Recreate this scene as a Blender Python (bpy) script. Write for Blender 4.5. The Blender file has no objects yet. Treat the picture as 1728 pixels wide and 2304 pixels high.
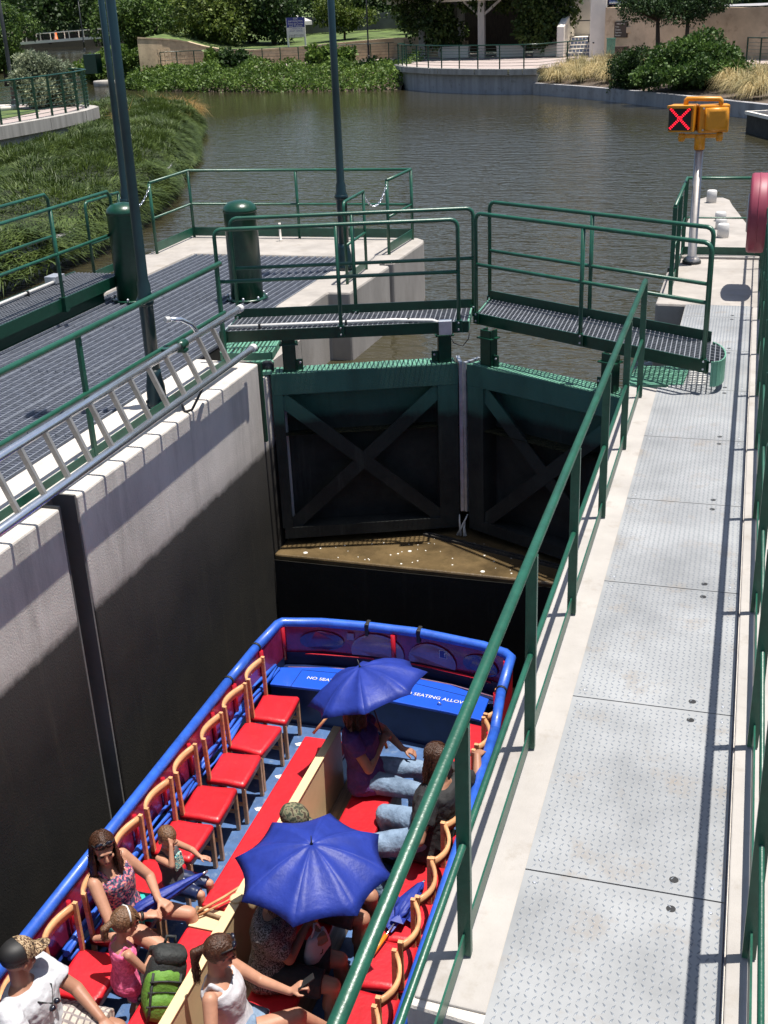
import bpy, bmesh, math, random
import numpy as np
from mathutils import Vector, Matrix, Quaternion

R = math.radians
random.seed(7)
rng = np.random.default_rng(11)
scene = bpy.context.scene
col = scene.collection

# ------------------------------------------------------------------ camera
cam_d = bpy.data.cameras.new('camera')
cam = bpy.data.objects.new('camera', cam_d)
col.objects.link(cam)
YAW, PITCH, ROLL = R(17.87), R(23.70), R(-2.47)
fw = Vector((-math.sin(YAW) * math.cos(PITCH), math.cos(YAW) * math.cos(PITCH), -math.sin(PITCH)))
rt = Vector((math.cos(YAW), math.sin(YAW), 0))
up = rt.cross(fw)
rt2 = rt * math.cos(ROLL) + up * math.sin(ROLL)
up2 = -rt * math.sin(ROLL) + up * math.cos(ROLL)
cam.matrix_world = Matrix(((rt2.x, up2.x, -fw.x, 0), (rt2.y, up2.y, -fw.y, 0), (rt2.z, up2.z, -fw.z, 3.3), (0, 0, 0, 1)))
cam_d.sensor_fit = 'VERTICAL'
cam_d.sensor_height = 36.0
cam_d.sensor_width = 27.0
cam_d.lens = 36.0 * 2580 / 2304
cam_d.clip_end = 4000
scene.camera = cam

# ------------------------------------------------------------------ sky, sun, exposure
SUN = Vector((0.185, 0.062, 1.0)).normalized()
world = bpy.data.worlds.new('World')
scene.world = world
world.use_nodes = True
nt = world.node_tree
sky = nt.nodes.new('ShaderNodeTexSky')
sky.sky_type = 'NISHITA'
sky.sun_disc = False
sky.sun_elevation = math.asin(SUN.z)
sky.sun_rotation = math.atan2(SUN.x, SUN.y)
sky.air_density = 1.0
sky.dust_density = 1.5
bg = nt.nodes['Background']
bg.inputs['Strength'].default_value = 0.08
nt.links.new(sky.outputs['Color'], bg.inputs['Color'])
sun_d = bpy.data.lights.new('sun', 'SUN')
sun_d.energy = 4.9
sun_d.angle = R(0.55)
sun_d.color = (1.0, 0.95, 0.87)
sun_o = bpy.data.objects.new('sun', sun_d)
sun_o.rotation_euler = (-SUN).to_track_quat('-Z', 'Y').to_euler()
sun_o.location = (20, 8, 60)
col.objects.link(sun_o)
vs = scene.view_settings
vs.view_transform = 'Standard'
vs.look = 'None'
vs.gamma = 1.0
vs.exposure = 0.70
vs.use_curve_mapping = False

# ------------------------------------------------------------------ materials
def new_mat(name):
    m = bpy.data.materials.new(name)
    m.use_nodes = True
    return m, m.node_tree, m.node_tree.nodes['Principled BSDF']

def pos_noise(t, scale, detail=4, rough=.6, stretch=None):
    g = t.nodes.new('ShaderNodeNewGeometry')
    n = t.nodes.new('ShaderNodeTexNoise')
    n.inputs['Scale'].default_value = scale
    n.inputs['Detail'].default_value = detail
    n.inputs['Roughness'].default_value = rough
    if stretch:
        mp = t.nodes.new('ShaderNodeMapping')
        mp.inputs['Scale'].default_value = stretch
        t.links.new(g.outputs['Position'], mp.inputs['Vector'])
        t.links.new(mp.outputs['Vector'], n.inputs['Vector'])
    else:
        t.links.new(g.outputs['Position'], n.inputs['Vector'])
    return n

def ramp(t, src, p0, c0, p1, c1):
    r = t.nodes.new('ShaderNodeValToRGB')
    r.color_ramp.elements[0].position = p0
    r.color_ramp.elements[0].color = (*c0, 1)
    r.color_ramp.elements[1].position = p1
    r.color_ramp.elements[1].color = (*c1, 1)
    t.links.new(src, r.inputs['Fac'])
    return r

def mixc(t, fac, a, b, mode='MIX'):
    m = t.nodes.new('ShaderNodeMix')
    m.data_type = 'RGBA'
    m.blend_type = mode
    for s, v in ((0, fac), (6, a), (7, b)):
        if isinstance(v, (int, float)):
            m.inputs[s].default_value = v
        elif isinstance(v, tuple):
            m.inputs[s].default_value = (*v, 1)
        else:
            t.links.new(v, m.inputs[s])
    return m.outputs[2]

def bump(t, b, src, strength, dist=.02):
    bp = t.nodes.new('ShaderNodeBump')
    bp.inputs['Strength'].default_value = strength
    bp.inputs['Distance'].default_value = dist
    t.links.new(src, bp.inputs['Height'])
    t.links.new(bp.outputs['Normal'], b.inputs['Normal'])

def mk(name, c, rough=.5, metal=0, var=.18, scale=6, bmp=0, bscale=60, c2=None, spec=.5, stretch=None, coat=0, dirt=None):
    m, t, b = new_mat(name)
    lo = tuple(max(0, x * (1 - var)) for x in c)
    hi = tuple(min(1, x * (1 + var)) for x in (c2 or c))
    n = pos_noise(t, scale, 5, .65, stretch)
    r = ramp(t, n.outputs['Fac'], .32, lo, .7, hi)
    out = r.outputs['Color']
    if dirt:
        n3 = pos_noise(t, scale * 2.7, 6, .7)
        r3 = ramp(t, n3.outputs['Fac'], .55, (0, 0, 0), .75, (1, 1, 1))
        out = mixc(t, r3.outputs['Color'], out, dirt)
    t.links.new(out, b.inputs['Base Color'])
    b.inputs['Roughness'].default_value = rough
    b.inputs['Metallic'].default_value = metal
    b.inputs['Specular IOR Level'].default_value = spec
    if coat:
        b.inputs['Coat Weight'].default_value = coat
        b.inputs['Coat Roughness'].default_value = .08
    if bmp:
        n2 = pos_noise(t, bscale, 3, .6)
        bump(t, b, n2.outputs['Fac'], bmp)
    return m

def leafmat(name, dark, light, trans=.3, rough=.55, patch=None):
    m, t, b = new_mat(name)
    g = t.nodes.new('ShaderNodeNewGeometry')
    r = ramp(t, g.outputs['Random Per Island'], 0, dark, 1, light)
    n = pos_noise(t, .9, 3, .6)
    lo = tuple(x * .6 for x in dark)
    r2 = ramp(t, n.outputs['Fac'], .38, (.55, .6, .55), .62, (1.15, 1.1, 1.0))
    c = mixc(t, 1.0, r.outputs['Color'], r2.outputs['Color'], 'MULTIPLY')
    t.links.new(c, b.inputs['Base Color'])
    b.inputs['Roughness'].default_value = rough
    b.inputs['Specular IOR Level'].default_value = .3
    tr = t.nodes.new('ShaderNodeBsdfTranslucent')
    t.links.new(c, tr.inputs['Color'])
    mx = t.nodes.new('ShaderNodeMixShader')
    mx.inputs[0].default_value = trans
    o = t.nodes['Material Output']
    t.links.new(b.outputs[0], mx.inputs[1])
    t.links.new(tr.outputs[0], mx.inputs[2])
    t.links.new(mx.outputs[0], o.inputs['Surface'])
    return m

M = {}
M['concrete'] = mk('concrete_pale', (.335, .315, .297), .85, var=.14, scale=1.6, bmp=.12, bscale=70, dirt=(.255, .228, .20))
M['pier_concrete'] = mk('concrete_pier', (.31, .285, .262), .85, var=.2, scale=1.3, bmp=.12, bscale=60, dirt=(.25, .22, .19), stretch=(1.5, 1.5, .5))
M['grey_concrete'] = mk('concrete_grey', (.30, .295, .305), .85, var=.25, scale=1.0, bmp=.1, bscale=40, stretch=(2.5, 2.5, .35), dirt=(.15, .14, .13))
M['bank_concrete'] = mk('concrete_bank', (.33, .31, .285), .85, var=.3, scale=1.0, bmp=.1, bscale=40, stretch=(2.5, 2.5, .25))
M['limestone'] = mk('limestone', (.42, .33, .215), .9, var=.25, scale=1.1, bmp=.25, bscale=9, dirt=(.22, .16, .11))
M['stucco'] = mk('stucco_white', (.72, .67, .60), .85, var=.08, scale=1.5)
M['tan_wall'] = mk('tan_plaster', (.52, .40, .28), .9, var=.22, scale=.8, dirt=(.28, .20, .13))
M['green'] = mk('green_paint', (.006, .045, .026), .3, var=.25, scale=14, bmp=.04, bscale=90, spec=.5)
M['rail_green'] = mk('rail_paint', (.011, .078, .048), .36, var=.28, scale=7, bmp=.08, bscale=60, dirt=(.022, .085, .058))
M['gate_green'] = mk('gate_paint', (.105, .27, .19), .5, var=.3, scale=3, bmp=.1, bscale=30, dirt=(.07, .18, .13))
M['lamp_teal'] = mk('lamp_paint', (.004, .022, .029), .33, var=.2, scale=8)
M['dark_metal'] = mk('dark_metal', (.02, .022, .024), .5, var=.3)
M['black'] = mk('black_rubber', (.012, .012, .013), .6, var=.3)
M['galv'] = mk('galvanised', (.52, .54, .58), .42, .7, var=.18, scale=9)
M['galv_dark'] = mk('galvanised_plate', (.05, .057, .082), .6, .1, var=.3, scale=5, bmp=.15, bscale=120)
M['rib'] = mk('grating_rib', (.23, .25, .29), .5, .2, var=.25, scale=12)
M['grate'] = mk('bar_grating', (.20, .21, .235), .5, .2, var=.25, scale=12)
M['alu'] = mk('aluminium', (.66, .69, .75), .25, .9, var=.1, scale=12)
M['rung'] = mk('aluminium_rung', (.42, .39, .36), .4, .75, var=.15, scale=12)
M['white'] = mk('white_paint', (.55, .54, .53), .5, var=.08, scale=9)
M['yellow'] = mk('signal_yellow', (.62, .25, .012), .38, var=.12, scale=9, bmp=.05)
M['pink'] = mk('pink_plastic', (.25, .038, .068), .5, var=.1, scale=4)
M['blue'] = mk('boat_blue', (.024, .10, .50), .42, var=.25, scale=6, coat=.1, dirt=(.05, .14, .50), bmp=.05, bscale=40)
M['deckblue'] = mk('bow_blue', (.012, .075, .50), .32, var=.1, scale=3, coat=.2)
M['floorblue'] = mk('floor_blue', (.045, .10, .23), .6, var=.35, scale=4, dirt=(.17, .22, .30), bmp=.1)
M['navy'] = mk('navy_paint', (.008, .016, .06), .35, var=.2)
M['red'] = mk('red_vinyl', (.52, .013, .022), .4, var=.2, scale=4, bmp=.16, bscale=30, dirt=(.46, .022, .028))
M['redpost'] = mk('red_paint', (.36, .008, .02), .35, var=.15)
M['burgundy'] = mk('burgundy_panel', (.20, .018, .065), .2, var=.3, scale=5, coat=.25)
M['poster_pale'] = mk('poster_pale', (.21, .12, .18), .15, var=.2, scale=6, coat=.5)
M['poster_dark'] = mk('poster_dark', (.05, .022, .09), .15, var=.3, scale=6, coat=.5)
M['wood'] = mk('beech_wood', (.56, .29, .14), .4, var=.25, scale=3, stretch=(2, 2, 14), bmp=.06)
M['beige'] = mk('partition_cream', (.60, .45, .26), .5, var=.08, scale=3)
M['teak'] = mk('weathered_teak', (.22, .15, .09), .7, var=.4, scale=3, stretch=(10, 1, 10))
M['fabric_blue'] = mk('umbrella_nylon', (.022, .044, .30), .5, var=.15, scale=7, bmp=.3, bscale=13, spec=.35)
m_ = M['fabric_blue']; t_ = m_.node_tree
tr_ = t_.nodes.new('ShaderNodeBsdfTranslucent'); tr_.inputs['Color'].default_value = (.03, .06, .40, 1)
mx_ = t_.nodes.new('ShaderNodeMixShader'); mx_.inputs[0].default_value = .22
t_.links.new(t_.nodes['Principled BSDF'].outputs[0], mx_.inputs[1]); t_.links.new(tr_.outputs[0], mx_.inputs[2])
t_.links.new(mx_.outputs[0], t_.nodes['Material Output'].inputs['Surface'])
m_ = M['red']; t_ = m_.node_tree; b_ = t_.nodes['Principled BSDF']      # each cushion faded a little differently
oi_ = t_.nodes.new('ShaderNodeObjectInfo'); mr_ = t_.nodes.new('ShaderNodeMapRange')
mr_.inputs['To Min'].default_value = .78; mr_.inputs['To Max'].default_value = 1.1
t_.links.new(oi_.outputs['Random'], mr_.inputs['Value'])
hs_ = t_.nodes.new('ShaderNodeHueSaturation'); src_ = b_.inputs['Base Color'].links[0].from_socket
t_.links.new(src_, hs_.inputs['Color']); t_.links.new(mr_.outputs[0], hs_.inputs['Value']); t_.links.new(hs_.outputs[0], b_.inputs['Base Color'])
M['orange'] = mk('orange_handle', (.75, .22, .02), .4)
M['skin'] = mk('skin', (.40, .205, .135), .5, var=.10, scale=14, spec=.35, bmp=.03)
M['skin_dark'] = mk('skin_tan', (.31, .155, .10), .5, var=.1, scale=14, spec=.35, bmp=.03)
M['hair_brown'] = mk('hair_brown', (.05, .020, .010), .4, var=.6, scale=30, stretch=(3, 3, .6), bmp=.5, bscale=90, spec=.4)
M['hair_dark'] = mk('hair_dark', (.026, .014, .009), .4, var=.6, scale=30, stretch=(3, 3, .6), bmp=.5, bscale=90, spec=.4)
M['hair_light'] = mk('hair_light', (.13, .065, .032), .45, var=.6, scale=30, stretch=(3, 3, .6), bmp=.5, bscale=90)
M['tee'] = mk('white_cotton', (.46, .47, .50), .8, var=.06, scale=8, bmp=.5, bscale=14)
M['tank'] = mk('white_knit', (.44, .43, .46), .8, var=.08, scale=8, bmp=.4, bscale=16)
M['purple'] = mk('purple_cotton', (.065, .02, .115), .8, var=.35, scale=6, bmp=.6, bscale=18)
M['blackcloth'] = mk('black_cotton', (.016, .016, .018), .85, var=.4, scale=6, bmp=.6, bscale=16)
M['denim'] = mk('denim', (.10, .155, .24), .8, var=.25, scale=7, bmp=.5, bscale=26, c2=(.17, .24, .34))
M['charcoal'] = mk('charcoal_cotton', (.05, .05, .058), .8, var=.3, scale=10, bmp=.5, bscale=18)
M['teal'] = mk('teal_cotton', (.01, .33, .30), .7, var=.15)
M['pinkcloth'] = mk('pink_cotton', (.68, .075, .22), .7, var=.3, scale=40, c2=(.75, .16, .30), bmp=.4, bscale=20)
M['packgreen'] = mk('pack_green', (.085, .20, .022), .7, var=.3, scale=14, bmp=.4, bscale=50)
M['packblack'] = mk('pack_black', (.018, .021, .021), .7, var=.4, scale=14, bmp=.4, bscale=50)
M['eye'] = mk('eye_dark', (.02, .012, .01), .2)
M['lip'] = mk('lip', (.38, .11, .09), .5)
M['glass_dark'] = mk('lens_dark', (.006, .006, .012), .06, coat=1)
M['soil'] = mk('soil', (.10, .075, .055), .95, var=.4, scale=2, bmp=.5, bscale=12)
M['lawn'] = mk('lawn', (.05, .08, .018), .95, var=.5, scale=.8, bmp=.6, bscale=10, c2=(.08, .12, .028))
M['moss'] = mk('mossy_soil', (.026, .038, .012), .95, var=.5, scale=4, bmp=.6, bscale=14)
M['paving'] = mk('pink_paving', (.34, .28, .26), .9, var=.12, scale=1)
M['signblue'] = mk('sign_blue', (.02, .028, .19), .4)
M['brownsign'] = mk('sign_brown', (.05, .028, .02), .5)
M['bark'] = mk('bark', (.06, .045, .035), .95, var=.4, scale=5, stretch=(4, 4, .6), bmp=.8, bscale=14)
M['carblue'] = mk('car_blue', (.02, .05, .20), .2, .3, coat=.8)
M['carglass'] = mk('car_glass', (.01, .012, .014), .05, coat=1)
M['dark_wall'] = mk('dark_wall', (.13, .125, .12), .95, var=.3, scale=.8, bmp=.2, bscale=6)
M['tile'] = mk('tile_blue', (.10, .13, .22), .3, var=.5, scale=30)
M['barrel'] = mk('orange_plastic', (.75, .14, .02), .5)
M['ledge'] = mk('wet_sill', (.105, .072, .034), .32, var=.45, scale=2.2, bmp=.25, bscale=26, dirt=(.06, .045, .02))
M['foam'] = mk('foam', (.62, .6, .55), .6)
M['pallet'] = mk('dark_timber', (.035, .032, .028), .8, var=.4)
M['jacket_red'] = mk('red_fabric', (.30, .05, .05), .7, var=.3)

def camo(name, cols, sc):
    m, t, b = new_mat(name)
    n = pos_noise(t, sc, 1, .4)
    r = t.nodes.new('ShaderNodeValToRGB')
    r.color_ramp.interpolation = 'CONSTANT'
    e = r.color_ramp.elements
    e[0].position, e[0].color = 0, (*cols[0], 1)
    e[1].position, e[1].color = .42, (*cols[1], 1)
    for i, c in enumerate(cols[2:]):
        k = e.new(.5 + .08 * i)
        k.color = (*c, 1)
    t.links.new(n.outputs['Fac'], r.inputs['Fac'])
    t.links.new(r.outputs['Color'], b.inputs['Base Color'])
    b.inputs['Roughness'].default_value = .85
    return m
M['camo'] = camo('camo_green', [(.03, .035, .02), (.10, .11, .06), (.17, .15, .09), (.05, .035, .02)], 34)
M['camo_brown'] = camo('camo_brown', [(.035, .02, .012), (.22, .14, .07), (.40, .30, .19), (.08, .04, .02)], 48)
M['floral'] = camo('floral_print', [(.03, .035, .075), (.09, .10, .16), (.50, .06, .16), (.58, .30, .20), (.12, .16, .30), (.60, .45, .42)], 46)
M['leopard'] = camo('grey_print', [(.035, .028, .026), (.11, .10, .10), (.24, .22, .22), (.05, .04, .04)], 70)
M['aloha'] = camo('teal_print', [(.03, .12, .16), (.10, .42, .42), (.60, .62, .45), (.05, .07, .1)], 60)

def plaid(name):
    m, t, b = new_mat(name)
    g = t.nodes.new('ShaderNodeNewGeometry')
    outs = []
    for d in ('X', 'Y'):
        w = t.nodes.new('ShaderNodeTexWave')
        w.bands_direction = d
        w.inputs['Scale'].default_value = 7
        w.inputs['Distortion'].default_value = 1.0
        t.links.new(g.outputs['Position'], w.inputs['Vector'])
        outs.append(ramp(t, w.outputs['Fac'], .78, (0, 0, 0), .86, (1, 1, 1)).outputs['Color'])
    a = mixc(t, outs[0], (.42, .38, .33), (.16, .13, .13))
    c = mixc(t, outs[1], a, (.22, .19, .19))
    t.links.new(c, b.inputs['Base Color'])
    b.inputs['Roughness'].default_value = .85
    n2 = pos_noise(t, 16, 3)
    bump(t, b, n2.outputs['Fac'], .5)
    return m
M['plaid'] = plaid('plaid_shorts')

def wallmat(name, c, zline, wet):
    """cast concrete, algae-dark below the high-water mark"""
    m, t, b = new_mat(name)
    g = t.nodes.new('ShaderNodeNewGeometry')
    n = pos_noise(t, 1.3, 6, .65, (1, 1, .6))
    r = ramp(t, n.outputs['Fac'], .3, tuple(x * .78 for x in c), .7, tuple(min(1, x * 1.1) for x in c))
    n3 = pos_noise(t, 2.2, 6, .7, (1.6, 1.6, .28))
    r3 = ramp(t, n3.outputs['Fac'], .47, (0, 0, 0), .74, (1, 1, 1))
    dry = mixc(t, r3.outputs['Color'], r.outputs['Color'], tuple(x * .58 for x in c))
    nw = pos_noise(t, 2.5, 6, .7)
    rw = ramp(t, nw.outputs['Fac'], .35, tuple(x * .35 for x in wet), .72, tuple(x * 1.7 for x in wet))
    ns = pos_noise(t, 3.2, 6, .7, (2.2, 2.2, .16))
    rs = ramp(t, ns.outputs['Fac'], .56, (0, 0, 0), .74, (1, 1, 1))
    wetc = mixc(t, rs.outputs['Color'], rw.outputs['Color'], tuple(min(1, x * 2.8) for x in wet))
    sx = t.nodes.new('ShaderNodeSeparateXYZ')
    t.links.new(g.outputs['Position'], sx.inputs[0])
    mg = t.nodes.new('ShaderNodeMapRange')          # silt film thins out with depth
    mg.inputs['From Min'].default_value = zline - .75
    mg.inputs['From Max'].default_value = zline - .05
    mg.inputs['To Min'].default_value = 0
    mg.inputs['To Max'].default_value = .32
    ng = pos_noise(t, 1.1, 4, .6, (1, 1, .5))
    mgn = t.nodes.new('ShaderNodeMath'); mgn.operation = 'MULTIPLY_ADD'
    t.links.new(ng.outputs['Fac'], mgn.inputs[0]); mgn.inputs[1].default_value = .7
    mgo = t.nodes.new('ShaderNodeMath'); mgo.operation = 'ADD'; mgo.inputs[1].default_value = -.35
    t.links.new(sx.outputs['Z'], mgo.inputs[0]); t.links.new(mgo.outputs[0], mgn.inputs[2])
    t.links.new(mgn.outputs[0], mg.inputs['Value'])
    wetg = mixc(t, mg.outputs[0], wetc, tuple(.16 * x for x in c) if wet[0] < .0125 else (.034, .027, .017))
    ne = pos_noise(t, 5, 5, .7)
    ad = t.nodes.new('ShaderNodeMath')
    ad.operation = 'MULTIPLY_ADD'
    t.links.new(ne.outputs['Fac'], ad.inputs[0])
    ad.inputs[1].default_value = .10
    t.links.new(sx.outputs['Z'], ad.inputs[2])
    mr = t.nodes.new('ShaderNodeMapRange')
    mr.inputs['From Min'].default_value = zline + .02
    mr.inputs['From Max'].default_value = zline + .10
    mr.inputs['To Min'].default_value = 1
    mr.inputs['To Max'].default_value = 0
    t.links.new(ad.outputs[0], mr.inputs['Value'])
    c1 = mixc(t, mr.outputs[0], dry, rw.outputs['Color'])
    # brown tide band just above the line
    mr2 = t.nodes.new('ShaderNodeMapRange')
    mr2.inputs['From Min'].default_value = zline + .06
    mr2.inputs['From Max'].default_value = zline + .26
    mr2.inputs['To Min'].default_value = .55
    mr2.inputs['To Max'].default_value = 0
    t.links.new(ad.outputs[0], mr2.inputs['Value'])
    c2 = mixc(t, mr2.outputs[0], dry, tuple(x * .45 for x in c))
    c3 = mixc(t, mr.outputs[0], c2, wetg)
    t.links.new(c3, b.inputs['Base Color'])
    b.inputs['Roughness'].default_value = .85
    n2 = pos_noise(t, 55, 4, .7)
    bump(t, b, n2.outputs['Fac'], .25, .02)
    return m
M['lockwall'] = wallmat('lock_wall_concrete', (.56, .52, .475), -.97, (.0072, .0062, .0040))
M['gate_wet'] = wallmat('gate_paint_wet', (.040, .125, .094), -.74, (.012, .014, .012))

def watermat(name, c, scale, strength, rough=.04, calm=None):
    m, t, b = new_mat(name)
    b.inputs['Base Color'].default_value = (*c, 1)
    b.inputs['Roughness'].default_value = rough
    b.inputs['IOR'].default_value = 1.33
    b.inputs['Specular IOR Level'].default_value = .5
    n = pos_noise(t, scale, 3, .6, (.55, 1.25, 1))
    n2 = pos_noise(t, scale * 3.1, 2, .5, (.7, 1.3, 1))
    ad = t.nodes.new('ShaderNodeMath')
    ad.operation = 'MULTIPLY_ADD'
    t.links.new(n2.outputs['Fac'], ad.inputs[0])
    ad.inputs[1].default_value = .35
    t.links.new(n.outputs['Fac'], ad.inputs[2])
    bp = t.nodes.new('ShaderNodeBump')
    bp.inputs['Distance'].default_value = .075
    t.links.new(ad.outputs[0], bp.inputs['Height'])
    if calm:
        g = t.nodes.new('ShaderNodeNewGeometry')
        sx = t.nodes.new('ShaderNodeSeparateXYZ')
        t.links.new(g.outputs['Position'], sx.inputs[0])
        nn = pos_noise(t, .09, 2, .5)
        a2 = t.nodes.new('ShaderNodeMath')
        a2.operation = 'MULTIPLY_ADD'
        t.links.new(nn.outputs['Fac'], a2.inputs[0])
        a2.inputs[1].default_value = 22
        t.links.new(sx.outputs['Y'], a2.inputs[2])
        mr = t.nodes.new('ShaderNodeMapRange')
        mr.inputs['From Min'].default_value = calm[0]
        mr.inputs['From Max'].default_value = calm[1]
        mr.inputs['To Min'].default_value = strength
        mr.inputs['To Max'].default_value = strength * .22
        t.links.new(a2.outputs[0], mr.inputs['Value'])
        t.links.new(mr.outputs[0], bp.inputs['Strength'])
    else:
        bp.inputs['Strength'].default_value = strength
    t.links.new(bp.outputs['Normal'], b.inputs['Normal'])
    return m
M['lake'] = watermat('lake_water', (.037, .033, .018), 2.1, .95, .08, (40, 64))
M['lockwater'] = watermat('lock_water', (.006, .0055, .004), 3.0, .12, .04)

def emit(name, c, s):
    m, t, b = new_mat(name)
    b.inputs['Base Color'].default_value = (*c, 1)
    b.inputs['Emission Color'].default_value = (*c, 1)
    b.inputs['Emission Strength'].default_value = s
    return m
M['led'] = emit('red_led', (1.0, .01, .03), 1.6)

M['tread'] = mk('tread_plate', (.232, .240, .248), .6, .08, var=.16, scale=1.3, dirt=(.225, .20, .175), c2=(.27, .278, .285), spec=.4)
M['tread_lug'] = mk('tread_lug', (.15, .168, .195), .5, .15, var=.16, scale=1.3, spec=.4)

M['leaf_tree'] = leafmat('leaf_tree', (.036, .078, .016), (.135, .215, .045))
M['leaf_dark'] = leafmat('leaf_dark', (.016, .040, .012), (.058, .105, .028))
M['leaf_lime'] = leafmat('leaf_lime', (.05, .092, .016), (.17, .22, .045))
M['leaf_silver'] = leafmat('leaf_silver', (.15, .18, .12), (.36, .40, .28))
M['leaf_cover'] = leafmat('leaf_cover', (.045, .095, .016), (.16, .25, .05))
M['leaf_vine'] = leafmat('leaf_vine', (.020, .045, .012), (.085, .125, .03))
M['leaf_pine'] = leafmat('leaf_pine', (.018, .046, .020), (.065, .12, .040))
M['leaf_bush'] = leafmat('leaf_bush', (.028, .068, .016), (.105, .185, .042))
M['blade_juniper'] = leafmat('blade_juniper', (.030, .054, .012), (.105, .155, .036), .25)
M['blade_straw'] = leafmat('blade_straw', (.22, .18, .08), (.58, .48, .28), .3)
M['blade_bronze'] = leafmat('blade_bronze', (.28, .16, .05), (.50, .34, .14), .3)
M['petal'] = mk('petal', (.75, .73, .66), .6)

# ------------------------------------------------------------------ mesh builder
ORG = {}
shop = bpy.data.scenes.new('workbench')          # scratch scene so modifiers are evaluated alone

def evaluated_mesh(ob):
    shop.collection.objects.link(ob)
    with bpy.context.temp_override(scene=shop, view_layer=shop.view_layers[0]):
        dg = bpy.context.evaluated_depsgraph_get()
    dg.update()
    me = bpy.data.meshes.new_from_object(ob.evaluated_get(dg))
    bpy.data.objects.remove(ob)
    return me

def tag(o, label=None, cat=None, group=None, kind=None):
    if label: o['label'] = label
    if cat: o['category'] = cat
    if group: o['group'] = group
    if kind: o['kind'] = kind
    return o

def thing(name, loc, label, cat, group=None, rz=0):
    o = bpy.data.objects.new(name, None)
    o.empty_display_size = .2
    col.objects.link(o)
    o.location = loc
    o.rotation_euler = (0, 0, rz)
    ORG[o.name] = Vector(loc)
    return tag(o, label, cat, group)

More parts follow.
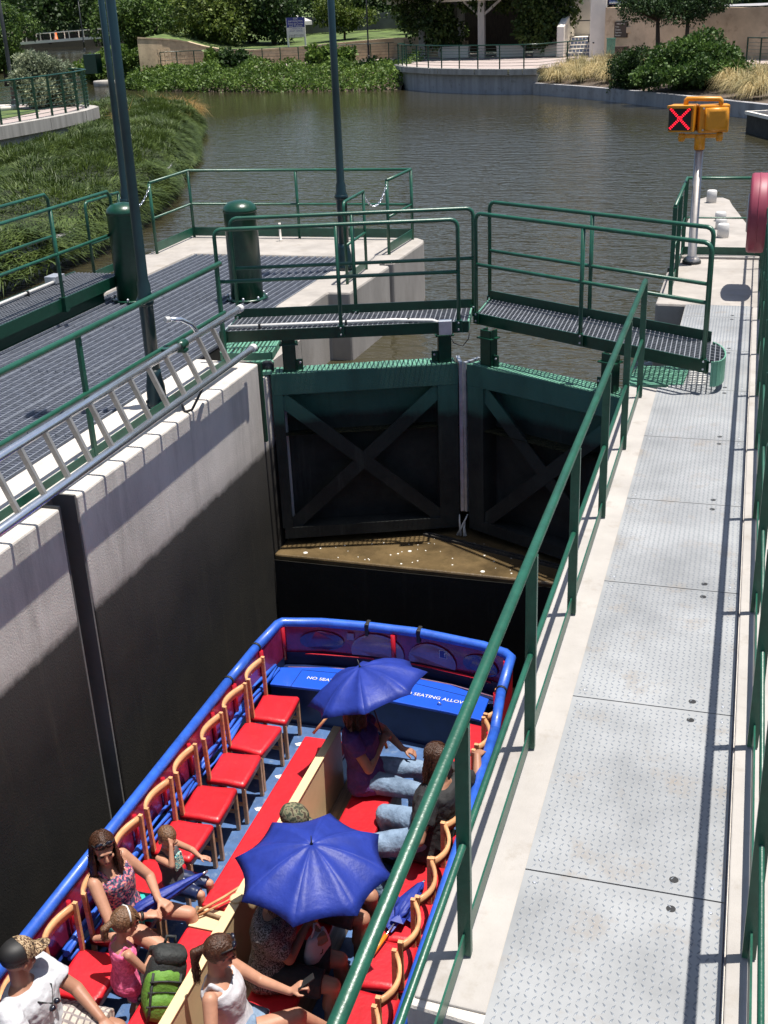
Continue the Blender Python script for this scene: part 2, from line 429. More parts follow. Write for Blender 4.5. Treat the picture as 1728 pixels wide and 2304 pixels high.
class MB:
    def __init__(s):
        s.v = []
        s.f = []
        s.sm = []
    def add(s, vs, fs, smooth=False):
        n = len(s.v)
        s.v.extend([tuple(p) for p in vs])
        s.f.extend([tuple(i + n for i in f) for f in fs])
        s.sm.extend([smooth] * len(fs))
        return s
    def box(s, p0, p1):
        (x0, y0, z0), (x1, y1, z1) = p0, p1
        return s.add([(x0, y0, z0), (x1, y0, z0), (x1, y1, z0), (x0, y1, z0), (x0, y0, z1), (x1, y0, z1), (x1, y1, z1), (x0, y1, z1)],
                     [(3, 2, 1, 0), (4, 5, 6, 7), (0, 1, 5, 4), (1, 2, 6, 5), (2, 3, 7, 6), (3, 0, 4, 7)])
    def obox(s, c, u, v, w):
        """box from centre and three half vectors"""
        c, u, v, w = map(Vector, (c, u, v, w))
        P = [c - u - v - w, c + u - v - w, c + u + v - w, c - u + v - w, c - u - v + w, c + u - v + w, c + u + v + w, c - u + v + w]
        f = [(3, 2, 1, 0), (4, 5, 6, 7), (0, 1, 5, 4), (1, 2, 6, 5), (2, 3, 7, 6), (3, 0, 4, 7)]
        if u.cross(v).dot(w) < 0:
            f = [tuple(reversed(q)) for q in f]
        return s.add(P, f)
    def bar(s, a, b, w, h, upv=(0, 0, 1)):
        a, b = Vector(a), Vector(b)
        d = (b - a)
        L = d.length
        d = d / L
        upv = Vector(upv)
        if abs(d.dot(upv)) > .98:
            upv = Vector((0, 1, 0))
        side = d.cross(upv).normalized()
        u2 = side.cross(d).normalized()
        return s.obox((a + b) / 2, d * L / 2, side * w / 2, u2 * h / 2)
    def tube(s, pts, r, n=8, caps=True):
        pts = [Vector(p) for p in pts]
        rs = r if isinstance(r, (list, tuple)) else [r] * len(pts)
        N = len(s.v)
        up0 = None
        m = len(pts)
        for i, p in enumerate(pts):
            if i == 0: d = pts[1] - pts[0]
            elif i == m - 1: d = pts[-1] - pts[-2]
            else: d = (pts[i + 1] - p).normalized() + (p - pts[i - 1]).normalized()
            d.normalize()
            if up0 is None:
                up0 = Vector((0, 0, 1)) if abs(d.z) < .9 else Vector((0, 1, 0))
            a = d.cross(up0).normalized()
            b = a.cross(d).normalized()
            up0 = b
            for k in range(n):
                t = 2 * math.pi * k / n
                s.v.append(tuple(p + (a * math.cos(t) + b * math.sin(t)) * rs[i]))
        for i in range(m - 1):
            for k in range(n):
                k2 = (k + 1) % n
                s.f.append((N + i * n + k, N + i * n + k2, N + (i + 1) * n + k2, N + (i + 1) * n + k))
                s.sm.append(True)
        if caps:
            s.f.append(tuple(N + k for k in reversed(range(n)))); s.sm.append(False)
            s.f.append(tuple(N + (m - 1) * n + k for k in range(n))); s.sm.append(False)
        return s
    def lathe(s, c, prof, n=16, axis=None):
        """prof: list of (r, z) from bottom to top about a vertical (or given) axis"""
        c = Vector(c)
        ax = Vector(axis).normalized() if axis else Vector((0, 0, 1))
        a = ax.orthogonal().normalized()
        b = ax.cross(a)
        N = len(s.v)
        for r_, z in prof:
            for k in range(n):
                t = 2 * math.pi * k / n
                s.v.append(tuple(c + ax * z + (a * math.cos(t) + b * math.sin(t)) * max(r_, .0004)))
        for i in range(len(prof) - 1):
            for k in range(n):
                k2 = (k + 1) % n
                s.f.append((N + i * n + k, N + i * n + k2, N + (i + 1) * n + k2, N + (i + 1) * n + k))
                s.sm.append(True)
        s.f.append(tuple(N + k for k in reversed(range(n)))); s.sm.append(False)
        e = N + (len(prof) - 1) * n
        s.f.append(tuple(e + k for k in range(n))); s.sm.append(False)
        return s
    def prism(s, poly, z0, z1):
        n = len(poly)
        area = sum(poly[i][0] * poly[(i + 1) % n][1] - poly[(i + 1) % n][0] * poly[i][1] for i in range(n))
        if area < 0: poly = poly[::-1]
        zt = z1 if isinstance(z1, (list, tuple)) else [z1] * n
        vs = [(x, y, z0) for x, y in poly] + [(p[0], p[1], zt[i]) for i, p in enumerate(poly)]
        fs = [tuple(reversed(range(n))), tuple(range(n, 2 * n))] + [(i, (i + 1) % n, n + (i + 1) % n, n + i) for i in range(n)]
        return s.add(vs, fs)
    def ball(s, c, r, n=10, m=7, rot=None):
        c = Vector(c)
        rx, ry, rz = r if isinstance(r, (list, tuple)) else (r, r, r)
        vs = []
        for i in range(m + 1):
            ph = math.pi * i / m
            for k in range(n):
                t = 2 * math.pi * k / n
                p = Vector((rx * math.sin(ph) * math.cos(t), ry * math.sin(ph) * math.sin(t), rz * math.cos(ph)))
                if rot is not None: p = rot @ p
                vs.append(tuple(c + p))
        fs = []
        for i in range(m):
            for k in range(n):
                k2 = (k + 1) % n
                fs.append((i * n + k, (i + 1) * n + k, (i + 1) * n + k2, i * n + k2))
        return s.add(vs, fs, True)
    def loft(s, rings, cap=True):
        """rings: list of equal-length point loops"""
        n = len(rings[0])
        N = len(s.v)
        for rg in rings: s.v.extend([tuple(p) for p in rg])
        for i in range(len(rings) - 1):
            for k in range(n):
                k2 = (k + 1) % n
                s.f.append((N + i * n + k, N + i * n + k2, N + (i + 1) * n + k2, N + (i + 1) * n + k)); s.sm.append(True)
        if cap:
            s.f.append(tuple(N + k for k in reversed(range(n)))); s.sm.append(False)
            e = N + (len(rings) - 1) * n
            s.f.append(tuple(e + k for k in range(n))); s.sm.append(False)
        return s
    def mesh(s, name, org=(0, 0, 0)):
        me = bpy.data.meshes.new(name)
        o = Vector(org)
        me.from_pydata([(p[0] - o.x, p[1] - o.y, p[2] - o.z) for p in s.v], [], s.f)
        me.polygons.foreach_set('use_smooth', s.sm)
        me.update()
        return me
    def build(s, name, mat, parent=None, loc=None, bevel=0, kind=None):
        if parent is not None:
            org = ORG[parent.name]
        else:
            org = Vector(loc) if loc is not None else Vector((0, 0, 0))
        me = s.mesh(name, org)
        me.materials.append(M[mat] if isinstance(mat, str) else mat)
        o = bpy.data.objects.new(name, me)
        col.objects.link(o)
        if parent is not None:
            o.parent = parent
            ORG[o.name] = org
        else:
            o.location = org
            ORG[o.name] = org
        if bevel:
            bv = o.modifiers.new('bevel', 'BEVEL')
            bv.width = bevel
            bv.segments = 2
            bv.limit_method = 'ANGLE'
        if kind: o['kind'] = kind
        return o

def solo(mb, name, mat, loc, label, cat, group=None, bevel=0):
    return tag(mb.build(name, mat, None, loc, bevel), label, cat, group)

def np_mesh(name, verts, faces, mat, parent=None, loc=None, kind=None):
    """fast mesh from numpy: verts (N,3), faces (F,k)"""
    org = ORG[parent.name] if parent is not None else Vector(loc if loc is not None else (0, 0, 0))
    verts = np.asarray(verts, dtype=np.float32) - np.array(org, dtype=np.float32)
    faces = np.asarray(faces, dtype=np.int32)
    k = faces.shape[1]
    me = bpy.data.meshes.new(name)
    me.vertices.add(len(verts))
    me.vertices.foreach_set('co', verts.ravel())
    me.loops.add(faces.size)
    me.loops.foreach_set('vertex_index', faces.ravel())
    me.polygons.add(len(faces))
    me.polygons.foreach_set('loop_start', np.arange(0, faces.size, k, dtype=np.int32))
    me.polygons.foreach_set('loop_total', np.full(len(faces), k, dtype=np.int32))
    me.update(calc_edges=True)
    me.materials.append(M[mat])
    o = bpy.data.objects.new(name, me)
    col.objects.link(o)
    if parent is not None: o.parent = parent
    else: o.location = org
    ORG[o.name] = org
    if kind: o['kind'] = kind
    return o

def norm(a):
    return a / np.maximum(np.linalg.norm(a, axis=1, keepdims=True), 1e-9)

def leaf_arrays(P, size, upbias=.4, droop=0., aspect=.45, outward=None):
    """one rhombic leaf per point"""
    n = len(P)
    d = rng.normal(size=(n, 3))
    if outward is not None: d = d * .7 + outward * .9
    d[:, 2] -= droop
    d = norm(d)
    nr = rng.normal(size=(n, 3))
    nr[:, 2] += upbias * 2
    sd = norm(np.cross(d, nr))
    L = size * rng.uniform(.6, 1.35, (n, 1))
    a = P
    tip = P + d * L
    mid = P + d * L * .45
    b = mid + sd * L * aspect
    c = mid - sd * L * aspect
    v = np.stack([a, b, tip, c], 1).reshape(-1, 3)
    f = np.arange(4 * n).reshape(-1, 4)
    return v, f

def crown_points(clusters, n):
    """points spread through uneven clumps: clusters of (centre, radii)"""
    vol = np.array([c[1][0] * c[1][1] * c[1][2] for c in clusters]) ** .75
    idx = rng.choice(len(clusters), n, p=vol / vol.sum())
    C = np.array([c[0] for c in clusters])[idx]
    Rr = np.array([c[1] for c in clusters])[idx]
    d = norm(rng.normal(size=(n, 3)))
    rad = rng.uniform(.25, 1.0, (n, 1)) ** .45
    lump = 1 + .25 * np.sin(d[:, :1] * 5 + idx[:, None]) * np.cos(d[:, 1:2] * 4 + 2 * idx[:, None])
    return C + d * rad * Rr * lump, d

def blades(P, direc, L, W, bend=.5, name='blade'):
    """bent 2-segment blades: P (n,3) bases, direc (n,3) unit, L,W arrays"""
    n = len(P)
    up = np.array([0, 0, 1.])
    sd = norm(np.cross(direc, up) + rng.normal(size=(n, 3)) * .15)
    L = L[:, None]; W = W[:, None]
    mid = P + direc * L * .55
    d2 = norm(direc - np.array([0, 0, 1.]) * bend * rng.uniform(.4, 1.4, (n, 1)))
    tip = mid + d2 * L * .5
    v = np.stack([P - sd * W, P + sd * W, mid + sd * W * .8, mid - sd * W * .8, tip], 1).reshape(-1, 3)
    k = np.arange(n)[:, None] * 5
    f = np.concatenate([k + np.array([[0, 1, 2]]), k + np.array([[0, 2, 3]]), k + np.array([[3, 2, 4]])], 0)
    return v, f

def text(name, body, width, center, xdir, ydir, mat, parent, thick=.002, loc=None, bold=0.0):
    cu = bpy.data.curves.new(name, 'FONT')
    cu.body = body
    cu.align_x = 'CENTER'
    cu.align_y = 'CENTER'
    cu.extrude = thick
    cu.offset = bold
    cu.resolution_u = 3
    ob = bpy.data.objects.new(name + '_tmp', cu)
    me = evaluated_mesh(ob)
    bpy.data.curves.remove(cu)
    xs = [v.co.x for v in me.vertices]
    sc = width / (max(xs) - min(xs))
    x = Vector(xdir).normalized(); y = Vector(ydir).normalized(); z = x.cross(y)
    org = ORG[parent.name] if parent is not None else Vector(loc)
    c = Vector(center) - org
    for v in me.vertices:
        v.co = c + x * v.co.x * sc + y * v.co.y * sc + z * v.co.z
    me.materials.clear()
    me.materials.append(M[mat])
    me.name = name
    o = bpy.data.objects.new(name, me)
    col.objects.link(o)
    if parent is not None: o.parent = parent
    else: o.location = org
    ORG[o.name] = org
    return o

def kids(o):
    return [c for c in bpy.data.objects if c.parent == o]

def copy_tree(o, parent=None):
    c = o.copy()
    col.objects.link(c)
    if parent is not None: c.parent = parent
    for k in o.children: copy_tree(k, c)
    return c
# ================================================================== SETTING: bed, water
WL = -0.9          # lake level
LL = -3.45         # level in the emptied chamber
mb = MB().add([(-900, -60, -6.0), (900, -60, -6.0), (900, 1500, -6.0), (-900, 1500, -6.0)], [(0, 1, 2, 3)])
tag(mb.build('riverbed', 'soil'), kind='structure')
poly = [(-5.2, -8), (-5.2, 10.8), (-4.72, 10.8), (-2.80, 11.52), (-0.93, 10.62), (0.45, 10.62), (0.45, -40), (90, -40), (90, 60), (60, 300), (-260, 300), (-260, 60), (-60, -8)]
mb = MB().add([(x, y, WL) for x, y in poly], [tuple(range(len(poly)))])
tag(mb.build('lake_water', 'lake'), kind='structure')
mb = MB().add([(-4.68, -8, LL), (-0.6, -8, LL), (-0.6, 10.6, LL), (-4.68, 10.6, LL)], [(0, 1, 2, 3)])
tag(mb.build('lock_water', 'lockwater'), kind='structure')

# ------------------------------------------------------------------ chamber walls
LWX, RWX = -4.69, -0.95
t = thing('lock_wall', (-5.0, 3, 0), 'long pale concrete wall on the left of the lock chamber, algae dark below', 'wall')
mb = MB()
mb.prism([(-5.42, -8), (LWX, -8), (LWX, 6.72), (-4.95, 6.72), (-4.95, 6.97), (LWX, 6.97), (LWX, 10.53), (-5.42, 10.60)], -6, 0)
w = mb.build('wall', 'lockwall', t, bevel=.018)
mb = MB().prism([(-5.42, 10.605), (LWX - .003, 10.555), (LWX - .003, 10.95), (-5.42, 10.95)], -6, -.2)
mb.build('gate_block', 'lockwall', t, bevel=.02)
mb = MB()
mb.box((-4.945, 6.735, -4.2), (-4.90, 6.955, .012))
mb.box((-4.90, 6.945, -4.2), (-4.70, 6.965, .012)).box((-4.90, 6.725, -4.2), (-4.70, 6.745, .012))
mb.build('stoplog_channel', 'dark_wall', t)
mb = MB().box((-4.75, 10.535, -.86), (-4.665, 10.572, .004))
mb.build('corner_angle', 'green', t)

t = thing('depth_gauge', (-4.68, 10.97, -.25), 'white depth gauge strip with black marks standing beside the left gate hinge', 'depth gauge')
MB().box((-4.72, 10.955, -2.15), (-4.60, 10.985, -.24)).build('board', 'white', t)
mb = MB()
for k in range(16):
    z = -.34 - k * .118
    wdt = .055 if k % 4 == 1 else .022
    mb.box((-4.69, 10.949, z), (-4.69 + wdt, 10.956, z + (.012 if k % 4 == 1 else .022)))
mb.build('mark', 'black', t)

t = thing('lock_wall', (-.3, 3, 0), 'pale concrete wall on the right of the lock chamber under the steel plate walkway', 'wall')
mb = MB()
mb.prism([(.52, -8), (.52, 13.6), (-.60, 13.6), (-.60, 10.42), (RWX, 10.42), (RWX, 6.83), (-.77, 6.80), (-.77, 6.66), (RWX, 6.66), (RWX, 2.95), (-.64, 2.92), (-.64, 2.6), (RWX, 2.55), (RWX, -8)], -6, -.012)
mb.build('wall', 'lockwall', t, bevel=.016)
MB().box((-.945, 6.67, -.03), (-.775, 6.70, -.004)).build('slot_edge', 'dark_wall', t)
# curb strips either side of the plates
mb = MB().prism([(-.655, 2.97), (-.655, 10.40), (-.925, 10.40), (-.925, 2.98)], -.02, .0)
mb.build('curb', 'concrete', t, bevel=.006)
mb = MB().box((.155, -4, -.02), (.50, 13.6, .0))
mb.build('curb', 'concrete', t, bevel=.006)

# ------------------------------------------------------------------ tread plate walkway (each plate a part)
t = thing('plate_walkway', (-.25, 6, 0), 'galvanised tread plate walkway running along the right lock wall', 'walkway')
PX0, PX1 = -.655, .140
seams = [-.35, .98, 2.30, 3.735, 5.08, 6.41, 7.74, 9.07, 10.40]
lug_me = None
def lugs(x0, x1, y0, y1, z):
    n0 = .031
    xs = np.arange(x0 + .03, x1 - .02, n0)
    ys = np.arange(y0 + .03, y1 - .02, n0)
    X, Y = np.meshgrid(xs, ys)
    par = (np.add.outer(np.arange(len(ys)), np.arange(len(xs))) % 2).ravel()
    X = X.ravel(); Y = Y.ravel()
    a = np.where(par == 0, R(52), R(-52)) + R(5)
    ux, uy = np.cos(a) * .0145, np.sin(a) * .0145
    vx, vy = -np.sin(a) * .0042, np.cos(a) * .0042
    V = []
    for (su, sv, zz, k) in ((-1, 0, 0, 1), (0, -1, 0, 1), (1, 0, 0, 1), (0, 1, 0, 1), (-.55, 0, .0032, 1), (.55, 0, .0032, 1)):
        V.append(np.stack([X + su * ux + sv * vx, Y + su * uy + sv * vy, np.full_like(X, z + zz)], 1))
    V = np.stack(V, 1).reshape(-1, 3)
    k = np.arange(len(X))[:, None] * 6
    F = np.concatenate([k + np.array([[0, 1, 4, 4]]), k + np.array([[1, 2, 5, 4]]), k + np.array([[2, 3, 5, 5]]), k + np.array([[3, 0, 4, 5]])], 0)
    tri = np.concatenate([k + np.array([[0, 1, 4]]), k + np.array([[1, 5, 4]]), k + np.array([[1, 2, 5]]), k + np.array([[2, 3, 5]]), k + np.array([[3, 4, 5]]), k + np.array([[3, 0, 4]])], 0)
    return V, tri
def plate(x0, x1, y0, y1, hole_lo=True, hole_hi=True, poly=None, hx=-.06):
    mb = MB()
    if poly: mb.prism(poly, -.010, .006)
    else: mb.box((x0, y0 + .004, -.010), (x1, y1 - .004, .006))
    p = mb.build('tread_plate', 'tread', t)
    V, F = lugs(x0, x1, y0, y1, .006)
    np_mesh('tread_pattern', V, F, 'tread_lug', p, kind='stuff')
    hs = ([(hx, y0 + .085)] if hole_lo else []) + ([(hx, y1 - .085)] if hole_hi else [])
    for q in hs:
        MB().lathe((q[0], q[1], .0045), [(.019, 0), (.019, .0030)], 12).build('lifting_hole', 'black', p)
    for q in ((x0 + .05, y0 + .07), (x1 - .05, y0 + .07), (x0 + .05, y1 - .07), (x1 - .05, y1 - .07)):
        MB().lathe((q[0], q[1], .006), [(.009, 0), (.006, .003)], 8).build('screw', 'galv', p)
for i in range(len(seams) - 1):
    plate(PX0, PX1, seams[i], seams[i + 1])
plate(-.56, PX1, 10.40, 11.72)
plate(-.59, PX1, 11.72, 13.07)
plate(-.59, PX1, 13.07, 13.62, True, False)
# drop edge strip along the right of the plates
MB().box((.1425, -.4, -.008), (.1495, 13.6, .001)).build('edge_gap', 'galv_dark', t)

# ------------------------------------------------------------------ right pier nose
t = thing('pier', (-.3, 17, 0), 'pale concrete pier nose on the right reaching out into the lake', 'pier')
nose = [(.52, 13.62), (.52, 15.5), (.30, 17.3), (.06, 18.8), (-.24, 20.85), (-.30, 21.4), (-.40, 21.62), (-.74, 21.66), (-.86, 21.4), (-.94, 17), (-.94, 13.66)]
MB().prism(nose, -4, 0).build('slab', 'pier_concrete', t, bevel=.03)
MB().box((-.93, 16.25, .0), (.5, 16.52, .035)).build('step', 'concrete', t, bevel=.008)
for (x, y, r_, h) in ((-.31, 17.85, .085, .20), (-.36, 18.55, .085, .16), (-.39, 19.25, .085, .14), (-.60, 21.05, .085, .21)):
    o = solo(MB().lathe((x, y, 0), [(r_, 0), (r_, h - .015), (r_ - .015, h)], 16), 'mooring_post', 'white', (x, y, 0),
             {17.85: 'white mooring post on the right pier, nearest to the cross railing', 18.55: 'white mooring post second from the cross railing on the right pier',
              19.25: 'white mooring post third from the cross railing on the right pier', 21.05: 'white mooring post standing alone at the far tip of the right pier'}[y], 'mooring post', 'white mooring posts on the right pier')
solo(MB().box((-.93, 15.38, .0), (-.80, 15.50, .05)), 'chain_cleat', 'dark_metal', (-.86, 15.43, 0), 'small dark cleat on the left edge of the right pier', 'cleat')

# ------------------------------------------------------------------ island pier between the two locks
t = thing('pier', (-6.8, 14, 0), 'concrete island pier with grating deck between the two locks', 'pier')
mb = MB()
mb.prism([(-8.02, 15.95), (-5.46, 15.95), (-5.46, 13.0), (-5.42, 12.62), (-5.06, 12.66), (-5.06, 13.72), (-4.76, 13.74), (-4.72, 15.38), (-4.86, 15.40), (-4.86, 15.56), (-4.72, 15.58), (-4.70, 17.1), (-4.74, 17.30), (-4.86, 17.44), (-8.70, 17.36), (-8.74, 15.60), (-8.02, 13.2)], -5, 0)
mb.build('slab', 'pier_concrete', t, bevel=.03)
MB().prism([(-8.0, 13.0), (-8.02, 13.2), (-8.02, 15.93), (-5.5, 15.93), (-5.5, 10.9), (-5.43, 10.6), (-5.43, -8), (-8.0, -8)], -5, -.10).build('deck_base', 'dark_wall', t)
MB().prism([(-5.5, 10.96), (-5.06, 10.96), (-5.06, 12.7), (-5.5, 12.7)], -5, -.35).build('recess_floor', 'pier_concrete', t)
MB().box((-4.875, 15.40, -3), (-4.845, 15.56, .012)).build('stoplog_channel', 'dark_wall', t)
# grating panels, each a part; ribs joined
def grating(x0, x1, y0, y1, par):
    p = MB().box((x0, y0 + .006, -.055), (x1, y1 - .006, -.028)).build('grating_panel', 'galv_dark', par)
    mb = MB()
    n = int(round((x1 - x0) / .100))
    for k in range(n + 1):
        x = min(x1 - .012, x0 + k * (x1 - x0) / n)
        mb.box((x, y0 + .006, -.030), (x + .009, y1 - .006, -.002))
    m = int((y1 - y0) / .05)
    for k in range(m):
        y = y0 + .02 + k * (y1 - y0) / m
        mb.box((x0, y, -.030), (x1, y + .005, -.020))
    mb.build('grating_rib', 'rib', p, kind='stuff')
ys = [1.2, 2.95, 4.70, 6.45, 8.20, 9.95, 11.70, 13.20, 15.93]
xs = [(-7.95, -7.14), (-7.13, -6.32), (-6.31, -5.455)]
for i in range(len(ys) - 1):
    for (a, b) in xs:
        grating(a, b, ys[i], ys[i + 1], t)
MB().prism([(-8.62, 9.0), (-8.0, 13.05), (-8.0, 13.2), (-8.75, 15.6), (-8.8, 13.4)], -1.2, -.5).build('recess_edge', 'dark_wall', t)

# ------------------------------------------------------------------ sill in front of the gates
t = thing('gate_sill', (-2.8, 10.8, -2.18), 'wet brown concrete sill below the lock gates with white flecks', 'sill')
MB().prism([(LWX, 10.53), (RWX, 10.50), (RWX, 11.6), (LWX, 11.9)], -6, -2.18).build('ledge', 'ledge', t, bevel=.02)
MB().box((-4.68, 10.494, -6), (-.96, 10.50, -2.235)).build('sill_face', 'lockwall', t)
mb = MB()
for k in range(95):
    x = rng.uniform(-4.4, -1.0); y = rng.uniform(10.58, 11.35)
    if y > 11.40 - abs(x + 2.8) * .40 or y < 10.55 + .15 * rng.random(): continue
    r_ = rng.uniform(.006, .016) * (2.2 if rng.random() < .08 else 1)
    mb.lathe((x, y, -2.182), [(r_, 0), (r_ * .6, .006)], 5)
tag(mb.build('foam_fleck', 'foam', t), kind='stuff')
mb = MB()
for dy in (0, .05):
    mb.bar((-3.2, 11.34 + dy, -2.165), (-1.0, 10.64 + dy, -2.165), .02, .03)
mb.build('seal_bar', 'pallet', t)

# trickle leaking through the mitre, and leaf litter drifting above the gates
mb = MB()
for k in range(5):
    x = -2.76 + rng.normal() * .03; z0 = rng.uniform(-2.08, -1.92); d = rng.uniform(.03, .12)
    mb.tube([(x, 11.46, z0), (x + rng.normal() * .02, 11.46 - d * .6, z0 - .06), (x + rng.normal() * .05, 11.46 - d, -2.17)], [.006, .010, .016], 5)
tag(mb.build('leak_water', 'foam', None, (-2.76, 11.4, -2.1)), 'small white trickle leaking at the foot of the mitre', 'water leak', kind='stuff')
n = 170
P_ = np.stack([rng.uniform(-4.6, -2.2, n), rng.uniform(11.6, 13.4, n), np.full(n, WL + .006)], 1)
P_[:, 0] = -4.66 + (P_[:, 0] + 4.6) ** 1.6 * .7
a_ = rng.uniform(0, 6.28, n); L_ = rng.uniform(.012, .035, n)[:, None]
u_ = np.stack([np.cos(a_), np.sin(a_), a_ * 0], 1) * L_; v_ = np.stack([-np.sin(a_), np.cos(a_), a_ * 0], 1) * L_ * .5
V = np.stack([P_ - u_, P_ - v_, P_ + u_, P_ + v_], 1).reshape(-1, 3)
tag(np_mesh('leaf_litter', V, np.arange(4 * n).reshape(-1, 4), 'blade_bronze'), 'brown leaf litter floating in the corner above the left gate', 'leaf litter', kind='stuff')

# ------------------------------------------------------------------ mitre gates with walkways
def gate(side, label):
    """side=0 left leaf, 1 right leaf.  leaf frame: u along the leaf from hinge, v lateral (toward the camera), z"""
    if side == 0:
        h, e = Vector((-4.66, 10.76, 0)), Vector((-2.758, 11.50, 0))
        wf = [(-5.12, 10.60), (-2.655, 11.34), (-2.76, 12.16), (-5.18, 11.17)]
        posts_u = (.21, 1.86)
    else:
        h, e = Vector((-.98, 10.60, 0)), Vector((-2.752, 11.50, 0))
        posts_u = (.22, 1.72)
    L = (e - h).length
    u = (e - h) / L
    v = Vector((u.y, -u.x, 0))
    if v.y > 0: v = -v
    t = thing('lock_gate', h, label, 'lock gate', 'mitre gate leaves at the head of the lock')
    P = lambda a, b, z: h + u * a + v * b + Vector((0, 0, z))
    def bx(mb, a0, a1, b0, b1, z0, z1):
        mb.obox(P((a0 + a1) / 2, (b0 + b1) / 2, (z0 + z1) / 2), u * (a1 - a0) / 2, v * (b1 - b0) / 2, Vector((0, 0, (z1 - z0) / 2)))
        return mb
    gw = 'gate_wet'
    bx(MB(), .02, L - .03, -.26, -.22, -2.10, -.30).build('skin_plate', gw, t)
    bx(MB(), 0, L - .05, -.06, .005, -.42, -.185).build('top_beam', gw, t, bevel=.006)
    bx(MB(), 0, L - .05, -.22, -.06, -.42, -.36).build('top_beam', gw, t)
    bx(MB(), .02, L - .06, -.2, .0, -2.10, -1.97).build('bottom_beam', gw, t)
    bx(MB(), .0, .11, -.24, .0, -1.97, -.42).build('hinge_post', gw, t)
    bx(MB(), L - .27, L - .055, -.24, .0, -1.97, -.42).build('mitre_post', gw, t)
    bx(MB(), L - .042, L - .004, -.24, .012, -1.9, -.172).build('seal_strip', 'galv', t)
    a0, a1, z0, z1 = .09, L - .25, -1.98, -.47
    for (p, q) in (((a0, z1), (a1, z0)), ((a0, z0), (a1, z1))):
        A, B = P(p[0], -.03, p[1]), P(q[0], -.03, q[1])
        if p[1] < q[1]:
            A = P(p[0], -.036, p[1]); B = P(q[0], -.036, q[1])
        d = (B - A).normalized(); sd = d.cross(v).normalized()
        br = MB()
        br.obox((A + B) / 2, d * (B - A).length / 2, sd * .075, v * .007)
        br.obox((A + B) / 2 - v * .06 + sd * .005, d * (B - A).length / 2, sd * .007, v * .05)
        br.build('brace', gw, t)
    # top grating of the beam
    g = MB()
    n = int(L / .042)
    for k in range(n):
        bx(g, .02 + k * (L - .1) / n, .02 + k * (L - .1) / n + .028, -.235, .002, -.186, -.179)
    g.build('beam_grating', 'gate_green', t, kind='stuff')
    bx(MB(), .01, L - .07, -.24, .0, -.20, -.186).build('beam_plate', gw, t)
    # posts carrying the walkway
    for i, a in enumerate(posts_u):
        pm = MB()
        bx(pm, a - .07, a + .07, -.06, -.045, -.18, .20)
        bx(pm, a - .07, a - .055, -.16, -.045, -.18, .20)
        bx(pm, a + .055, a + .07, -.16, -.045, -.18, .20)
        bx(pm, a - .10, a + .10, -.17, -.02, .105, .12)
        s_ = 1 if i == 0 else -1
        bx(pm, a + s_ * .07, a + s_ * .14, -.10, -.085, -.18, -.06)
        pm.build('walkway_post', 'green', t, bevel=.004)
        hb = MB()
        c = P(a + s_ * .112, -.080, -.095)
        hb.lathe(c, [(.012, 0), (.012, .006)], 8, axis=v)
        hb.build('bolt', 'galv', t)
    # walkway deck, in its own frame
    if side == 0:
        A, B, Cc, D = map(lambda p: Vector((*p, .3)), ((-5.06, 10.58), (-2.655, 11.36), (-2.76, 12.06), (-5.16, 11.16)))
    else:
        A, B, Cc, D = map(lambda p: Vector((*p, .3)), ((-.21, 10.28), (-2.645, 11.70), (-2.70, 12.36), (-.22, 10.95)))
    wu = (B - A).normalized(); wv = (D - A); W = wv.length; wv.normalize()
    WLn = (B - A).length
    Q = lambda a, b, z: A + wu * a + wv * b + Vector((0, 0, z))
    def wb(mb, a0, a1, b0, b1, z0, z1):
        mb.obox(Q((a0 + a1) / 2, (b0 + b1) / 2, (z0 + z1) / 2), wu * (a1 - a0) / 2, wv * (b1 - b0) / 2, Vector((0, 0, (z1 - z0) / 2)))
        return mb
    g = MB()
    pitch = .052
    nb = int(W / pitch)
    for k in range(nb + 1):
        b = k * W / nb
        wb(g, 0.01, WLn - .01, b - .004, b + .004, -.035, 0)
    nc = int(WLn / pitch)
    for k in range(nc + 1):
        a = k * WLn / nc
        wb(g, a - .005, a + .005, 0, W, -.016, .003)
    ends = []
    if side == 1:
        for k in range(1, 7):        # rounded end
            b0 = W / 2
            off = .15 * math.sqrt(max(0, 1 - ((k * W / 7 - b0) / b0) ** 2))
            wb(g, -off, .01, k * W / 7 - .004, k * W / 7 + .004, -.035, 0)
        for k in range(1, 3):
            half = W / 2 * math.sqrt(max(0, 1 - (k * .052 / .16) ** 2))
            wb(g, -k * .052 - .005, -k * .052 + .005, W / 2 - half, W / 2 + half, -.016, .003)
    g.build('walkway_grating', 'grate', t, kind='stuff')
    wb(MB(), -.01 if side == 0 else .0, WLn, -.022, -.006, -.105, .012).build('edge_channel', 'green', t)
    wb(MB(), -.01 if side == 0 else .0, WLn, W + .006, W + .022, -.105, .095).build('toe_plate', 'green', t)
    wb(MB(), WLn - .012, WLn + .004, -.006, W + .006, -.09, .004).build('end_channel', 'gate_green', t)
    if side == 0:
        wb(MB(), -.012, .004, -.006, W + .006, -.09, .004).build('end_channel', 'green', t)
        # pale conduit along the near edge and a junction box
        c = MB().tube([Q(.02, .10, .03), Q(1.0, .09, .03), Q(1.75, .09, .03), Q(2.15, .04, .02), Q(WLn - .28, -.02, 0.0)], .019, 8)
        c.build('conduit', 'white', t)
        for a in (.35, 1.25, 1.9):
            wb(MB(), a - .01, a + .01, .06, .12, -.03, .055).build('clamp', 'dark_metal', t)
        wb(MB(), WLn - .30, WLn - .17, -.11, -.025, -.10, .045).build('junction_box', 'galv', t, bevel=.004)
        c = MB().tube([Q(WLn - .2, -.07, -.1), Q(WLn - .15, -.07, -.2), Q(WLn - .06, -.07, -.235), Q(WLn + .0, -.07, -.16), Q(WLn + .02, -.03, -.05)], .006, 6)
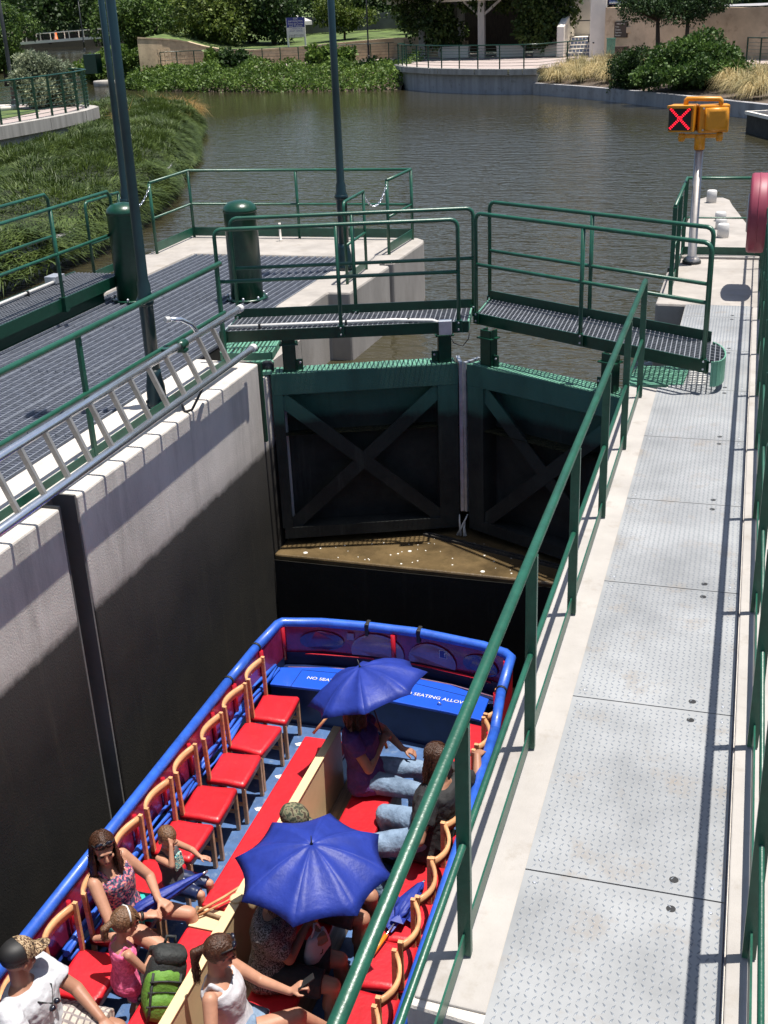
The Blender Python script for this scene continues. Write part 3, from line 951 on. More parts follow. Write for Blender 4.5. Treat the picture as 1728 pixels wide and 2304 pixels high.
        c.build('cable', 'black', t)
    else:
        rg = []
        pts = [(-.02, 0)] + [(-.16 * math.sin(math.pi * k / 12), W / 2 - W / 2 * math.cos(math.pi * k / 12)) for k in range(1, 12)] + [(-.02, W)]
        mbb = MB()
        for (p, q) in zip(pts[:-1], pts[1:]):
            a_, b_ = Q(p[0], p[1], -.11), Q(q[0], q[1], -.11)
            mbb.bar(a_, b_, .012, .23)
        mbb.build('rounded_apron', 'gate_green', t)
    # railings front and back
    for b in (-.03, W + .03):
        rr = .021
        a0_, a1_ = (.06, WLn + .0)
        if side == 0: a0_, a1_ = .0, (WLn - .10 if b < 0 else WLn + .02)
        am = (a0_ + a1_) / 2
        c_ = .07
        loop = [Q(a0_, b, -.06)]
        loop += [Q(a0_, b, 1.05 - c_)] + [Q(a0_ + c_ * (1 - math.cos(x)), b, 1.05 - c_ * (1 - math.sin(x))) for x in (.5, 1.0)] + [Q(a0_ + c_, b, 1.05)]
        loop += [Q(a1_ - c_, b, 1.05)] + [Q(a1_ - c_ * (1 - math.sin(x)), b, 1.05 - c_ * (1 - math.cos(x))) for x in (.5, 1.0)] + [Q(a1_, b, 1.05 - c_), Q(a1_, b, -.06)]
        MB().tube(loop, rr, 8).build('hoop_rail', 'rail_green', t)
        MB().tube([Q(a0_, b, .53), Q(a1_, b, .53)], .019, 8).build('mid_rail', 'rail_green', t)
        MB().tube([Q(am, b, -.08), Q(am, b, 1.04)], .021, 8).build('rail_post', 'rail_green', t)
        for a in (a0_, am, a1_):
            wb(MB(), a - .035, a + .035, b - .035, b + .035, -.09, .03).build('post_foot', 'green', t)
        for a in (a0_, am, a1_):
            for z in (-.06, .01):
                ft = MB().lathe(Q(a, b - .036, z), [(.01, -.004), (.01, .006)], 6, axis=-wv)
                ft.build('bolt', 'galv', t)
    return t
gate(0, 'left leaf of the dark green lock gate carrying a railed walkway with a white conduit')
gate(1, 'right leaf of the dark green lock gate carrying a railed walkway with a rounded end')

# hinge machinery covers
t = thing('hinge_cover', (-5.0, 11.2, -.1), 'light green louvred steel cover over the left gate hinge', 'machine cover')
mb = MB()
A, U, V_ = Vector((-5.30, 10.98, -.05)), Vector((.52, .10, 0)), Vector((-.12, .55, 0))
for k in range(13):
    a = k / 12
    mb.bar(A + U * a, A + U * a + V_, .022, .03)
mb.build('louvre', 'gate_green', t)
mb = MB()
for s_, e_ in (((0, 0), (1, 0)), ((0, 1), (1, 1)), ((0, 0), (0, 1)), ((1, 0), (1, 1))):
    mb.bar(A + U * s_[0] + V_ * s_[1] - Vector((0, 0, .03)), A + U * e_[0] + V_ * e_[1] - Vector((0, 0, .03)), .05, .09)
mb.build('frame', 'gate_green', t, bevel=.005)
mb = MB().bar((-5.02, 10.72, -.10), (-4.70, 10.95, -.12), .10, .07).bar((-4.92, 10.62, -.15), (-4.66, 10.80, -.17), .07, .05)
mb.build('hinge_arm', 'gate_green', t, bevel=.01)
MB().lathe((-4.72, 10.84, -.2), [(.07, 0), (.07, .10), (.05, .13)], 12).build('hinge_pin', 'dark_metal', t)
MB().bar((-4.98, 10.60, -.06), (-4.72, 10.72, -.09), .06, .09).build('anchor', 'dark_metal', t, bevel=.01)
MB().tube([(-5.35, 11.05, -.05), (-5.36, 11.15, .12), (-5.30, 11.3, .2), (-5.2, 11.45, .18)], .014, 8).build('hose', 'galv', t)

t = thing('hinge_cover', (-.65, 10.75, 0), 'light green slotted steel cover over the right gate hinge', 'machine cover')
mb = MB()
A, U, V_ = Vector((-.93, 10.44, .01)), Vector((.50, .10, 0)), Vector((.03, .52, 0))
for k in range(12):
    a = k / 11
    mb.bar(A + V_ * a, A + V_ * a + U, .026, .02)
mb.build('slat', 'gate_green', t)
mb = MB().bar(A + Vector((0, -.03, -.02)), A + U + Vector((0, -.03, -.02)), .03, .05).bar(A + V_ + Vector((0, .03, -.02)), A + V_ + U + Vector((0, .03, -.02)), .03, .05)
mb.bar((-.95, 10.42, -.03), (-.95, 10.98, -.03), .03, .05)
mb.build('frame', 'gate_green', t)
mb = MB()
for k in range(9):
    mb.bar((-.405, 10.50 + k * .056, .012), (-.235, 10.54 + k * .056, .012), .026, .014)
mb.build('sunlit_slat', 'white', t)  # grating that the sun lights white; that brightness is painted in

# ------------------------------------------------------------------ railings
def railing(pts, label, post_at, h=1.05, mids=(.53,), toe=None, rr=.022, pr=(.05, .022), lean=None, name='railing', toe_off=0, round_ends=True, postdir=None, cat='railing', rail_mat='rail_green', group=None, mid_r=.85):
    c = Vector(pts[0])
    t = thing(name, c, label, cat, group)
    P = [Vector(p) for p in pts]
    Z = Vector((0, 0, 1))
    MB().tube([p + Z * h for p in P], rr, 10).build('top_rail', rail_mat, t)
    for m in mids:
        MB().tube([p + Z * m for p in P], rr * mid_r, 8).build('mid_rail', rail_mat, t)
    if toe:
        for a, b in zip(P[:-1], P[1:]):
            d = (b - a).normalized()
            MB().bar(a + Z * (toe[0] + toe[1]) / 2, b + Z * (toe[0] + toe[1]) / 2, .008, toe[1] - toe[0]).build('toe_plate', rail_mat, t)
    for q in post_at:
        q = Vector(q)
        mb = MB()
        if pr[1]:
            d = (P[1] - P[0]).normalized() if postdir is None else Vector(postdir)
            mb.obox(q + Z * h / 2, d * pr[0] / 2, Z.cross(d) * pr[1] / 2, Z * (h / 2 - .01))
        else:
            mb.tube([q, q + Z * (h - .01)], pr[0] / 2, 8)
        mb.build('post', rail_mat, t)
    return t

RL = -.79
railing([(RL, -1.0, 0), (RL, 10.10, 0)], 'dark green railing along the left side of the plate walkway above the boat', [(RL, y, 0) for y in (.50, 1.87, 3.22, 4.58, 5.95, 7.37, 8.74, 10.08)],
        mids=(.53,), toe=(.035, .12), pr=(.03, .050), rr=.0235, mid_r=.62)
RR = .235
railing([(RR, -1.0, 0), (RR, 16.38, 0), (-.80, 16.38, 0), (-.80, 14.05, 0)], 'dark green railing along the right side of the plate walkway, turning across the right pier',
        [(RR, y, 0) for y in (.72, 2.10, 3.47, 4.84, 6.20, 7.56, 8.93, 10.30, 11.66, 13.02, 14.38, 15.7)] + [(RR, 16.36, 0), (-.80, 16.36, 0), (-.79, 14.92, 0), (-.80, 14.05, 0)],
        mids=(.53,), toe=(.035, .14), pr=(.03, .050), rr=.0235, mid_r=.5)
railing([(-4.96, -1.0, 0), (-4.95, 10.40, 0)], 'dark green railing on top of the left lock wall behind the ladder', [(-4.96, y, 0) for y in (-.1, 2.5, 5.10, 7.72, 10.34)],
        mids=(.56,), toe=(.03, .10), pr=(.045, .03), rr=.026)
railing([(-4.95, 16.13, 0), (-4.92, 17.30, 0), (-8.60, 17.22, 0), (-8.57, 15.84, 0)], 'dark green railing round the far end of the island pier above the lake',
        [(-4.95, 16.13, 0), (-4.92, 17.30, 0), (-6.78, 17.27, 0), (-8.60, 17.22, 0), (-8.57, 15.84, 0)], mids=(.53,), toe=(.03, .16), pr=(.048, 0), rr=.022)
def hoop(a, b, label, h=1.05, extra=None):
    a, b = Vector(a), Vector(b)
    t = thing('railing', a, label, 'railing', 'short hoop railings on the island pier')
    d = (b - a).normalized(); Z = Vector((0, 0, 1)); c = .06
    MB().tube([a, a + Z * (h - c), a + Z * (h - c * .3) + d * c * .3, a + Z * h + d * c, b + Z * h], .021, 8).build('hoop_rail', 'rail_green', t)
    MB().tube([b, b + Z * h], .021, 8).build('post', 'rail_green', t)
    MB().tube([a + Z * .5, b + Z * .5], .019, 8).build('mid_rail', 'rail_green', t)
    MB().bar(a + Z * .08, b + Z * .08, .008, .1).build('toe_plate', 'rail_green', t)
    return t
hoop((-4.94, 14.18, 0), (-4.97, 15.10, 0), 'short green hoop railing beside the central lamp post base')
hoop((-8.50, 13.87, .02), (-8.50, 14.78, .02), 'short green hoop railing behind the left machinery housing')
def chain(p, q, sag, label):
    p, q = Vector(p), Vector(q)
    mb = MB()
    n = 22
    for k in range(n):
        f = (k + .5) / n
        c = p.lerp(q, f) - Vector((0, 0, sag * 4 * f * (1 - f)))
        f2 = (k + 1.1) / n
        c2 = p.lerp(q, f2) - Vector((0, 0, sag * 4 * f2 * (1 - f2)))
        d = (c2 - c).normalized()
        sd = d.cross(Vector((0, 0, 1)) if k % 2 else Vector((.7, .7, .1))).normalized()
        l_ = (q - p).length / n * .72
        w_ = .013
        mb.tube([c - d * l_ * .6 + sd * w_, c + d * l_ * .6 + sd * w_, c + d * l_ * .6 - sd * w_, c - d * l_ * .6 - sd * w_, c - d * l_ * .6 + sd * w_], .0055, 5)
    solo(mb, 'chain', 'alu', p, label, 'chain', 'bright chains across railing gaps')
chain((-4.95, 16.13, 1.0), (-4.97, 15.12, 1.0), .22, 'bright steel chain hanging across the railing gap by the central lamp post')
chain((-8.57, 15.84, 1.0), (-8.50, 14.80, 1.0), .22, 'bright steel chain hanging across the railing gap behind the left machinery housing')

# ------------------------------------------------------------------ open gate leaf of the neighbouring lock with its walkway
t = thing('lock_gate', (-8.0, 12, 0), 'open gate leaf of the neighbouring lock with its green railed walkway at the far left', 'lock gate')
x0, x1, y0, y1 = -8.33, -7.66, 6.2, 13.15
g = MB()
for k in range(14):
    x = x0 + k * (x1 - x0) / 13
    g.box((x - .004, y0, .262), (x + .004, y1, .30))
for k in range(int((y1 - y0) / .055)):
    y = y0 + k * .055
    g.box((x0, y - .004, .286), (x1, y + .004, .302))
g.build('walkway_grating', 'grate', t, kind='stuff')
MB().box((x1 + .004, y0, .17), (x1 + .02, y1, .312)).build('edge_channel', 'green', t)
MB().box((x0 - .02, y0, .17), (x0 - .004, y1, .312)).build('edge_channel', 'green', t)
MB().box((-7.98, 8.0, -.9), (-7.78, 12.85, .15)).build('skin_plate', 'green', t)
for (xx, ya, yb) in ((x1 + .03, 11.72, 13.1), (x1 + .03, 7, 11.72), (x0 - .03, 7, 12.83)):
    pass
def hooprail(x, ya, yb, posts):
    c = .07
    MB().tube([(x, ya, .3), (x, ya, 1.35 - c), (x, ya + c, 1.35), (x, yb - c, 1.35), (x, yb, 1.35 - c), (x, yb, .22)], .022, 8).build('hoop_rail', 'rail_green', t)
    MB().tube([(x, ya, .83), (x, yb, .83)], .02, 8).build('mid_rail', 'rail_green', t)
    for y in posts:
        MB().tube([(x, y, .2), (x, y, 1.34)], .022, 8).build('rail_post', 'rail_green', t)
        MB().box((x - .04, y - .04, .16), (x + .04, y + .04, .33)).build('post_foot', 'green', t)
hooprail(x1 + .03, 7.0, 13.06, (8.7, 10.2, 11.70))
hooprail(x0 - .03, 7.0, 12.80, (8.6, 10.6))
MB().tube([(-8.20, 7.5, .335), (-8.20, 12.45, .335)], .02, 8).build('conduit', 'white', t)
MB().box((-8.32, 12.40, .31), (-8.16, 12.62, .40)).build('junction_box', 'galv', t, bevel=.005)
for y in (9.6, 10.7, 11.8):
    MB().box((-8.235, y, .30), (-8.165, y + .02, .36)).build('clamp', 'dark_metal', t)
solo(MB().lathe((-8.15, 10.55, -.5), [(.2, 0), (.2, .03), (.03, .05)], 14).lathe((-8.0, 10.9, -.47), [(.15, 0), (.15, .03), (.03, .05)], 12), 'hinge_disc', 'gate_green', (-8.1, 10.6, -.5), 'round light green hinge plates below the left gate walkway', 'hinge plate')

# ------------------------------------------------------------------ aluminium ladder hung on the railing
t = thing('ladder', (-4.68, 8, .25), 'bright aluminium ladder lying along the top of the left lock wall', 'ladder')
A0, A1 = Vector((-4.755, 3.0, .575)), Vector((-4.755, 10.34, .615))
B0, B1 = Vector((-4.586, 3.0, .185)), Vector((-4.586, 10.20, .258))
for a, b in ((A0, A1), (B0, B1)):
    MB().tube([a, b], .032, 12).build('side_rail', 'alu', t)
    d = (b - a).normalized()
    MB().tube([b - d * .03, b + d * .035, b + d * .05], [.039, .039, .03], 12).build('end_cap', 'white', t)
    MB().tube([a + d * .03, a - d * .04], .039, 12).build('end_cap', 'white', t)
for k in range(-9, 12):
    y = 6.11 + .322 * k
    f = (y - 3.0) / 7.2
    b = B0.lerp(B1, f)
    a = A0.lerp(A1, (y + .02 - 3.0) / 7.34)
    if f < 0: continue
    MB().bar(a, b, .04, .028, upv=(0, 1, 0)).build('rung', 'rung', t)
MB().tube([(-4.76, 9.42, .60), (-4.79, 9.33, .72), (-4.83, 9.22, .79), (-4.88, 9.10, .82)], .022, 10).build('hook', 'alu', t)
MB().tube([(-4.88, 9.10, .82), (-4.90, 9.06, .825)], .026, 10).build('hook_cap', 'white', t)
solo(MB().box((-4.95, 8.98, .55), (-4.70, 9.06, .575)).tube([(-4.755, 8.98, .60), (-4.755, 9.10, .605)], .046, 10), 'clamp', 'green', (-4.8, 9.0, .57), 'green clamp holding the aluminium ladder to the railing', 'clamp')
solo(MB().tube([(-4.86, 9.10, .05), (-4.75, 8.95, .0), (-4.66, 8.92, .04), (-4.63, 9.05, .15), (-4.66, 9.25, .22)], .012, 8), 'cable', 'black', (-4.75, 9, 0), 'dark cable looped under the aluminium ladder', 'cable')

# ------------------------------------------------------------------ lamp posts
def lamp_post(x, y, z, label, s=1.0, H_=5.2, mat='lamp_teal', group='tall dark lamp posts on the island pier', tilt=0):
    t = thing('lamp_post', (x, y, z), label, 'lamp post', group)
    MB().lathe((x, y, z), [(.125 * s, 0), (.125 * s, .05), (.112 * s, .08), (.108 * s, .20), (.096 * s, .25), (.086 * s, .30), (.08 * s, .36)], 18).build('base', mat, t)
    MB().lathe((x, y, z + .34), [(.078 * s, 0), (.080 * s, .62), (.090 * s, .64), (.090 * s, .68), (.076 * s, .71), (.072 * s, .80), (.058 * s, .84), (.052 * s, 2.0), (.044 * s, H_)], 16, axis=(tilt, 0, 1)).build('shaft', mat, t)
    MB().lathe((x, y, z + .34 + .60), [(.08 * s, 0), (.10 * s, .03), (.10 * s, .06), (.08 * s, .09)], 16).build('collar', mat, t)
    b = MB()
    for k in range(4):
        a = math.pi / 4 + k * math.pi / 2
        b.lathe((x + math.cos(a) * .118 * s, y + math.sin(a) * .118 * s, z + .05), [(.014, 0), (.014, .025)], 6)
    b.build('anchor_bolt', mat, t)
    zt = z + .34 + H_; x += tilt * H_
    MB().lathe((x, y, zt), [(.05 * s, 0), (.09 * s, .06), (.10 * s, .1)], 12).build('neck', mat, t)
    MB().lathe((x, y, zt + .1), [(.09 * s, 0), (.15 * s, .15), (.15 * s, .3), (.05 * s, .42)], 14).build('globe', 'white', t)
    return t
lamp_post(-5.08, 9.06, 0, 'dark teal lamp post nearest the camera, standing on the left lock wall', .80, tilt=.009)
lamp_post(-5.27, 15.06, 0, 'dark teal lamp post by the short railing at the far end of the pier', .92)
lamp_post(-8.30, 14.62, 0, 'dark teal lamp post behind the left green machinery housing', .85, tilt=.004)

# ------------------------------------------------------------------ machinery housings
def housing(x, y, label):
    t = thing('machinery_housing', (x, y, 0), label, 'housing', 'round green machinery housings on the deck')
    MB().lathe((x, y, 0), [(.205, .02), (.205, 1.07), (.207, 1.075)], 28).build('drum', 'green', t)
    MB().lathe((x, y, 1.075), [(.212, 0), (.212, .03), (.195, .07), (.14, .115), (.06, .135), (.001, .138)], 28).build('lid', 'green', t)
    MB().lathe((x, y, -.002), [(.265, 0), (.265, .016), (.2, .018)], 28).build('flange', 'green', t)
    for k in range(8):
        a = k * math.pi / 4 + .2
        MB().lathe((x + math.cos(a) * .25, y + math.sin(a) * .25, .014), [(.016, 0), (.016, .035), (.006, .04)], 6).build('bolt', 'galv', t)
housing(-7.47, 13.05, 'tall green machinery housing on the left, half hidden by the near lamp post')
housing(-5.98, 13.28, 'tall green machinery housing on the right, behind the gate walkway rail')
solo(MB().lathe((-7.0, 17.0, 0), [(.03, 0), (.03, .02), (.018, .03), (.018, .26), (.022, .28)], 10), 'stub_pipe', 'stucco', (-7.0, 17.0, 0), 'thin pale stub pipe standing at the back of the island pier', 'pipe')

# ------------------------------------------------------------------ boat signal on the right pier
sx_, sy_ = -.655, 15.96
t = thing('signal', (sx_, sy_, 0), 'yellow two-headed boat signal showing a red X on a steel pole', 'signal')
MB().lathe((sx_, sy_, 0), [(.115, 0), (.115, .05), (.085, .08), (.058, .10), (.056, 1.50)], 18).build('pole', 'rung', t)
MB().lathe((sx_, sy_, 0.0), [(.125, 0), (.125, .035), (.09, .05)], 14).build('pole_base', 'dark_metal', t)
MB().lathe((sx_, sy_, 1.47), [(.068, 0), (.068, .15), (.06, .19)], 16).build('collar', 'yellow', t)
MB().bar((sx_ - .22, sy_, 1.635), (sx_ + .25, sy_, 1.635), .05, .05).build('bracket', 'yellow', t, bevel=.01)
for dx in (-.23, .24):
    MB().lathe((sx_ + dx, sy_, 1.57), [(.035, 0), (.048, .04), (.04, .10)], 10).build('bracket_foot', 'yellow', t)
# left head facing the lock
yw = R(-10)
hx = Vector((math.cos(yw), math.sin(yw), 0)); hy = Vector((-math.sin(yw), math.cos(yw), 0)); hz = Vector((0, 0, 1))
c = Vector((sx_ - .225, sy_ + .02, 1.855))
MB().obox(c, hx * .165, hy * .10, hz * .165).build('head_box', 'yellow', t, bevel=.015)
MB().obox(c - hy * .104 + hx * -.02, hx * .142, hy * .004, hz * .143).build('screen', 'black', t)
v = MB()
v.obox(c - hy * .15 + hz * .157, hx * .165, hy * .055, hz * .008)
v.obox(c - hy * .19 + hz * .145, hx * .165, hy * .012, hz * .012)
v.obox(c - hy * .13 + hx * .16, hx * .006, hy * .03, hz * .15)
v.build('visor', 'yellow', t)
led = MB()
for k in range(13):
    f = (k - 6) / 6 * .118
    for sgn in (1, -1):
        if k == 6 and sgn < 0: continue
        for q in (-.008, .008):
            led.lathe(c - hy * .108 + hx * (-.02 + f + q * .7) + hz * (f * sgn - q * sgn * .7), [(.0085, 0), (.0085, .004)], 8, axis=-hy)
led.build('red_x', 'led', t)
# right head seen from behind / side
c2 = Vector((sx_ + .145, sy_ + .03, 1.845))
yw2 = R(14)
hx2 = Vector((math.cos(yw2), math.sin(yw2), 0)); hy2 = Vector((-math.sin(yw2), math.cos(yw2), 0))
MB().obox(c2, hx2 * .190, hy2 * .08, hz * .172).build('head_box', 'yellow', t, bevel=.02)
rings = []
for (e, sc_) in ((0, .92), (.035, .90), (.055, .82), (.062, .6)):
    rings.append([c2 + hx2 * (.022 + .155 * sc_ * sg * p) - hy2 * (.08 + e) + hz * (.148 * sc_ * q) for sg, p, q in
                  ((1, -1, -1), (1, 0, -1.12), (1, 1, -1), (1, 1.05, 0), (1, 1, 1), (1, 0, 1.03), (1, -1, 1), (1, -1.02, 0))])
MB().loft(rings).build('back_cover', 'yellow', t)
sc_mb = MB()
for dx, dz in ((-.14, .13), (.14, .13), (-.14, -.13), (.14, -.13)):
    sc_mb.lathe(c2 + hx2 * dx - hy2 * .08 + hz * dz, [(.012, 0), (.012, .012)], 8, axis=-hy2)
sc_mb.build('screw', 'galv', t)
hp = [Vector((sx_ - .20, sy_, 2.0)), Vector((sx_ - .20, sy_, 2.09)), Vector((sx_ + .23, sy_, 2.08)), Vector((sx_ + .23, sy_, 1.99))]
MB().tube([hp[0], hp[1] - hz * .02, hp[1] + hx * .02, hp[2] - hx * .02, hp[2] - hz * .02, hp[3]], .032, 10).build('top_tube', 'yellow', t)

# ------------------------------------------------------------------ lifebuoy case on the right railing
t = thing('lifebuoy_case', (.13, 14.35, .46), 'round pink red lifebuoy case hung on the right walkway railing', 'lifebuoy case')
cx_, cy_, cz_ = .125, 14.37, .93
prof = [(.40, -.105), (.445, -.095), (.455, -.07), (.455, .07), (.445, .095), (.40, .105)]
MB().lathe((cx_, cy_, cz_), prof, 40, axis=(1, 0, 0)).build('shell', 'pink', t)
MB().lathe((cx_ - .105, cy_, cz_), [(.22, 0), (.22, -.012), (.20, -.016)], 30, axis=(1, 0, 0)).build('front_disc', 'white', t)
MB().lathe((cx_, cy_, cz_), [(.459, -.008), (.461, 0), (.459, .008)], 40, axis=(1, 0, 0)).build('seam', 'pink', t)
# ================================================================== TOUR BOAT
FZ = -3.25
RZ = -2.40
t = boat = thing('tour_boat', (-2.97, 5, FZ), 'open blue and red tour boat with rows of red seats lying in the lock', 'boat')
left = [(-4.30, .4), (-4.30, 4.4), (-4.275, 8.3), (-4.262, 8.93)]
bow = [(-4.21, 9.46), (-3.80, 9.545), (-3.31, 9.575), (-2.77, 9.57), (-2.10, 9.46), (-1.80, 9.33)]
right = [(-1.77, 8.72), (-1.70, 8.1), (-1.655, 6.7), (-1.62, 4.7), (-1.61, .4)]
outl = left + bow + right
cen = Vector((-2.95, 5.5, 0))
def inset(pts, d):
    out = []
    for i, p in enumerate(pts):
        a = Vector(pts[max(0, i - 1)]); b = Vector(pts[min(len(pts) - 1, i + 1)])
        tt = (b - a).normalized(); nrm = Vector((tt.y, -tt.x))
        out.append((p[0] + nrm.x * d, p[1] + nrm.y * d))
    return out
# hull: outer skin from rim to below the water
mb = MB()
rings = []
for dz, d in ((RZ - .10, -.02), (RZ - .40, -.015), (FZ, .02), (-3.75, .12)):
    rings.append([(x, y, dz) for x, y in inset(outl, d)])
n = len(outl)
for i in range(3):
    for k in range(n - 1):
        mb.add([rings[i][k], rings[i][k + 1], rings[i + 1][k + 1], rings[i + 1][k]], [(3, 2, 1, 0)])
mb.build('hull', 'redpost', t)
ip = inset(outl, .06)
MB().add([(x, y, FZ) for x, y in ip], [tuple(range(len(ip)))]).build('floor', 'floorblue', t)
# inner lining: lower blue, upper burgundy panels between red posts
def strip(pts, d, z0, z1):
    q = inset(pts, d); m_ = MB()
    for a, b in zip(q[:-1], q[1:]):
        m_.add([(a[0], a[1], z0), (b[0], b[1], z0), (b[0], b[1], z1), (a[0], a[1], z1)], [(0, 1, 2, 3)])
    return m_
strip(left + bow[:1], .045, FZ, RZ - .36).build('side_lining', 'navy', t)
strip(bow, .05, FZ, RZ - .32).build('side_lining', 'navy', t)
strip([bow[-1]] + right, .045, FZ, RZ - .36).build('side_lining', 'navy', t)
strip(left + bow[:1], .035, RZ - .37, RZ - .02).build('windscreen', 'burgundy', t)
strip(bow, .035, RZ - .34, RZ - .02).build('windscreen', 'burgundy', t)
strip([bow[-1]] + right, .035, RZ - .37, RZ - .02).build('windscreen', 'burgundy', t)
strip(left, .075, RZ - .40, RZ - .365).build('side_ledge', 'blue', t)
# rims in sleeved sections
def rimseg(pts, r_=.045):
    MB().tube([(x, y, RZ) for x, y in pts], r_, 12).build('rim', 'blue', t)
rimseg(left[:2]); rimseg([left[1], left[2]]); rimseg([left[2], left[3]]); rimseg([left[3], (-4.225, 9.40), (-4.19, 9.465), bow[1], bow[2], bow[3], bow[4], (-1.86, 9.37), (-1.795, 9.30), right[0]], .05)
rimseg(right[:2]); rimseg(right[1:4]); rimseg(right[3:])
for p in ((-4.262, 8.93), (-1.77, 8.72), (-4.275, 8.3)):
    MB().tube([(p[0], p[1] - .012, RZ), (p[0], p[1] + .012, RZ)], .054, 12).build('rim_joint', 'black', t)
for x, y in ((-3.31, 9.575), (-2.77, 9.57)):
    MB().box((x - .022, y - .055, RZ - .09), (x + .022, y + .055, RZ + .054)).build('strap', 'black', t, bevel=.01)
# red posts on the panels
for x, y in list(inset(left, .02)[1:]) + [inset(bow, .03)[0], (-3.03, 9.53), inset(bow, .03)[-1]] + inset(right, .02)[:4]:
    MB().tube([(x + (.03 if x < -4 else (-.03 if x > -1.9 else 0)), y - (.02 if y > 9.3 else 0), RZ - .40), (x + (.03 if x < -4 else (-.03 if x > -1.9 else 0)), y - (.02 if y > 9.3 else 0), RZ - .03)], .024, 8).build('panel_post', 'redpost', t)
for k in range(9):
    y = 8.32 - .49 * k
    MB().tube([(-4.225, y, RZ - .40), (-4.225, y, RZ - .04)], .018, 8).build('panel_post', 'redpost', t)
# printed shapes on the bow panel (pale and dark ovals) and two stickers
def onbow(f0, f1, z0, z1, mat, name, oval=True, d=.052, flat=False):
    """patch on the bow panel between chord fractions"""
    q = inset(bow, d)
    L_ = [0]
    for a, b in zip(q[:-1], q[1:]): L_.append(L_[-1] + (Vector(b) - Vector(a)).length)
    def at(f):
        s_ = f * L_[-1]
        for i in range(len(q) - 1):
            if s_ <= L_[i + 1] + 1e-6:
                g = (s_ - L_[i]) / (L_[i + 1] - L_[i])
                return Vector(q[i]).lerp(Vector(q[i + 1]), g)
        return Vector(q[-1])
    N_ = 24
    pts = []
    for k in range(N_):
        a = 2 * math.pi * k / N_
        if oval:
            ca = math.cos(a); sa = math.sin(a)
            if flat and sa < -.25: sa = -.25
            fx, fz = (ca + 1) / 2, (sa + (.25 if flat else 1)) / (1.25 if flat else 2)
        else:
            s4 = a / (2 * math.pi) * 4
            i = int(s4); g = s4 - i
            fx, fz = ((g, 0), (1, g), (1 - g, 1), (0, 1 - g))[i]
        p = at(f0 + (f1 - f0) * fx)
        pts.append((p.x, p.y, z0 + (z1 - z0) * fz))
    return MB().add(pts, [tuple(range(N_))]).build(name, mat, t)
onbow(.08, .27, RZ - .29, RZ - .07, 'poster_dark', 'panel_print')
onbow(.30, .53, RZ - .31, RZ - .05, 'poster_pale', 'panel_print', flat=True)
onbow(.55, .76, RZ - .31, RZ - .07, 'poster_pale', 'panel_print', flat=True)
onbow(.79, .95, RZ - .30, RZ - .08, 'poster_dark', 'panel_print')
onbow(.285, .315, RZ - .14, RZ - .065, 'poster_pale', 'sticker', False, .056)
onbow(.688, .722, RZ - .20, RZ - .11, 'white', 'sticker', False, .056)
onbow(.690, .720, RZ - .195, RZ - .115, 'signblue', 'sticker', False, .058)
text('sticker_letter', 'f', .022, (-2.485, 9.462, RZ - .155), (1, -.14, 0), (0, 0, 1), 'white', t, .001)
onbow(.10, .40, RZ - .345, RZ - .325, 'redpost', 'panel_trim', False, .06)
onbow(.55, .92, RZ - .345, RZ - .325, 'redpost', 'panel_trim', False, .06)
# bow deck with lettering
DZ = -2.80
deck = [(-4.15, 8.93), (-4.16, 9.25), (-3.7, 9.36), (-3.0, 9.39), (-2.4, 9.33), (-1.98, 9.17), (-1.98, 8.80), (-2.3, 8.86), (-3.0, 8.93), (-3.6, 8.95)]
MB().prism(deck, DZ - .03, DZ).build('bow_deck', 'deckblue', t, bevel=.008)
bd = kids(t)[-1]
fr = [(-4.15, 8.95), (-3.6, 8.97), (-3.0, 8.95), (-2.3, 8.88), (-1.98, 8.82)]
mb = MB()
for a, b in zip(fr[:-1], fr[1:]):
    mb.add([(a[0], a[1], FZ), (b[0], b[1], FZ), (b[0], b[1], DZ - .02), (a[0], a[1], DZ - .02)], [(0, 1, 2, 3)])
mb.build('bow_front', 'navy', t)
MB().prism([(-4.16, 9.25), (-3.7, 9.36), (-3.0, 9.39), (-2.4, 9.33), (-1.98, 9.17), (-1.83, 9.25), (-2.1, 9.40), (-2.77, 9.50), (-3.3, 9.51), (-3.8, 9.48), (-4.18, 9.40)], DZ - .10, DZ - .06).build('bow_well', 'navy', t)
MB().tube([(-4.1, 9.30, DZ - .02), (-3.6, 9.41, DZ - .035), (-3.0, 9.44, DZ - .03), (-2.4, 9.38, DZ - .035), (-1.95, 9.24, DZ - .02)], .008, 6).build('bow_cord', 'poster_pale', t)
deck_o = [o for o in bpy.data.objects if o.name.startswith('bow_deck')][0]
text('lettering', 'NO SEATING ALLOWED', .74, (-3.45, 9.125, DZ + .004), (1, .015, 0), (-.015, 1, 0), 'white', deck_o, .001, bold=.006)
text('lettering', 'NO SEATING ALLOWED', .74, (-2.46, 9.06, DZ + .004), (1, -.085, 0), (.085, 1, 0), 'white', deck_o, .001, bold=.006)
for x in (-3.93, -3.03, -2.90, -2.10):
    yb = 8.97 - abs(x + 3.2) * .06
    MB().box((x, yb, DZ - .001), (x + .006, yb + .31, DZ + .0015)).build('hatch_line', 'navy', deck_o)
for a, b in (((-3.93, 9.25), (-3.03, 9.31)), ((-2.90, 9.30), (-2.10, 9.14))):
    MB().bar((a[0], a[1], DZ), (b[0], b[1], DZ), .006, .004).build('hatch_line', 'navy', deck_o)
MB().tube([(-2.435, 8.965, DZ + .004), (-2.42, 8.955, DZ + .03), (-2.40, 8.96, DZ + .004)], .007, 6).build('hatch_ring', 'galv', deck_o)
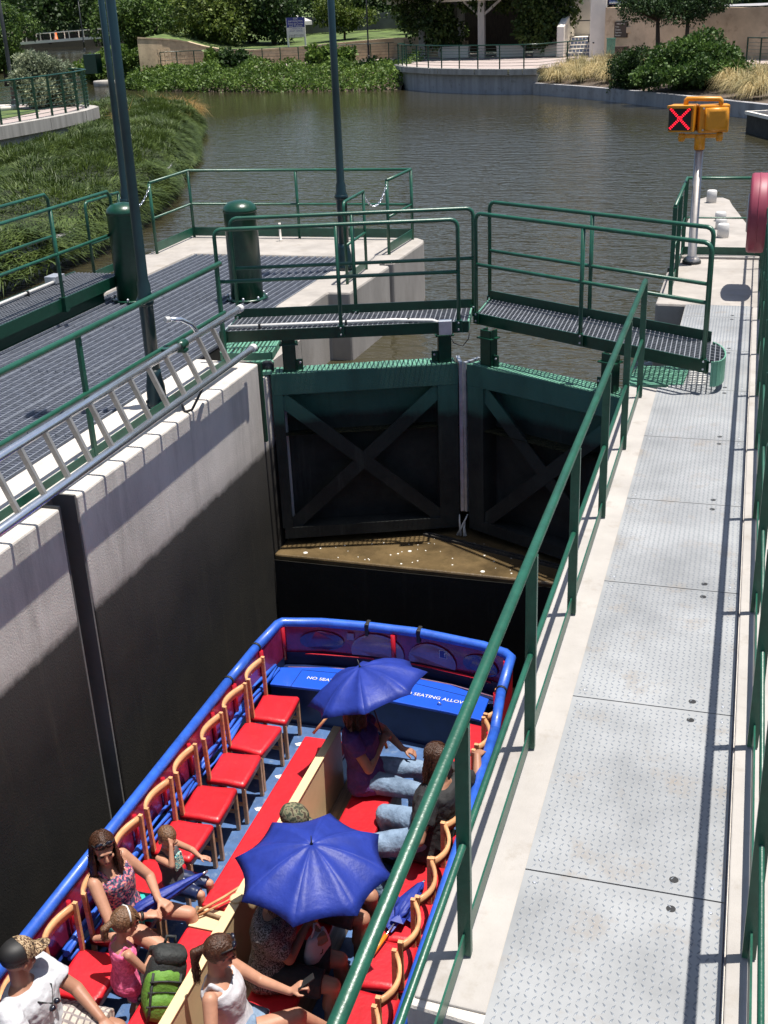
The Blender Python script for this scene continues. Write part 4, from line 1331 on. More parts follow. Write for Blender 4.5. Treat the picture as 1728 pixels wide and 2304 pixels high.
# centre: partition, back to back benches
PT = -2.37
mb = MB().box((-3.045, -.5, FZ + .02), (-2.985, 7.78, PT))
mb.build('partition', 'beige', t, bevel=.006)
MB().box((-3.052, -.5, PT - .002), (-2.978, 7.785, PT + .012)).build('partition_cap', 'beige', t, bevel=.004)
MB().lathe((-3.015, 5.62, PT + .012), [(.05, 0), (.05, .012), (.035, .016)], 16).build('cap_disc', 'beige', t)
MB().box((-2.98, -.5, FZ + .02), (-2.78, 7.95, -2.95)).build('bench_ledge', 'teak', t)
def bench(x0, x1, y0, y1):
    mb = MB()
    mb.box((x0, y0, -2.86), (x1, y1, -2.79))
    return mb.build('bench_seat', 'red', t, bevel=.02)
bench(-3.49, -3.06, 5.93, 8.17)
bench(-3.49, -3.06, 3.4, 5.70)
bench(-3.49, -3.06, .2, 3.3)
bench(-2.80, -2.46, 6.95, 7.98)
bench(-2.80, -2.46, 4.2, 6.88)
bench(-2.80, -2.46, .2, 4.1)
for x0, x1 in ((-3.44, -3.06), (-2.80, -2.50)):
    MB().box((x0, -.4, FZ + .01), (x1, 8.1 if x0 < -3 else 7.9, -2.865)).build('bench_base', 'teak' if x0 > -3 else 'navy', t)
MB().box((-3.49, 5.715, -2.87), (-3.06, 5.915, -2.80)).build('bench_gap_board', 'beige', t, bevel=.004)
MB().box((-2.79, 6.885, -2.86), (-2.46, 6.945, -2.81)).build('bench_gap_board', 'beige', t, bevel=.004)
MB().tube([(-3.46, 5.82, -2.76), (-3.3, 5.95, -2.70), (-3.06, 6.22, -2.62), (-3.05, 6.25, -2.50)], .011, 6).tube([(-3.44, 5.80, -2.77), (-3.25, 5.99, -2.73), (-3.06, 6.2, -2.66)], .008, 6).build('bench_strap', 'wood', t)
MB().tube([(-3.47, 5.86, -2.785), (-3.1, 5.80, -2.775)], .014, 6).tube([(-3.5, 5.80, -2.80), (-3.46, 5.84, -2.73)], .016, 6).build('latch', 'teak', t)
MB().tube([(-3.42, 8.20, -2.78), (-3.32, 8.30, -2.66), (-3.30, 8.35, -2.60)], .014, 6).build('latch', 'wood', t)
# worn pale marks on the aisle floor and rolled clear curtains behind the chairs
for y in (8.60, 8.07, 7.58):
    MB().prism([(-3.77, y + .0), (-3.66, y + .01), (-3.62, y + .06), (-3.75, y + .06), (-3.80, y + .03)], FZ, FZ + .003).build('floor_patch', 'stucco', t)
for (ya, yb) in ((7.4, 9.2), (5.2, 7.3), (3.0, 5.1)):
    mb = MB()
    for j in range(4):
        pts = []
        for k in range(9):
            f = k / 8
            pts.append((-4.205 + .022 * math.sin(7 * f + j * 2) + .014 * j, ya + (yb - ya) * f, RZ - .33 + .018 * math.sin(11 * f + j) - .024 * j))
        mb.tube(pts, [.016 + .007 * math.sin(k * 2 + j) for k in range(9)], 6)
    mb.build('rolled_curtain', 'blue', t)

# ------------------------------------------------------------------ chairs
def make_chair():
    t = thing('chair', (0, 0, 0), 'x', 'chair')
    w, d, z = .225, .185, .43
    rings = []
    for (zz, s_) in ((z - .052, .93), (z - .045, 1.0), (z - .012, 1.0), (z + .004, .95), (z + .010, .82)):
        rg = []
        for (a, b) in ((-1, -.92), (-.92, -1), (0, -1.0), (.92, -1), (1, -.92), (1.03, 0), (1, .92), (.92, 1), (0, 1.0), (-.92, 1), (-1, .92), (-.97, 0)):
            rg.append((a * d * s_ + .0, b * (w if a > 0 else w * .93) * s_, zz))
        rings.append(rg)
    MB().loft(rings).build('seat', 'red', t)
    for s_ in (-1, 1):
        MB().bar((d - .02, s_ * (w - .025), 0), (d - .02, s_ * (w - .025), z - .05), .034, .034).build('leg', 'wood', t, bevel=.004)
        b = MB()
        b.bar((-d - .01, s_ * (w - .045), 0), (-d + .035, s_ * (w - .035), z - .02), .03, .036, upv=(1, 0, 0))
        b.bar((-d + .035, s_ * (w - .035), z - .025), (-d + .03, s_ * (w - .022), .86), .030, .034, upv=(1, 0, 0))
        b.build('leg', 'wood', t, bevel=.003)
        MB().bar((d - .03, s_ * (w - .03), .20), (-d - .02, s_ * (w - .04), .20), .018, .03).build('stretcher', 'wood', t)
    MB().box((d - .03, -w + .03, z - .09), (d - .008, w - .03, z - .05)).build('apron', 'wood', t)
    # bowed top slat
    mb = MB()
    N_ = 9
    pr_ = None
    for k in range(N_):
        f = k / (N_ - 1) * 2 - 1
        x = -d + .012 - .07 * (1 - f * f); y = f * (w - .022); zz = .815 - .02 * (1 - f * f)
        cur = [(x, y, zz - .045), (x + .022, y, zz - .045), (x + .020, y, zz + .035), (x - .006, y, zz + .035)]
        if pr_: rings_.append(cur)
        else: rings_ = [cur]
        pr_ = cur
    mb.loft(rings_)
    mb.build('top_slat', 'wood', t)
    return t
proto = make_chair()
left_lab = ['red seated wooden chair next to the blue bow deck, left row', 'second red wooden chair from the bow in the left row', 'third red wooden chair from the bow in the left row',
            'fourth red wooden chair from the bow in the left row', 'fifth red wooden chair from the bow, beside the small boy', 'red wooden chair the small boy sits on',
            'red wooden chair under the woman in the floral top', 'empty red wooden chair between the man in the cap and the floral woman', 'red wooden chair under the man in the white T-shirt']
first = True
for k, lab in enumerate(left_lab):
    o = proto if first else copy_tree(proto)
    first = False
    o.location = (-3.945 - .012 * k * .5 + rng.uniform(-.012, .02), 8.575 - .49 * k + rng.uniform(-.012, .012), FZ)
    o.rotation_euler = (0, 0, R(rng.uniform(-4, 4)))
    tag(o, lab, 'chair', 'wooden chairs along the left side of the boat')
right_y = [8.53, 8.05, 7.58, 7.02, 6.60, 6.19, 5.75, 5.27, 4.80, 4.33]
right_lab = ['red wooden chair at the front of the right row beside the bow deck', 'second red wooden chair from the bow in the right row', 'third red wooden chair from the bow in the right row',
             'red wooden chair under the person in black', 'red wooden chair just behind the person in black', 'red wooden chair with the collapsed blue umbrella on it',
             'red wooden chair behind the orange umbrella handle, right row', 'red wooden chair opposite the lady with the white bag', 'red wooden chair second from the bottom edge, right row', 'red wooden chair nearest the camera in the right row']
for y, lab in zip(right_y, right_lab):
    o = copy_tree(proto)
    o.location = (-1.975, y, FZ)
    o.rotation_euler = (0, 0, math.pi + R(rng.uniform(-5, 5)))
    tag(o, lab, 'chair', 'wooden chairs along the right side of the boat')

# ------------------------------------------------------------------ umbrellas
def umbrella(apex, foot, rad, depth, label, roll=0.0):
    apex, foot = Vector(apex), Vector(foot)
    t = thing('umbrella', foot, label, 'umbrella', 'open blue umbrellas')
    ax = (apex - foot).normalized()
    a = ax.orthogonal().normalized()
    a = Quaternion(ax, roll) @ a
    b = ax.cross(a)
    n = 8
    sub = 6
    levels = [0, .12, .3, .5, .7, .86, 1.0]
    rings = []
    for L_ in levels:
        rg = []
        for k in range(n * sub):
            th = 2 * math.pi * k / (n * sub)
            ph = (k % sub) / sub
            ribness = abs(2 * ph - 1)               # 1 on a rib, 0 mid panel
            flat = math.cos(math.pi / n) / math.cos((ph - .5) * 2 * math.pi / n)
            r_ = rad * L_ * (flat if True else 1)
            scal = (1 - .085 * (1 - ribness ** 2) * L_ ** 3)
            dz = -depth * (L_ ** 2.1) - .055 * rad * (1 - ribness ** 1.5) * math.sin(math.pi * min(1, L_ * .92)) + rng.normal() * .0012 * L_
            rg.append(apex + (a * math.cos(th) + b * math.sin(th)) * r_ * scal + ax * dz)
        rings.append(rg)
    mb = MB()
    NN = n * sub
    for k in range(n):                      # sharp seams along the ribs: one gore at a time
        rg = [[r_[(k * sub + j) % NN] for j in range(sub + 1)] for r_ in rings]
        vs = [p for r_ in rg for p in r_]
        m_ = sub + 1
        mb.add(vs, [(i * m_ + j, (i + 1) * m_ + j, (i + 1) * m_ + j + 1, i * m_ + j + 1) for i in range(len(rg) - 1) for j in range(sub)], True)
    can = mb.build('canopy', 'fabric_blue', t)
    so = can.modifiers.new('thick', 'SOLIDIFY'); so.thickness = .0015
    for k in range(n):
        th = 2 * math.pi * k / n
        d = a * math.cos(th) + b * math.sin(th)
        pts = [apex + d * rad * L_ + ax * (-depth * L_ ** 2.1 - .006) for L_ in (.02, .3, .6, .85, 1.0)]
        MB().tube(pts, .003, 5).build('rib', 'dark_metal', t)
        MB().tube([apex - ax * .24 + d * .012, apex + d * rad * .48 + ax * (-depth * .48 ** 2.1 - .012)], .0025, 5).build('stretcher', 'dark_metal', t)
    MB().tube([foot, apex - ax * .01], .006, 8).build('shaft', 'dark_metal', t)
    MB().tube([apex - ax * .005, apex + ax * .012, apex + ax * .07], [.014, .006, .003], 8).build('ferrule', 'dark_metal', t)
    MB().tube([foot - ax * .05, foot + ax * .07], .014, 8).build('handle', 'orange', t)
    return t
umbrella((-2.43, 5.65, -1.78), (-2.455, 5.67, -2.50), .545, .20, 'open blue umbrella over the lady with the white bag, larger and nearer', .12)
umbrella((-2.80, 7.84, -1.765), (-2.585, 7.77, -2.45), .535, .21, 'open blue umbrella over the woman in purple near the bow', .33)
def folded(tip, end, r_, label, handle):
    tip, end = Vector(tip), Vector(end)
    t = thing('umbrella', end, label, 'umbrella', 'closed blue umbrellas')
    d = (tip - end).normalized()
    a = d.orthogonal().normalized(); b = d.cross(a)
    rings = []
    for f, s_ in ((0, .45), (.12, .95), (.35, 1.0), (.6, .75), (.85, .4), (.93, .16)):
        rg = []
        for k in range(24):
            th = 2 * math.pi * k / 24
            w_ = 1 + .33 * math.sin(8 * th + f * 5)
            rg.append(end.lerp(tip, f) + (a * math.cos(th) + b * math.sin(th)) * r_ * s_ * w_)
        rings.append(rg)
    MB().loft(rings).build('canopy', 'fabric_blue', t)
    MB().tube([end.lerp(tip, .9), tip], .006, 8).build('ferrule', 'alu', t)
    MB().tube([end - d * .02, end.lerp(tip, .05)], .012, 8).build('shaft', 'dark_metal', t)
    if handle:
        MB().tube([end - d * .22, end - d * .02], .006, 8).build('rod', 'alu', t)
        MB().tube([end - d * .34, end - d * .16], .016, 8).build('handle', 'orange', t)
    return t
folded((-3.42, 5.98, -2.50), (-3.80, 5.48, -2.555), .045, 'closed blue umbrella across the lap of the woman in the floral top', False)
t = folded((-1.90, 6.50, -2.70), (-2.00, 6.10, -2.74), .060, 'collapsed blue umbrella with orange handle lying on a right row chair', True)
mb = MB()
for k in range(7):
    a = rng.uniform(0, 6.28)
    c = Vector((-1.99 + rng.uniform(-.07, .08), 6.23 + rng.uniform(-.12, .14), -2.785))
    p = [c + Vector((math.cos(a + j * 1.6) * rng.uniform(.06, .12), math.sin(a + j * 1.6) * rng.uniform(.07, .15), rng.uniform(.0, .075))) for j in range(4)]
    mb.add(p + [c + Vector((0, 0, rng.uniform(.06, .10)))], [(0, 1, 4), (1, 2, 4), (2, 3, 4), (3, 0, 4)])
mb.build('loose_fold', 'fabric_blue', t)

# ------------------------------------------------------------------ backpack on the left bench
bp = Vector((-3.36, 4.96, -2.84))
t = thing('backpack', bp, 'green and black backpack propped on the left bench', 'backpack')
tilt = Matrix.Rotation(R(10), 3, 'Y') @ Matrix.Rotation(R(-22), 3, 'X') @ Matrix.Rotation(R(-55), 3, 'Z') * .94
def sack(c, rx, ry, rz, e=3.0, n=18, m=12):
    mb = MB(); vs = []
    for i in range(m + 1):
        ph = math.pi * i / m
        for k in range(n):
            th = 2 * math.pi * k / n
            f = lambda x: math.copysign(abs(x) ** (2 / e), x)
            p = Vector((rx * f(math.sin(ph)) * f(math.cos(th)), ry * f(math.sin(ph)) * f(math.sin(th)), rz * f(math.cos(ph))))
            p *= 1 + .03 * math.sin(5 * th + 3 * ph)
            vs.append(bp + tilt @ (Vector(c) + p))
    fs = []
    for i in range(m):
        for k in range(n):
            k2 = (k + 1) % n
            fs.append((i * n + k, (i + 1) * n + k, (i + 1) * n + k2, i * n + k2))
    return mb.add(vs, fs, True)
sack((0, 0, .24), .10, .145, .25).build('body', 'packblack', t)
sack((.06, -.02, .20), .085, .135, .18).build('front_pocket', 'packgreen', t)
sack((.12, -.02, .12), .06, .115, .105).build('lower_pocket', 'packgreen', t)
sack((.0, 0, .45), .095, .125, .06).build('top_flap', 'packblack', t)
for s_ in (-1, 1):
    MB().tube([bp + tilt @ Vector(p) for p in ((-.10, s_ * .07, .44), (-.17, s_ * .09, .40), (-.19, s_ * .10, .25), (-.15, s_ * .12, .08), (-.09, s_ * .11, .04))], .022, 8).build('shoulder_strap', 'packblack', t)
    MB().tube([bp + tilt @ Vector(p) for p in ((.10, s_ * .10 - .02, .36), (.155, s_ * .10 - .02, .22), (.185, s_ * .09 - .02, .10), (.14, s_ * .08 - .02, .01))], .010, 6).build('compression_strap', 'packblack', t)
for z in (.30, .22, .135):
    MB().tube([bp + tilt @ Vector((.115 + (.06 if z < .2 else .022), -.02 + y, z + .02 * math.cos(y * 9))) for y in (-.12, -.06, 0, .06, .12)], .007, 6).build('zip', 'packblack', t)
MB().tube([bp + tilt @ Vector(p) for p in ((-.06, -.04, .49), (-.07, -.03, .55), (-.07, .03, .55), (-.06, .04, .49))], .012, 6).build('grab_loop', 'packblack', t)
# ================================================================== PEOPLE
def capsule(mb, a, b, ra, rb, n=12):
    a, b = Vector(a), Vector(b)
    d = (b - a); L = d.length
    d = d / L if L > 1e-6 else Vector((0, 0, 1))
    x = d.orthogonal().normalized(); y = d.cross(x)
    rings = []
    for k in range(5):
        th = math.pi / 2 * (1 - k / 4)
        rings.append((a - d * ra * math.sin(th), max(ra * math.cos(th), ra * .03)))
    for k in range(5):
        th = math.pi / 2 * k / 4
        rings.append((b + d * rb * math.sin(th), max(rb * math.cos(th), rb * .03)))
    mb.loft([[c + (x * math.cos(2 * math.pi * i / n) + y * math.sin(2 * math.pi * i / n)) * r_ for i in range(n)] for c, r_ in rings])

def cone(mb, a, b, ra, rb, n=14):
    a, b = Vector(a), Vector(b)
    d = (b - a).normalized()
    x = d.orthogonal().normalized(); y = d.cross(x)
    mb.loft([[c + (x * math.cos(2 * math.pi * i / n) + y * math.sin(2 * math.pi * i / n)) * r_ for i in range(n)] for c, r_ in ((a, ra), (a.lerp(b, .5), (ra + rb) / 2), (b, rb))])

def remesh(mb, name, mat, parent, voxel=.009, smooth=4, fac=.5, disp=0, dscale=.08):
    me = mb.mesh(name, ORG[parent.name])
    ob = bpy.data.objects.new(name + '_raw', me)
    r_ = ob.modifiers.new('r', 'REMESH'); r_.mode = 'VOXEL'; r_.voxel_size = voxel; r_.use_smooth_shade = True
    if smooth:
        s_ = ob.modifiers.new('s', 'SMOOTH'); s_.factor = fac; s_.iterations = smooth
    m2 = evaluated_mesh(ob)
    m2.name = name
    if disp:                                  # soft cloth folds
        from mathutils import noise
        n_ = len(m2.vertices)
        co = np.empty(n_ * 3, np.float32); no = np.empty(n_ * 3, np.float32)
        m2.vertices.foreach_get('co', co); m2.vertices.foreach_get('normal', no)
        co = co.reshape(-1, 3); no = no.reshape(-1, 3)
        q = co / dscale
        am = np.array([noise.noise((x, y, z * .55)) + .5 * noise.noise((x * 2.1, y * 2.1, z * 2.1)) for x, y, z in q.tolist()], np.float32)
        m2.vertices.foreach_set('co', (co + no * am[:, None] * disp).ravel())
        m2.update()
    m2.materials.clear()
    m2.materials.append(M[mat])
    m2.polygons.foreach_set('use_smooth', [True] * len(m2.polygons))
    o = bpy.data.objects.new(name, m2)
    col.objects.link(o)
    o.parent = parent
    ORG[o.name] = ORG[parent.name]
    return o

def ik(a, c, l1, l2, pole):
    a, c, pole = Vector(a), Vector(c), Vector(pole)
    d = c - a; L = d.length
    if L > (l1 + l2) * .995:
        c = a + d * ((l1 + l2) * .995 / L); d = c - a; L = d.length
    u = d / L
    x = (l1 * l1 - l2 * l2 + L * L) / (2 * L)
    h = math.sqrt(max(0, l1 * l1 - x * x))
    pv = pole - u * pole.dot(u)
    pv.normalize()
    return a + u * x + pv * h, c

class Body: pass

def person(label, pelvis, neck, facing, face=None, s=1.0, wr=None, el=None, ank=None, kn=None, skin='skin', male=False, sh_tilt=0, foot_dir=None, curl=(.9, .9), grip=None, head_up=(0, 0, 1), hand_dir=None, palm=None):
    """wr/ank: (right, left) targets; el/kn: (right, left) pole directions"""
    B = Body()
    pelvis, neck = Vector(pelvis), Vector(neck)
    f = Vector(facing); f.z = 0; f.normalize()
    sp = (neck - pelvis).normalized()
    rgt = f.cross(Vector((0, 0, 1))).normalized()
    fwd = rgt.cross(sp).normalized() * -1
    if fwd.dot(f) < 0: fwd = -fwd
    t = thing('person', (pelvis.x, pelvis.y, FZ), label, 'person')
    B.t, B.s, B.f, B.rgt, B.fwd, B.sp = t, s, f, rgt, fwd, sp
    sw = (.185 if male else .165) * s
    B.sh = [neck - sp * .055 * s + rgt * sw * k + Vector((0, 0, sh_tilt * k)) for k in (1, -1)]
    B.hip = [pelvis + rgt * .088 * s * k for k in (1, -1)]
    ua, fa = .275 * s, .245 * s
    B.el, B.wr = [None] * 2, [None] * 2
    for i in (0, 1):
        B.el[i], B.wr[i] = ik(B.sh[i], wr[i], ua, fa, el[i])
    th, shn = .43 * s, .41 * s
    B.kn, B.an = [None] * 2, [None] * 2
    for i in (0, 1):
        B.kn[i], B.an[i] = ik(B.hip[i], ank[i], th, shn, kn[i] if kn else (f + Vector((0, 0, .6))))
    face = Vector(face).normalized() if face else f.copy()
    B.face = face
    hu = Vector(head_up)
    hr = face.cross(hu).normalized(); hu = hr.cross(face).normalized()
    hs = s if s > .85 else s * 1.42
    B.hs, B.hr, B.hu = hs, hr, hu
    B.hc = neck + sp * .06 * s + hu * .115 * hs + face * .02 * hs
    mb = MB()
    g = 1.0 if not male else 1.1
    # torso loft
    def ring(c, rx, ry, n=20, sq=2.3):
        out = []
        for k in range(n):
            a = 2 * math.pi * k / n
            ca, sa = math.cos(a), math.sin(a)
            out.append(c + rgt * rx * math.copysign(abs(ca) ** (2 / sq), ca) + fwd * ry * math.copysign(abs(sa) ** (2 / sq), sa))
        return out
    B.ring = ring
    L = (neck - pelvis).length
    def st(k): return pelvis + sp * L * k
    if male: prof = [(-.20, .15, .11), (-.08, .165, .125), (.08, .155, .118), (.3, .150, .112), (.55, .165, .118), (.75, .175, .115), (.88, .165, .095), (.97, .09, .065), (1.02, .058, .055)]
    else: prof = [(-.20, .15, .115), (-.08, .168, .125), (.08, .160, .115), (.32, .128, .098), (.55, .140, .112), (.72, .150, .120), (.86, .148, .090), (.96, .08, .058), (1.02, .050, .048)]
    B.prof, B.st, B.g = prof, st, g
    mb.loft([ring(st(k) + fwd * (.012 * s if .5 < k < .8 else 0), rx * s, ry * s) for k, rx, ry in prof])
    capsule(mb, neck - sp * .05 * s, B.hc - hu * .05 * hs - face * .02 * hs, .056 * s * g, .050 * s * g)
    for i in (0, 1):
        capsule(mb, B.sh[i], B.el[i], .050 * s * g, .039 * s * g)
        capsule(mb, B.el[i], B.wr[i], .040 * s * g, .026 * s * g)
        capsule(mb, B.hip[i], B.kn[i], .088 * s * g, .055 * s * g, 16)
        d = (B.an[i] - B.kn[i])
        back = d.cross(rgt).normalized()
        if back.dot(f) > 0: back = -back
        capsule(mb, B.kn[i], B.an[i], .053 * s * g, .036 * s * g)
        capsule(mb, B.kn[i] + d * .15 + back * .012 * s, B.kn[i] + d * .45 + back * .016 * s, .045 * s * g, .046 * s * g)
        fd = Vector(foot_dir[i]).normalized() if foot_dir else f
        heel = B.an[i] + Vector((0, 0, -.045 * s)) - fd * .035 * s
        capsule(mb, heel, heel + fd * .19 * s + Vector((0, 0, -.018 * s)), .034 * s, .026 * s)
        # hand
        hd = Vector(hand_dir[i]).normalized() if hand_dir and hand_dir[i] else (B.wr[i] - B.el[i]).normalized()
        pn = Vector(palm[i]).normalized() if palm and palm[i] else Vector((0, 0, -1))
        pn = (pn - hd * pn.dot(hd)).normalized()
        sd = hd.cross(pn).normalized()
        if i == 0: th_s = sd if sd.dot(-rgt) > 0 else -sd
        else: th_s = sd if sd.dot(rgt) > 0 else -sd
        W0 = B.wr[i]
        q = s
        rings = []
        for dd, w_, h_ in ((0, .024, .020), (.03, .034, .017), (.065, .041, .016), (.092, .040, .014)):
            rings.append([W0 + hd * dd * q + th_s * w_ * q * math.cos(a) + pn * h_ * q * math.sin(a) for a in [2 * math.pi * j / 10 for j in range(10)]])
        mb.loft(rings)
        cu = curl[i]
        for j, (off, ln) in enumerate(((.030, .068), (.010, .078), (-.011, .072), (-.031, .056))):
            b0 = W0 + hd * .088 * q + th_s * off * q
            c1 = cu * .55
            d1 = (hd * math.cos(c1) + pn * math.sin(c1) + th_s * off * 1.6).normalized()
            d2 = (hd * math.cos(c1 + cu * .9) + pn * math.sin(c1 + cu * .9)).normalized()
            m1 = b0 + d1 * ln * .55 * q; m2 = m1 + d2 * ln * .5 * q
            capsule(mb, b0 - hd * .012 * q, m1, .0095 * q, .0088 * q, 8)
            capsule(mb, m1, m2, .0088 * q, .0075 * q, 8)
        tb = W0 + hd * .030 * q + th_s * .030 * q
        tm = tb + (hd * .6 + th_s * .75 + pn * .25).normalized() * .038 * q
        te = tm + (hd * .9 + th_s * .15 + pn * .45 * cu).normalized() * .030 * q
        capsule(mb, tb, tm, .0125 * q, .0105 * q, 8); capsule(mb, tm, te, .0105 * q, .0085 * q, 8)
    # head: skull, jaw, face
    H_ = lambda x, y, z: B.hc + hr * x * hs + face * y * hs + hu * z * hs
    rot = Matrix((hr, face, hu)).transposed()
    B.H, B.rot = H_, rot
    mb.ball(H_(0, -.012, .022), (.074 * hs, .092 * hs, .088 * hs), 18, 12, rot)
    mb.ball(H_(0, .028, -.045), (.056 * hs, .058 * hs, .068 * hs), 14, 10, rot)
    mb.ball(H_(0, .058, -.095), (.026 * hs, .022 * hs, .018 * hs), 10, 8, rot)
    capsule(mb, H_(0, .083, .012), H_(0, .103, -.028), .010 * hs, .014 * hs, 8)
    mb.ball(H_(.011, .092, -.032), .009 * hs, 8, 6); mb.ball(H_(-.011, .092, -.032), .009 * hs, 8, 6)
    capsule(mb, H_(-.036, .078, .026), H_(.036, .078, .026), .011 * hs, .011 * hs, 8)
    for k in (-1, 1):
        mb.ball(H_(.042 * k, .062, -.022), (.02 * hs, .02 * hs, .016 * hs), 8, 6, rot)
        mb.ball(H_(.076 * k, -.008, -.012), (.010 * hs, .020 * hs, .032 * hs), 8, 8, rot)
    capsule(mb, H_(-.018, .082, -.066), H_(.018, .082, -.066), .009 * hs, .009 * hs, 8)
    remesh(mb, 'body', skin, t, .0075 if s > .8 else .006, 3, .45)
    for k in (-1, 1):
        MB().ball(H_(.030 * k, .081, .006), (.013 * hs, .007 * hs, .0062 * hs), 10, 6, rot).build('eye', 'eye', t)
        MB().tube([H_(.014 * k, .0905, .025), H_(.030 * k, .0905, .030), H_(.046 * k, .081, .024)], .0042 * hs, 6).build('eyebrow', 'hair_dark', t)
    MB().ball(H_(0, .090, -.0655), (.021 * hs, .006 * hs, .0065 * hs), 10, 6, rot).build('mouth', 'lip', t)
    return B

def top(B, mat, k0=-.18, k1=.93, infl=.013, sleeve=0, sl_w=.012, straps=False, disp=.005, name='shirt', voxel=.009):
    mb = MB()
    s = B.s
    rings = []
    pk = [p for p in B.prof if k0 <= p[0] <= k1]
    for k, rx, ry in pk:
        low = 1.06 if k < .05 else 1.0
        rings.append(B.ring(B.st(k) + B.fwd * (.012 * s if .5 < k < .8 else 0), (rx * low + infl) * s, (ry * low + infl) * s))
    mb.loft(rings)
    for i in (0, 1):
        if sleeve:
            cone(mb, B.sh[i] - (B.el[i] - B.sh[i]) * .12, B.sh[i].lerp(B.el[i], sleeve), (.056 + sl_w) * s * B.g, (.050 + sl_w * 1.2) * s * B.g)
            mb.ball(B.sh[i], (.058 + sl_w * .6) * s * B.g, 12, 8)
        if straps:
            capsule(mb, B.st(.80) + B.rgt * .085 * s * (1 - 2 * i) + B.fwd * .085 * s, B.st(.985) + B.rgt * .095 * s * (1 - 2 * i) + B.fwd * .0, .017 * s, .017 * s, 8)
            capsule(mb, B.st(.80) + B.rgt * .085 * s * (1 - 2 * i) - B.fwd * .085 * s, B.st(.985) + B.rgt * .095 * s * (1 - 2 * i), .017 * s, .017 * s, 8)
    return remesh(mb, name, mat, B.t, voxel, 5, .5, disp * s, .07 * s)

def pants(B, mat, length=2.0, infl=.012, disp=.005, name='trousers', loose=1.0):
    mb = MB(); s = B.s
    rings = [B.ring(B.st(k), (rx + infl) * s, (ry + infl) * s) for k, rx, ry in B.prof if k <= .1]
    mb.loft(rings)
    for i in (0, 1):
        if length <= 1:
            e = B.hip[i].lerp(B.kn[i], length)
            cone(mb, B.hip[i], e, (.090 + infl) * s * B.g, ((.088 + (.055 - .088) * length) + infl * 1.6 * loose) * s * B.g, 18)
            mb.ball(B.hip[i], (.09 + infl) * s * B.g, 14, 10)
        else:
            capsule(mb, B.hip[i], B.kn[i], (.090 + infl) * s * B.g, (.058 + infl) * s * B.g, 16)
            e = B.kn[i].lerp(B.an[i], length - 1)
            cone(mb, B.kn[i], e, (.060 + infl) * s * B.g, (.048 + infl * 1.5) * s * B.g)
    return remesh(mb, name, mat, B.t, .009, 4, .5, disp * s, .06 * s)

def shoes(B, mat, name='shoe'):
    for i in (0, 1):
        mb = MB()
        fd = B.f
        heel = B.an[i] + Vector((0, 0, -.05 * B.s)) - fd * .035 * B.s
        capsule(mb, heel, heel + fd * .20 * B.s + Vector((0, 0, -.014 * B.s)), .043 * B.s, .036 * B.s)
        capsule(mb, heel, B.an[i] + Vector((0, 0, .0)), .042 * B.s, .042 * B.s)
        remesh(mb, name, mat, B.t, .008, 3)

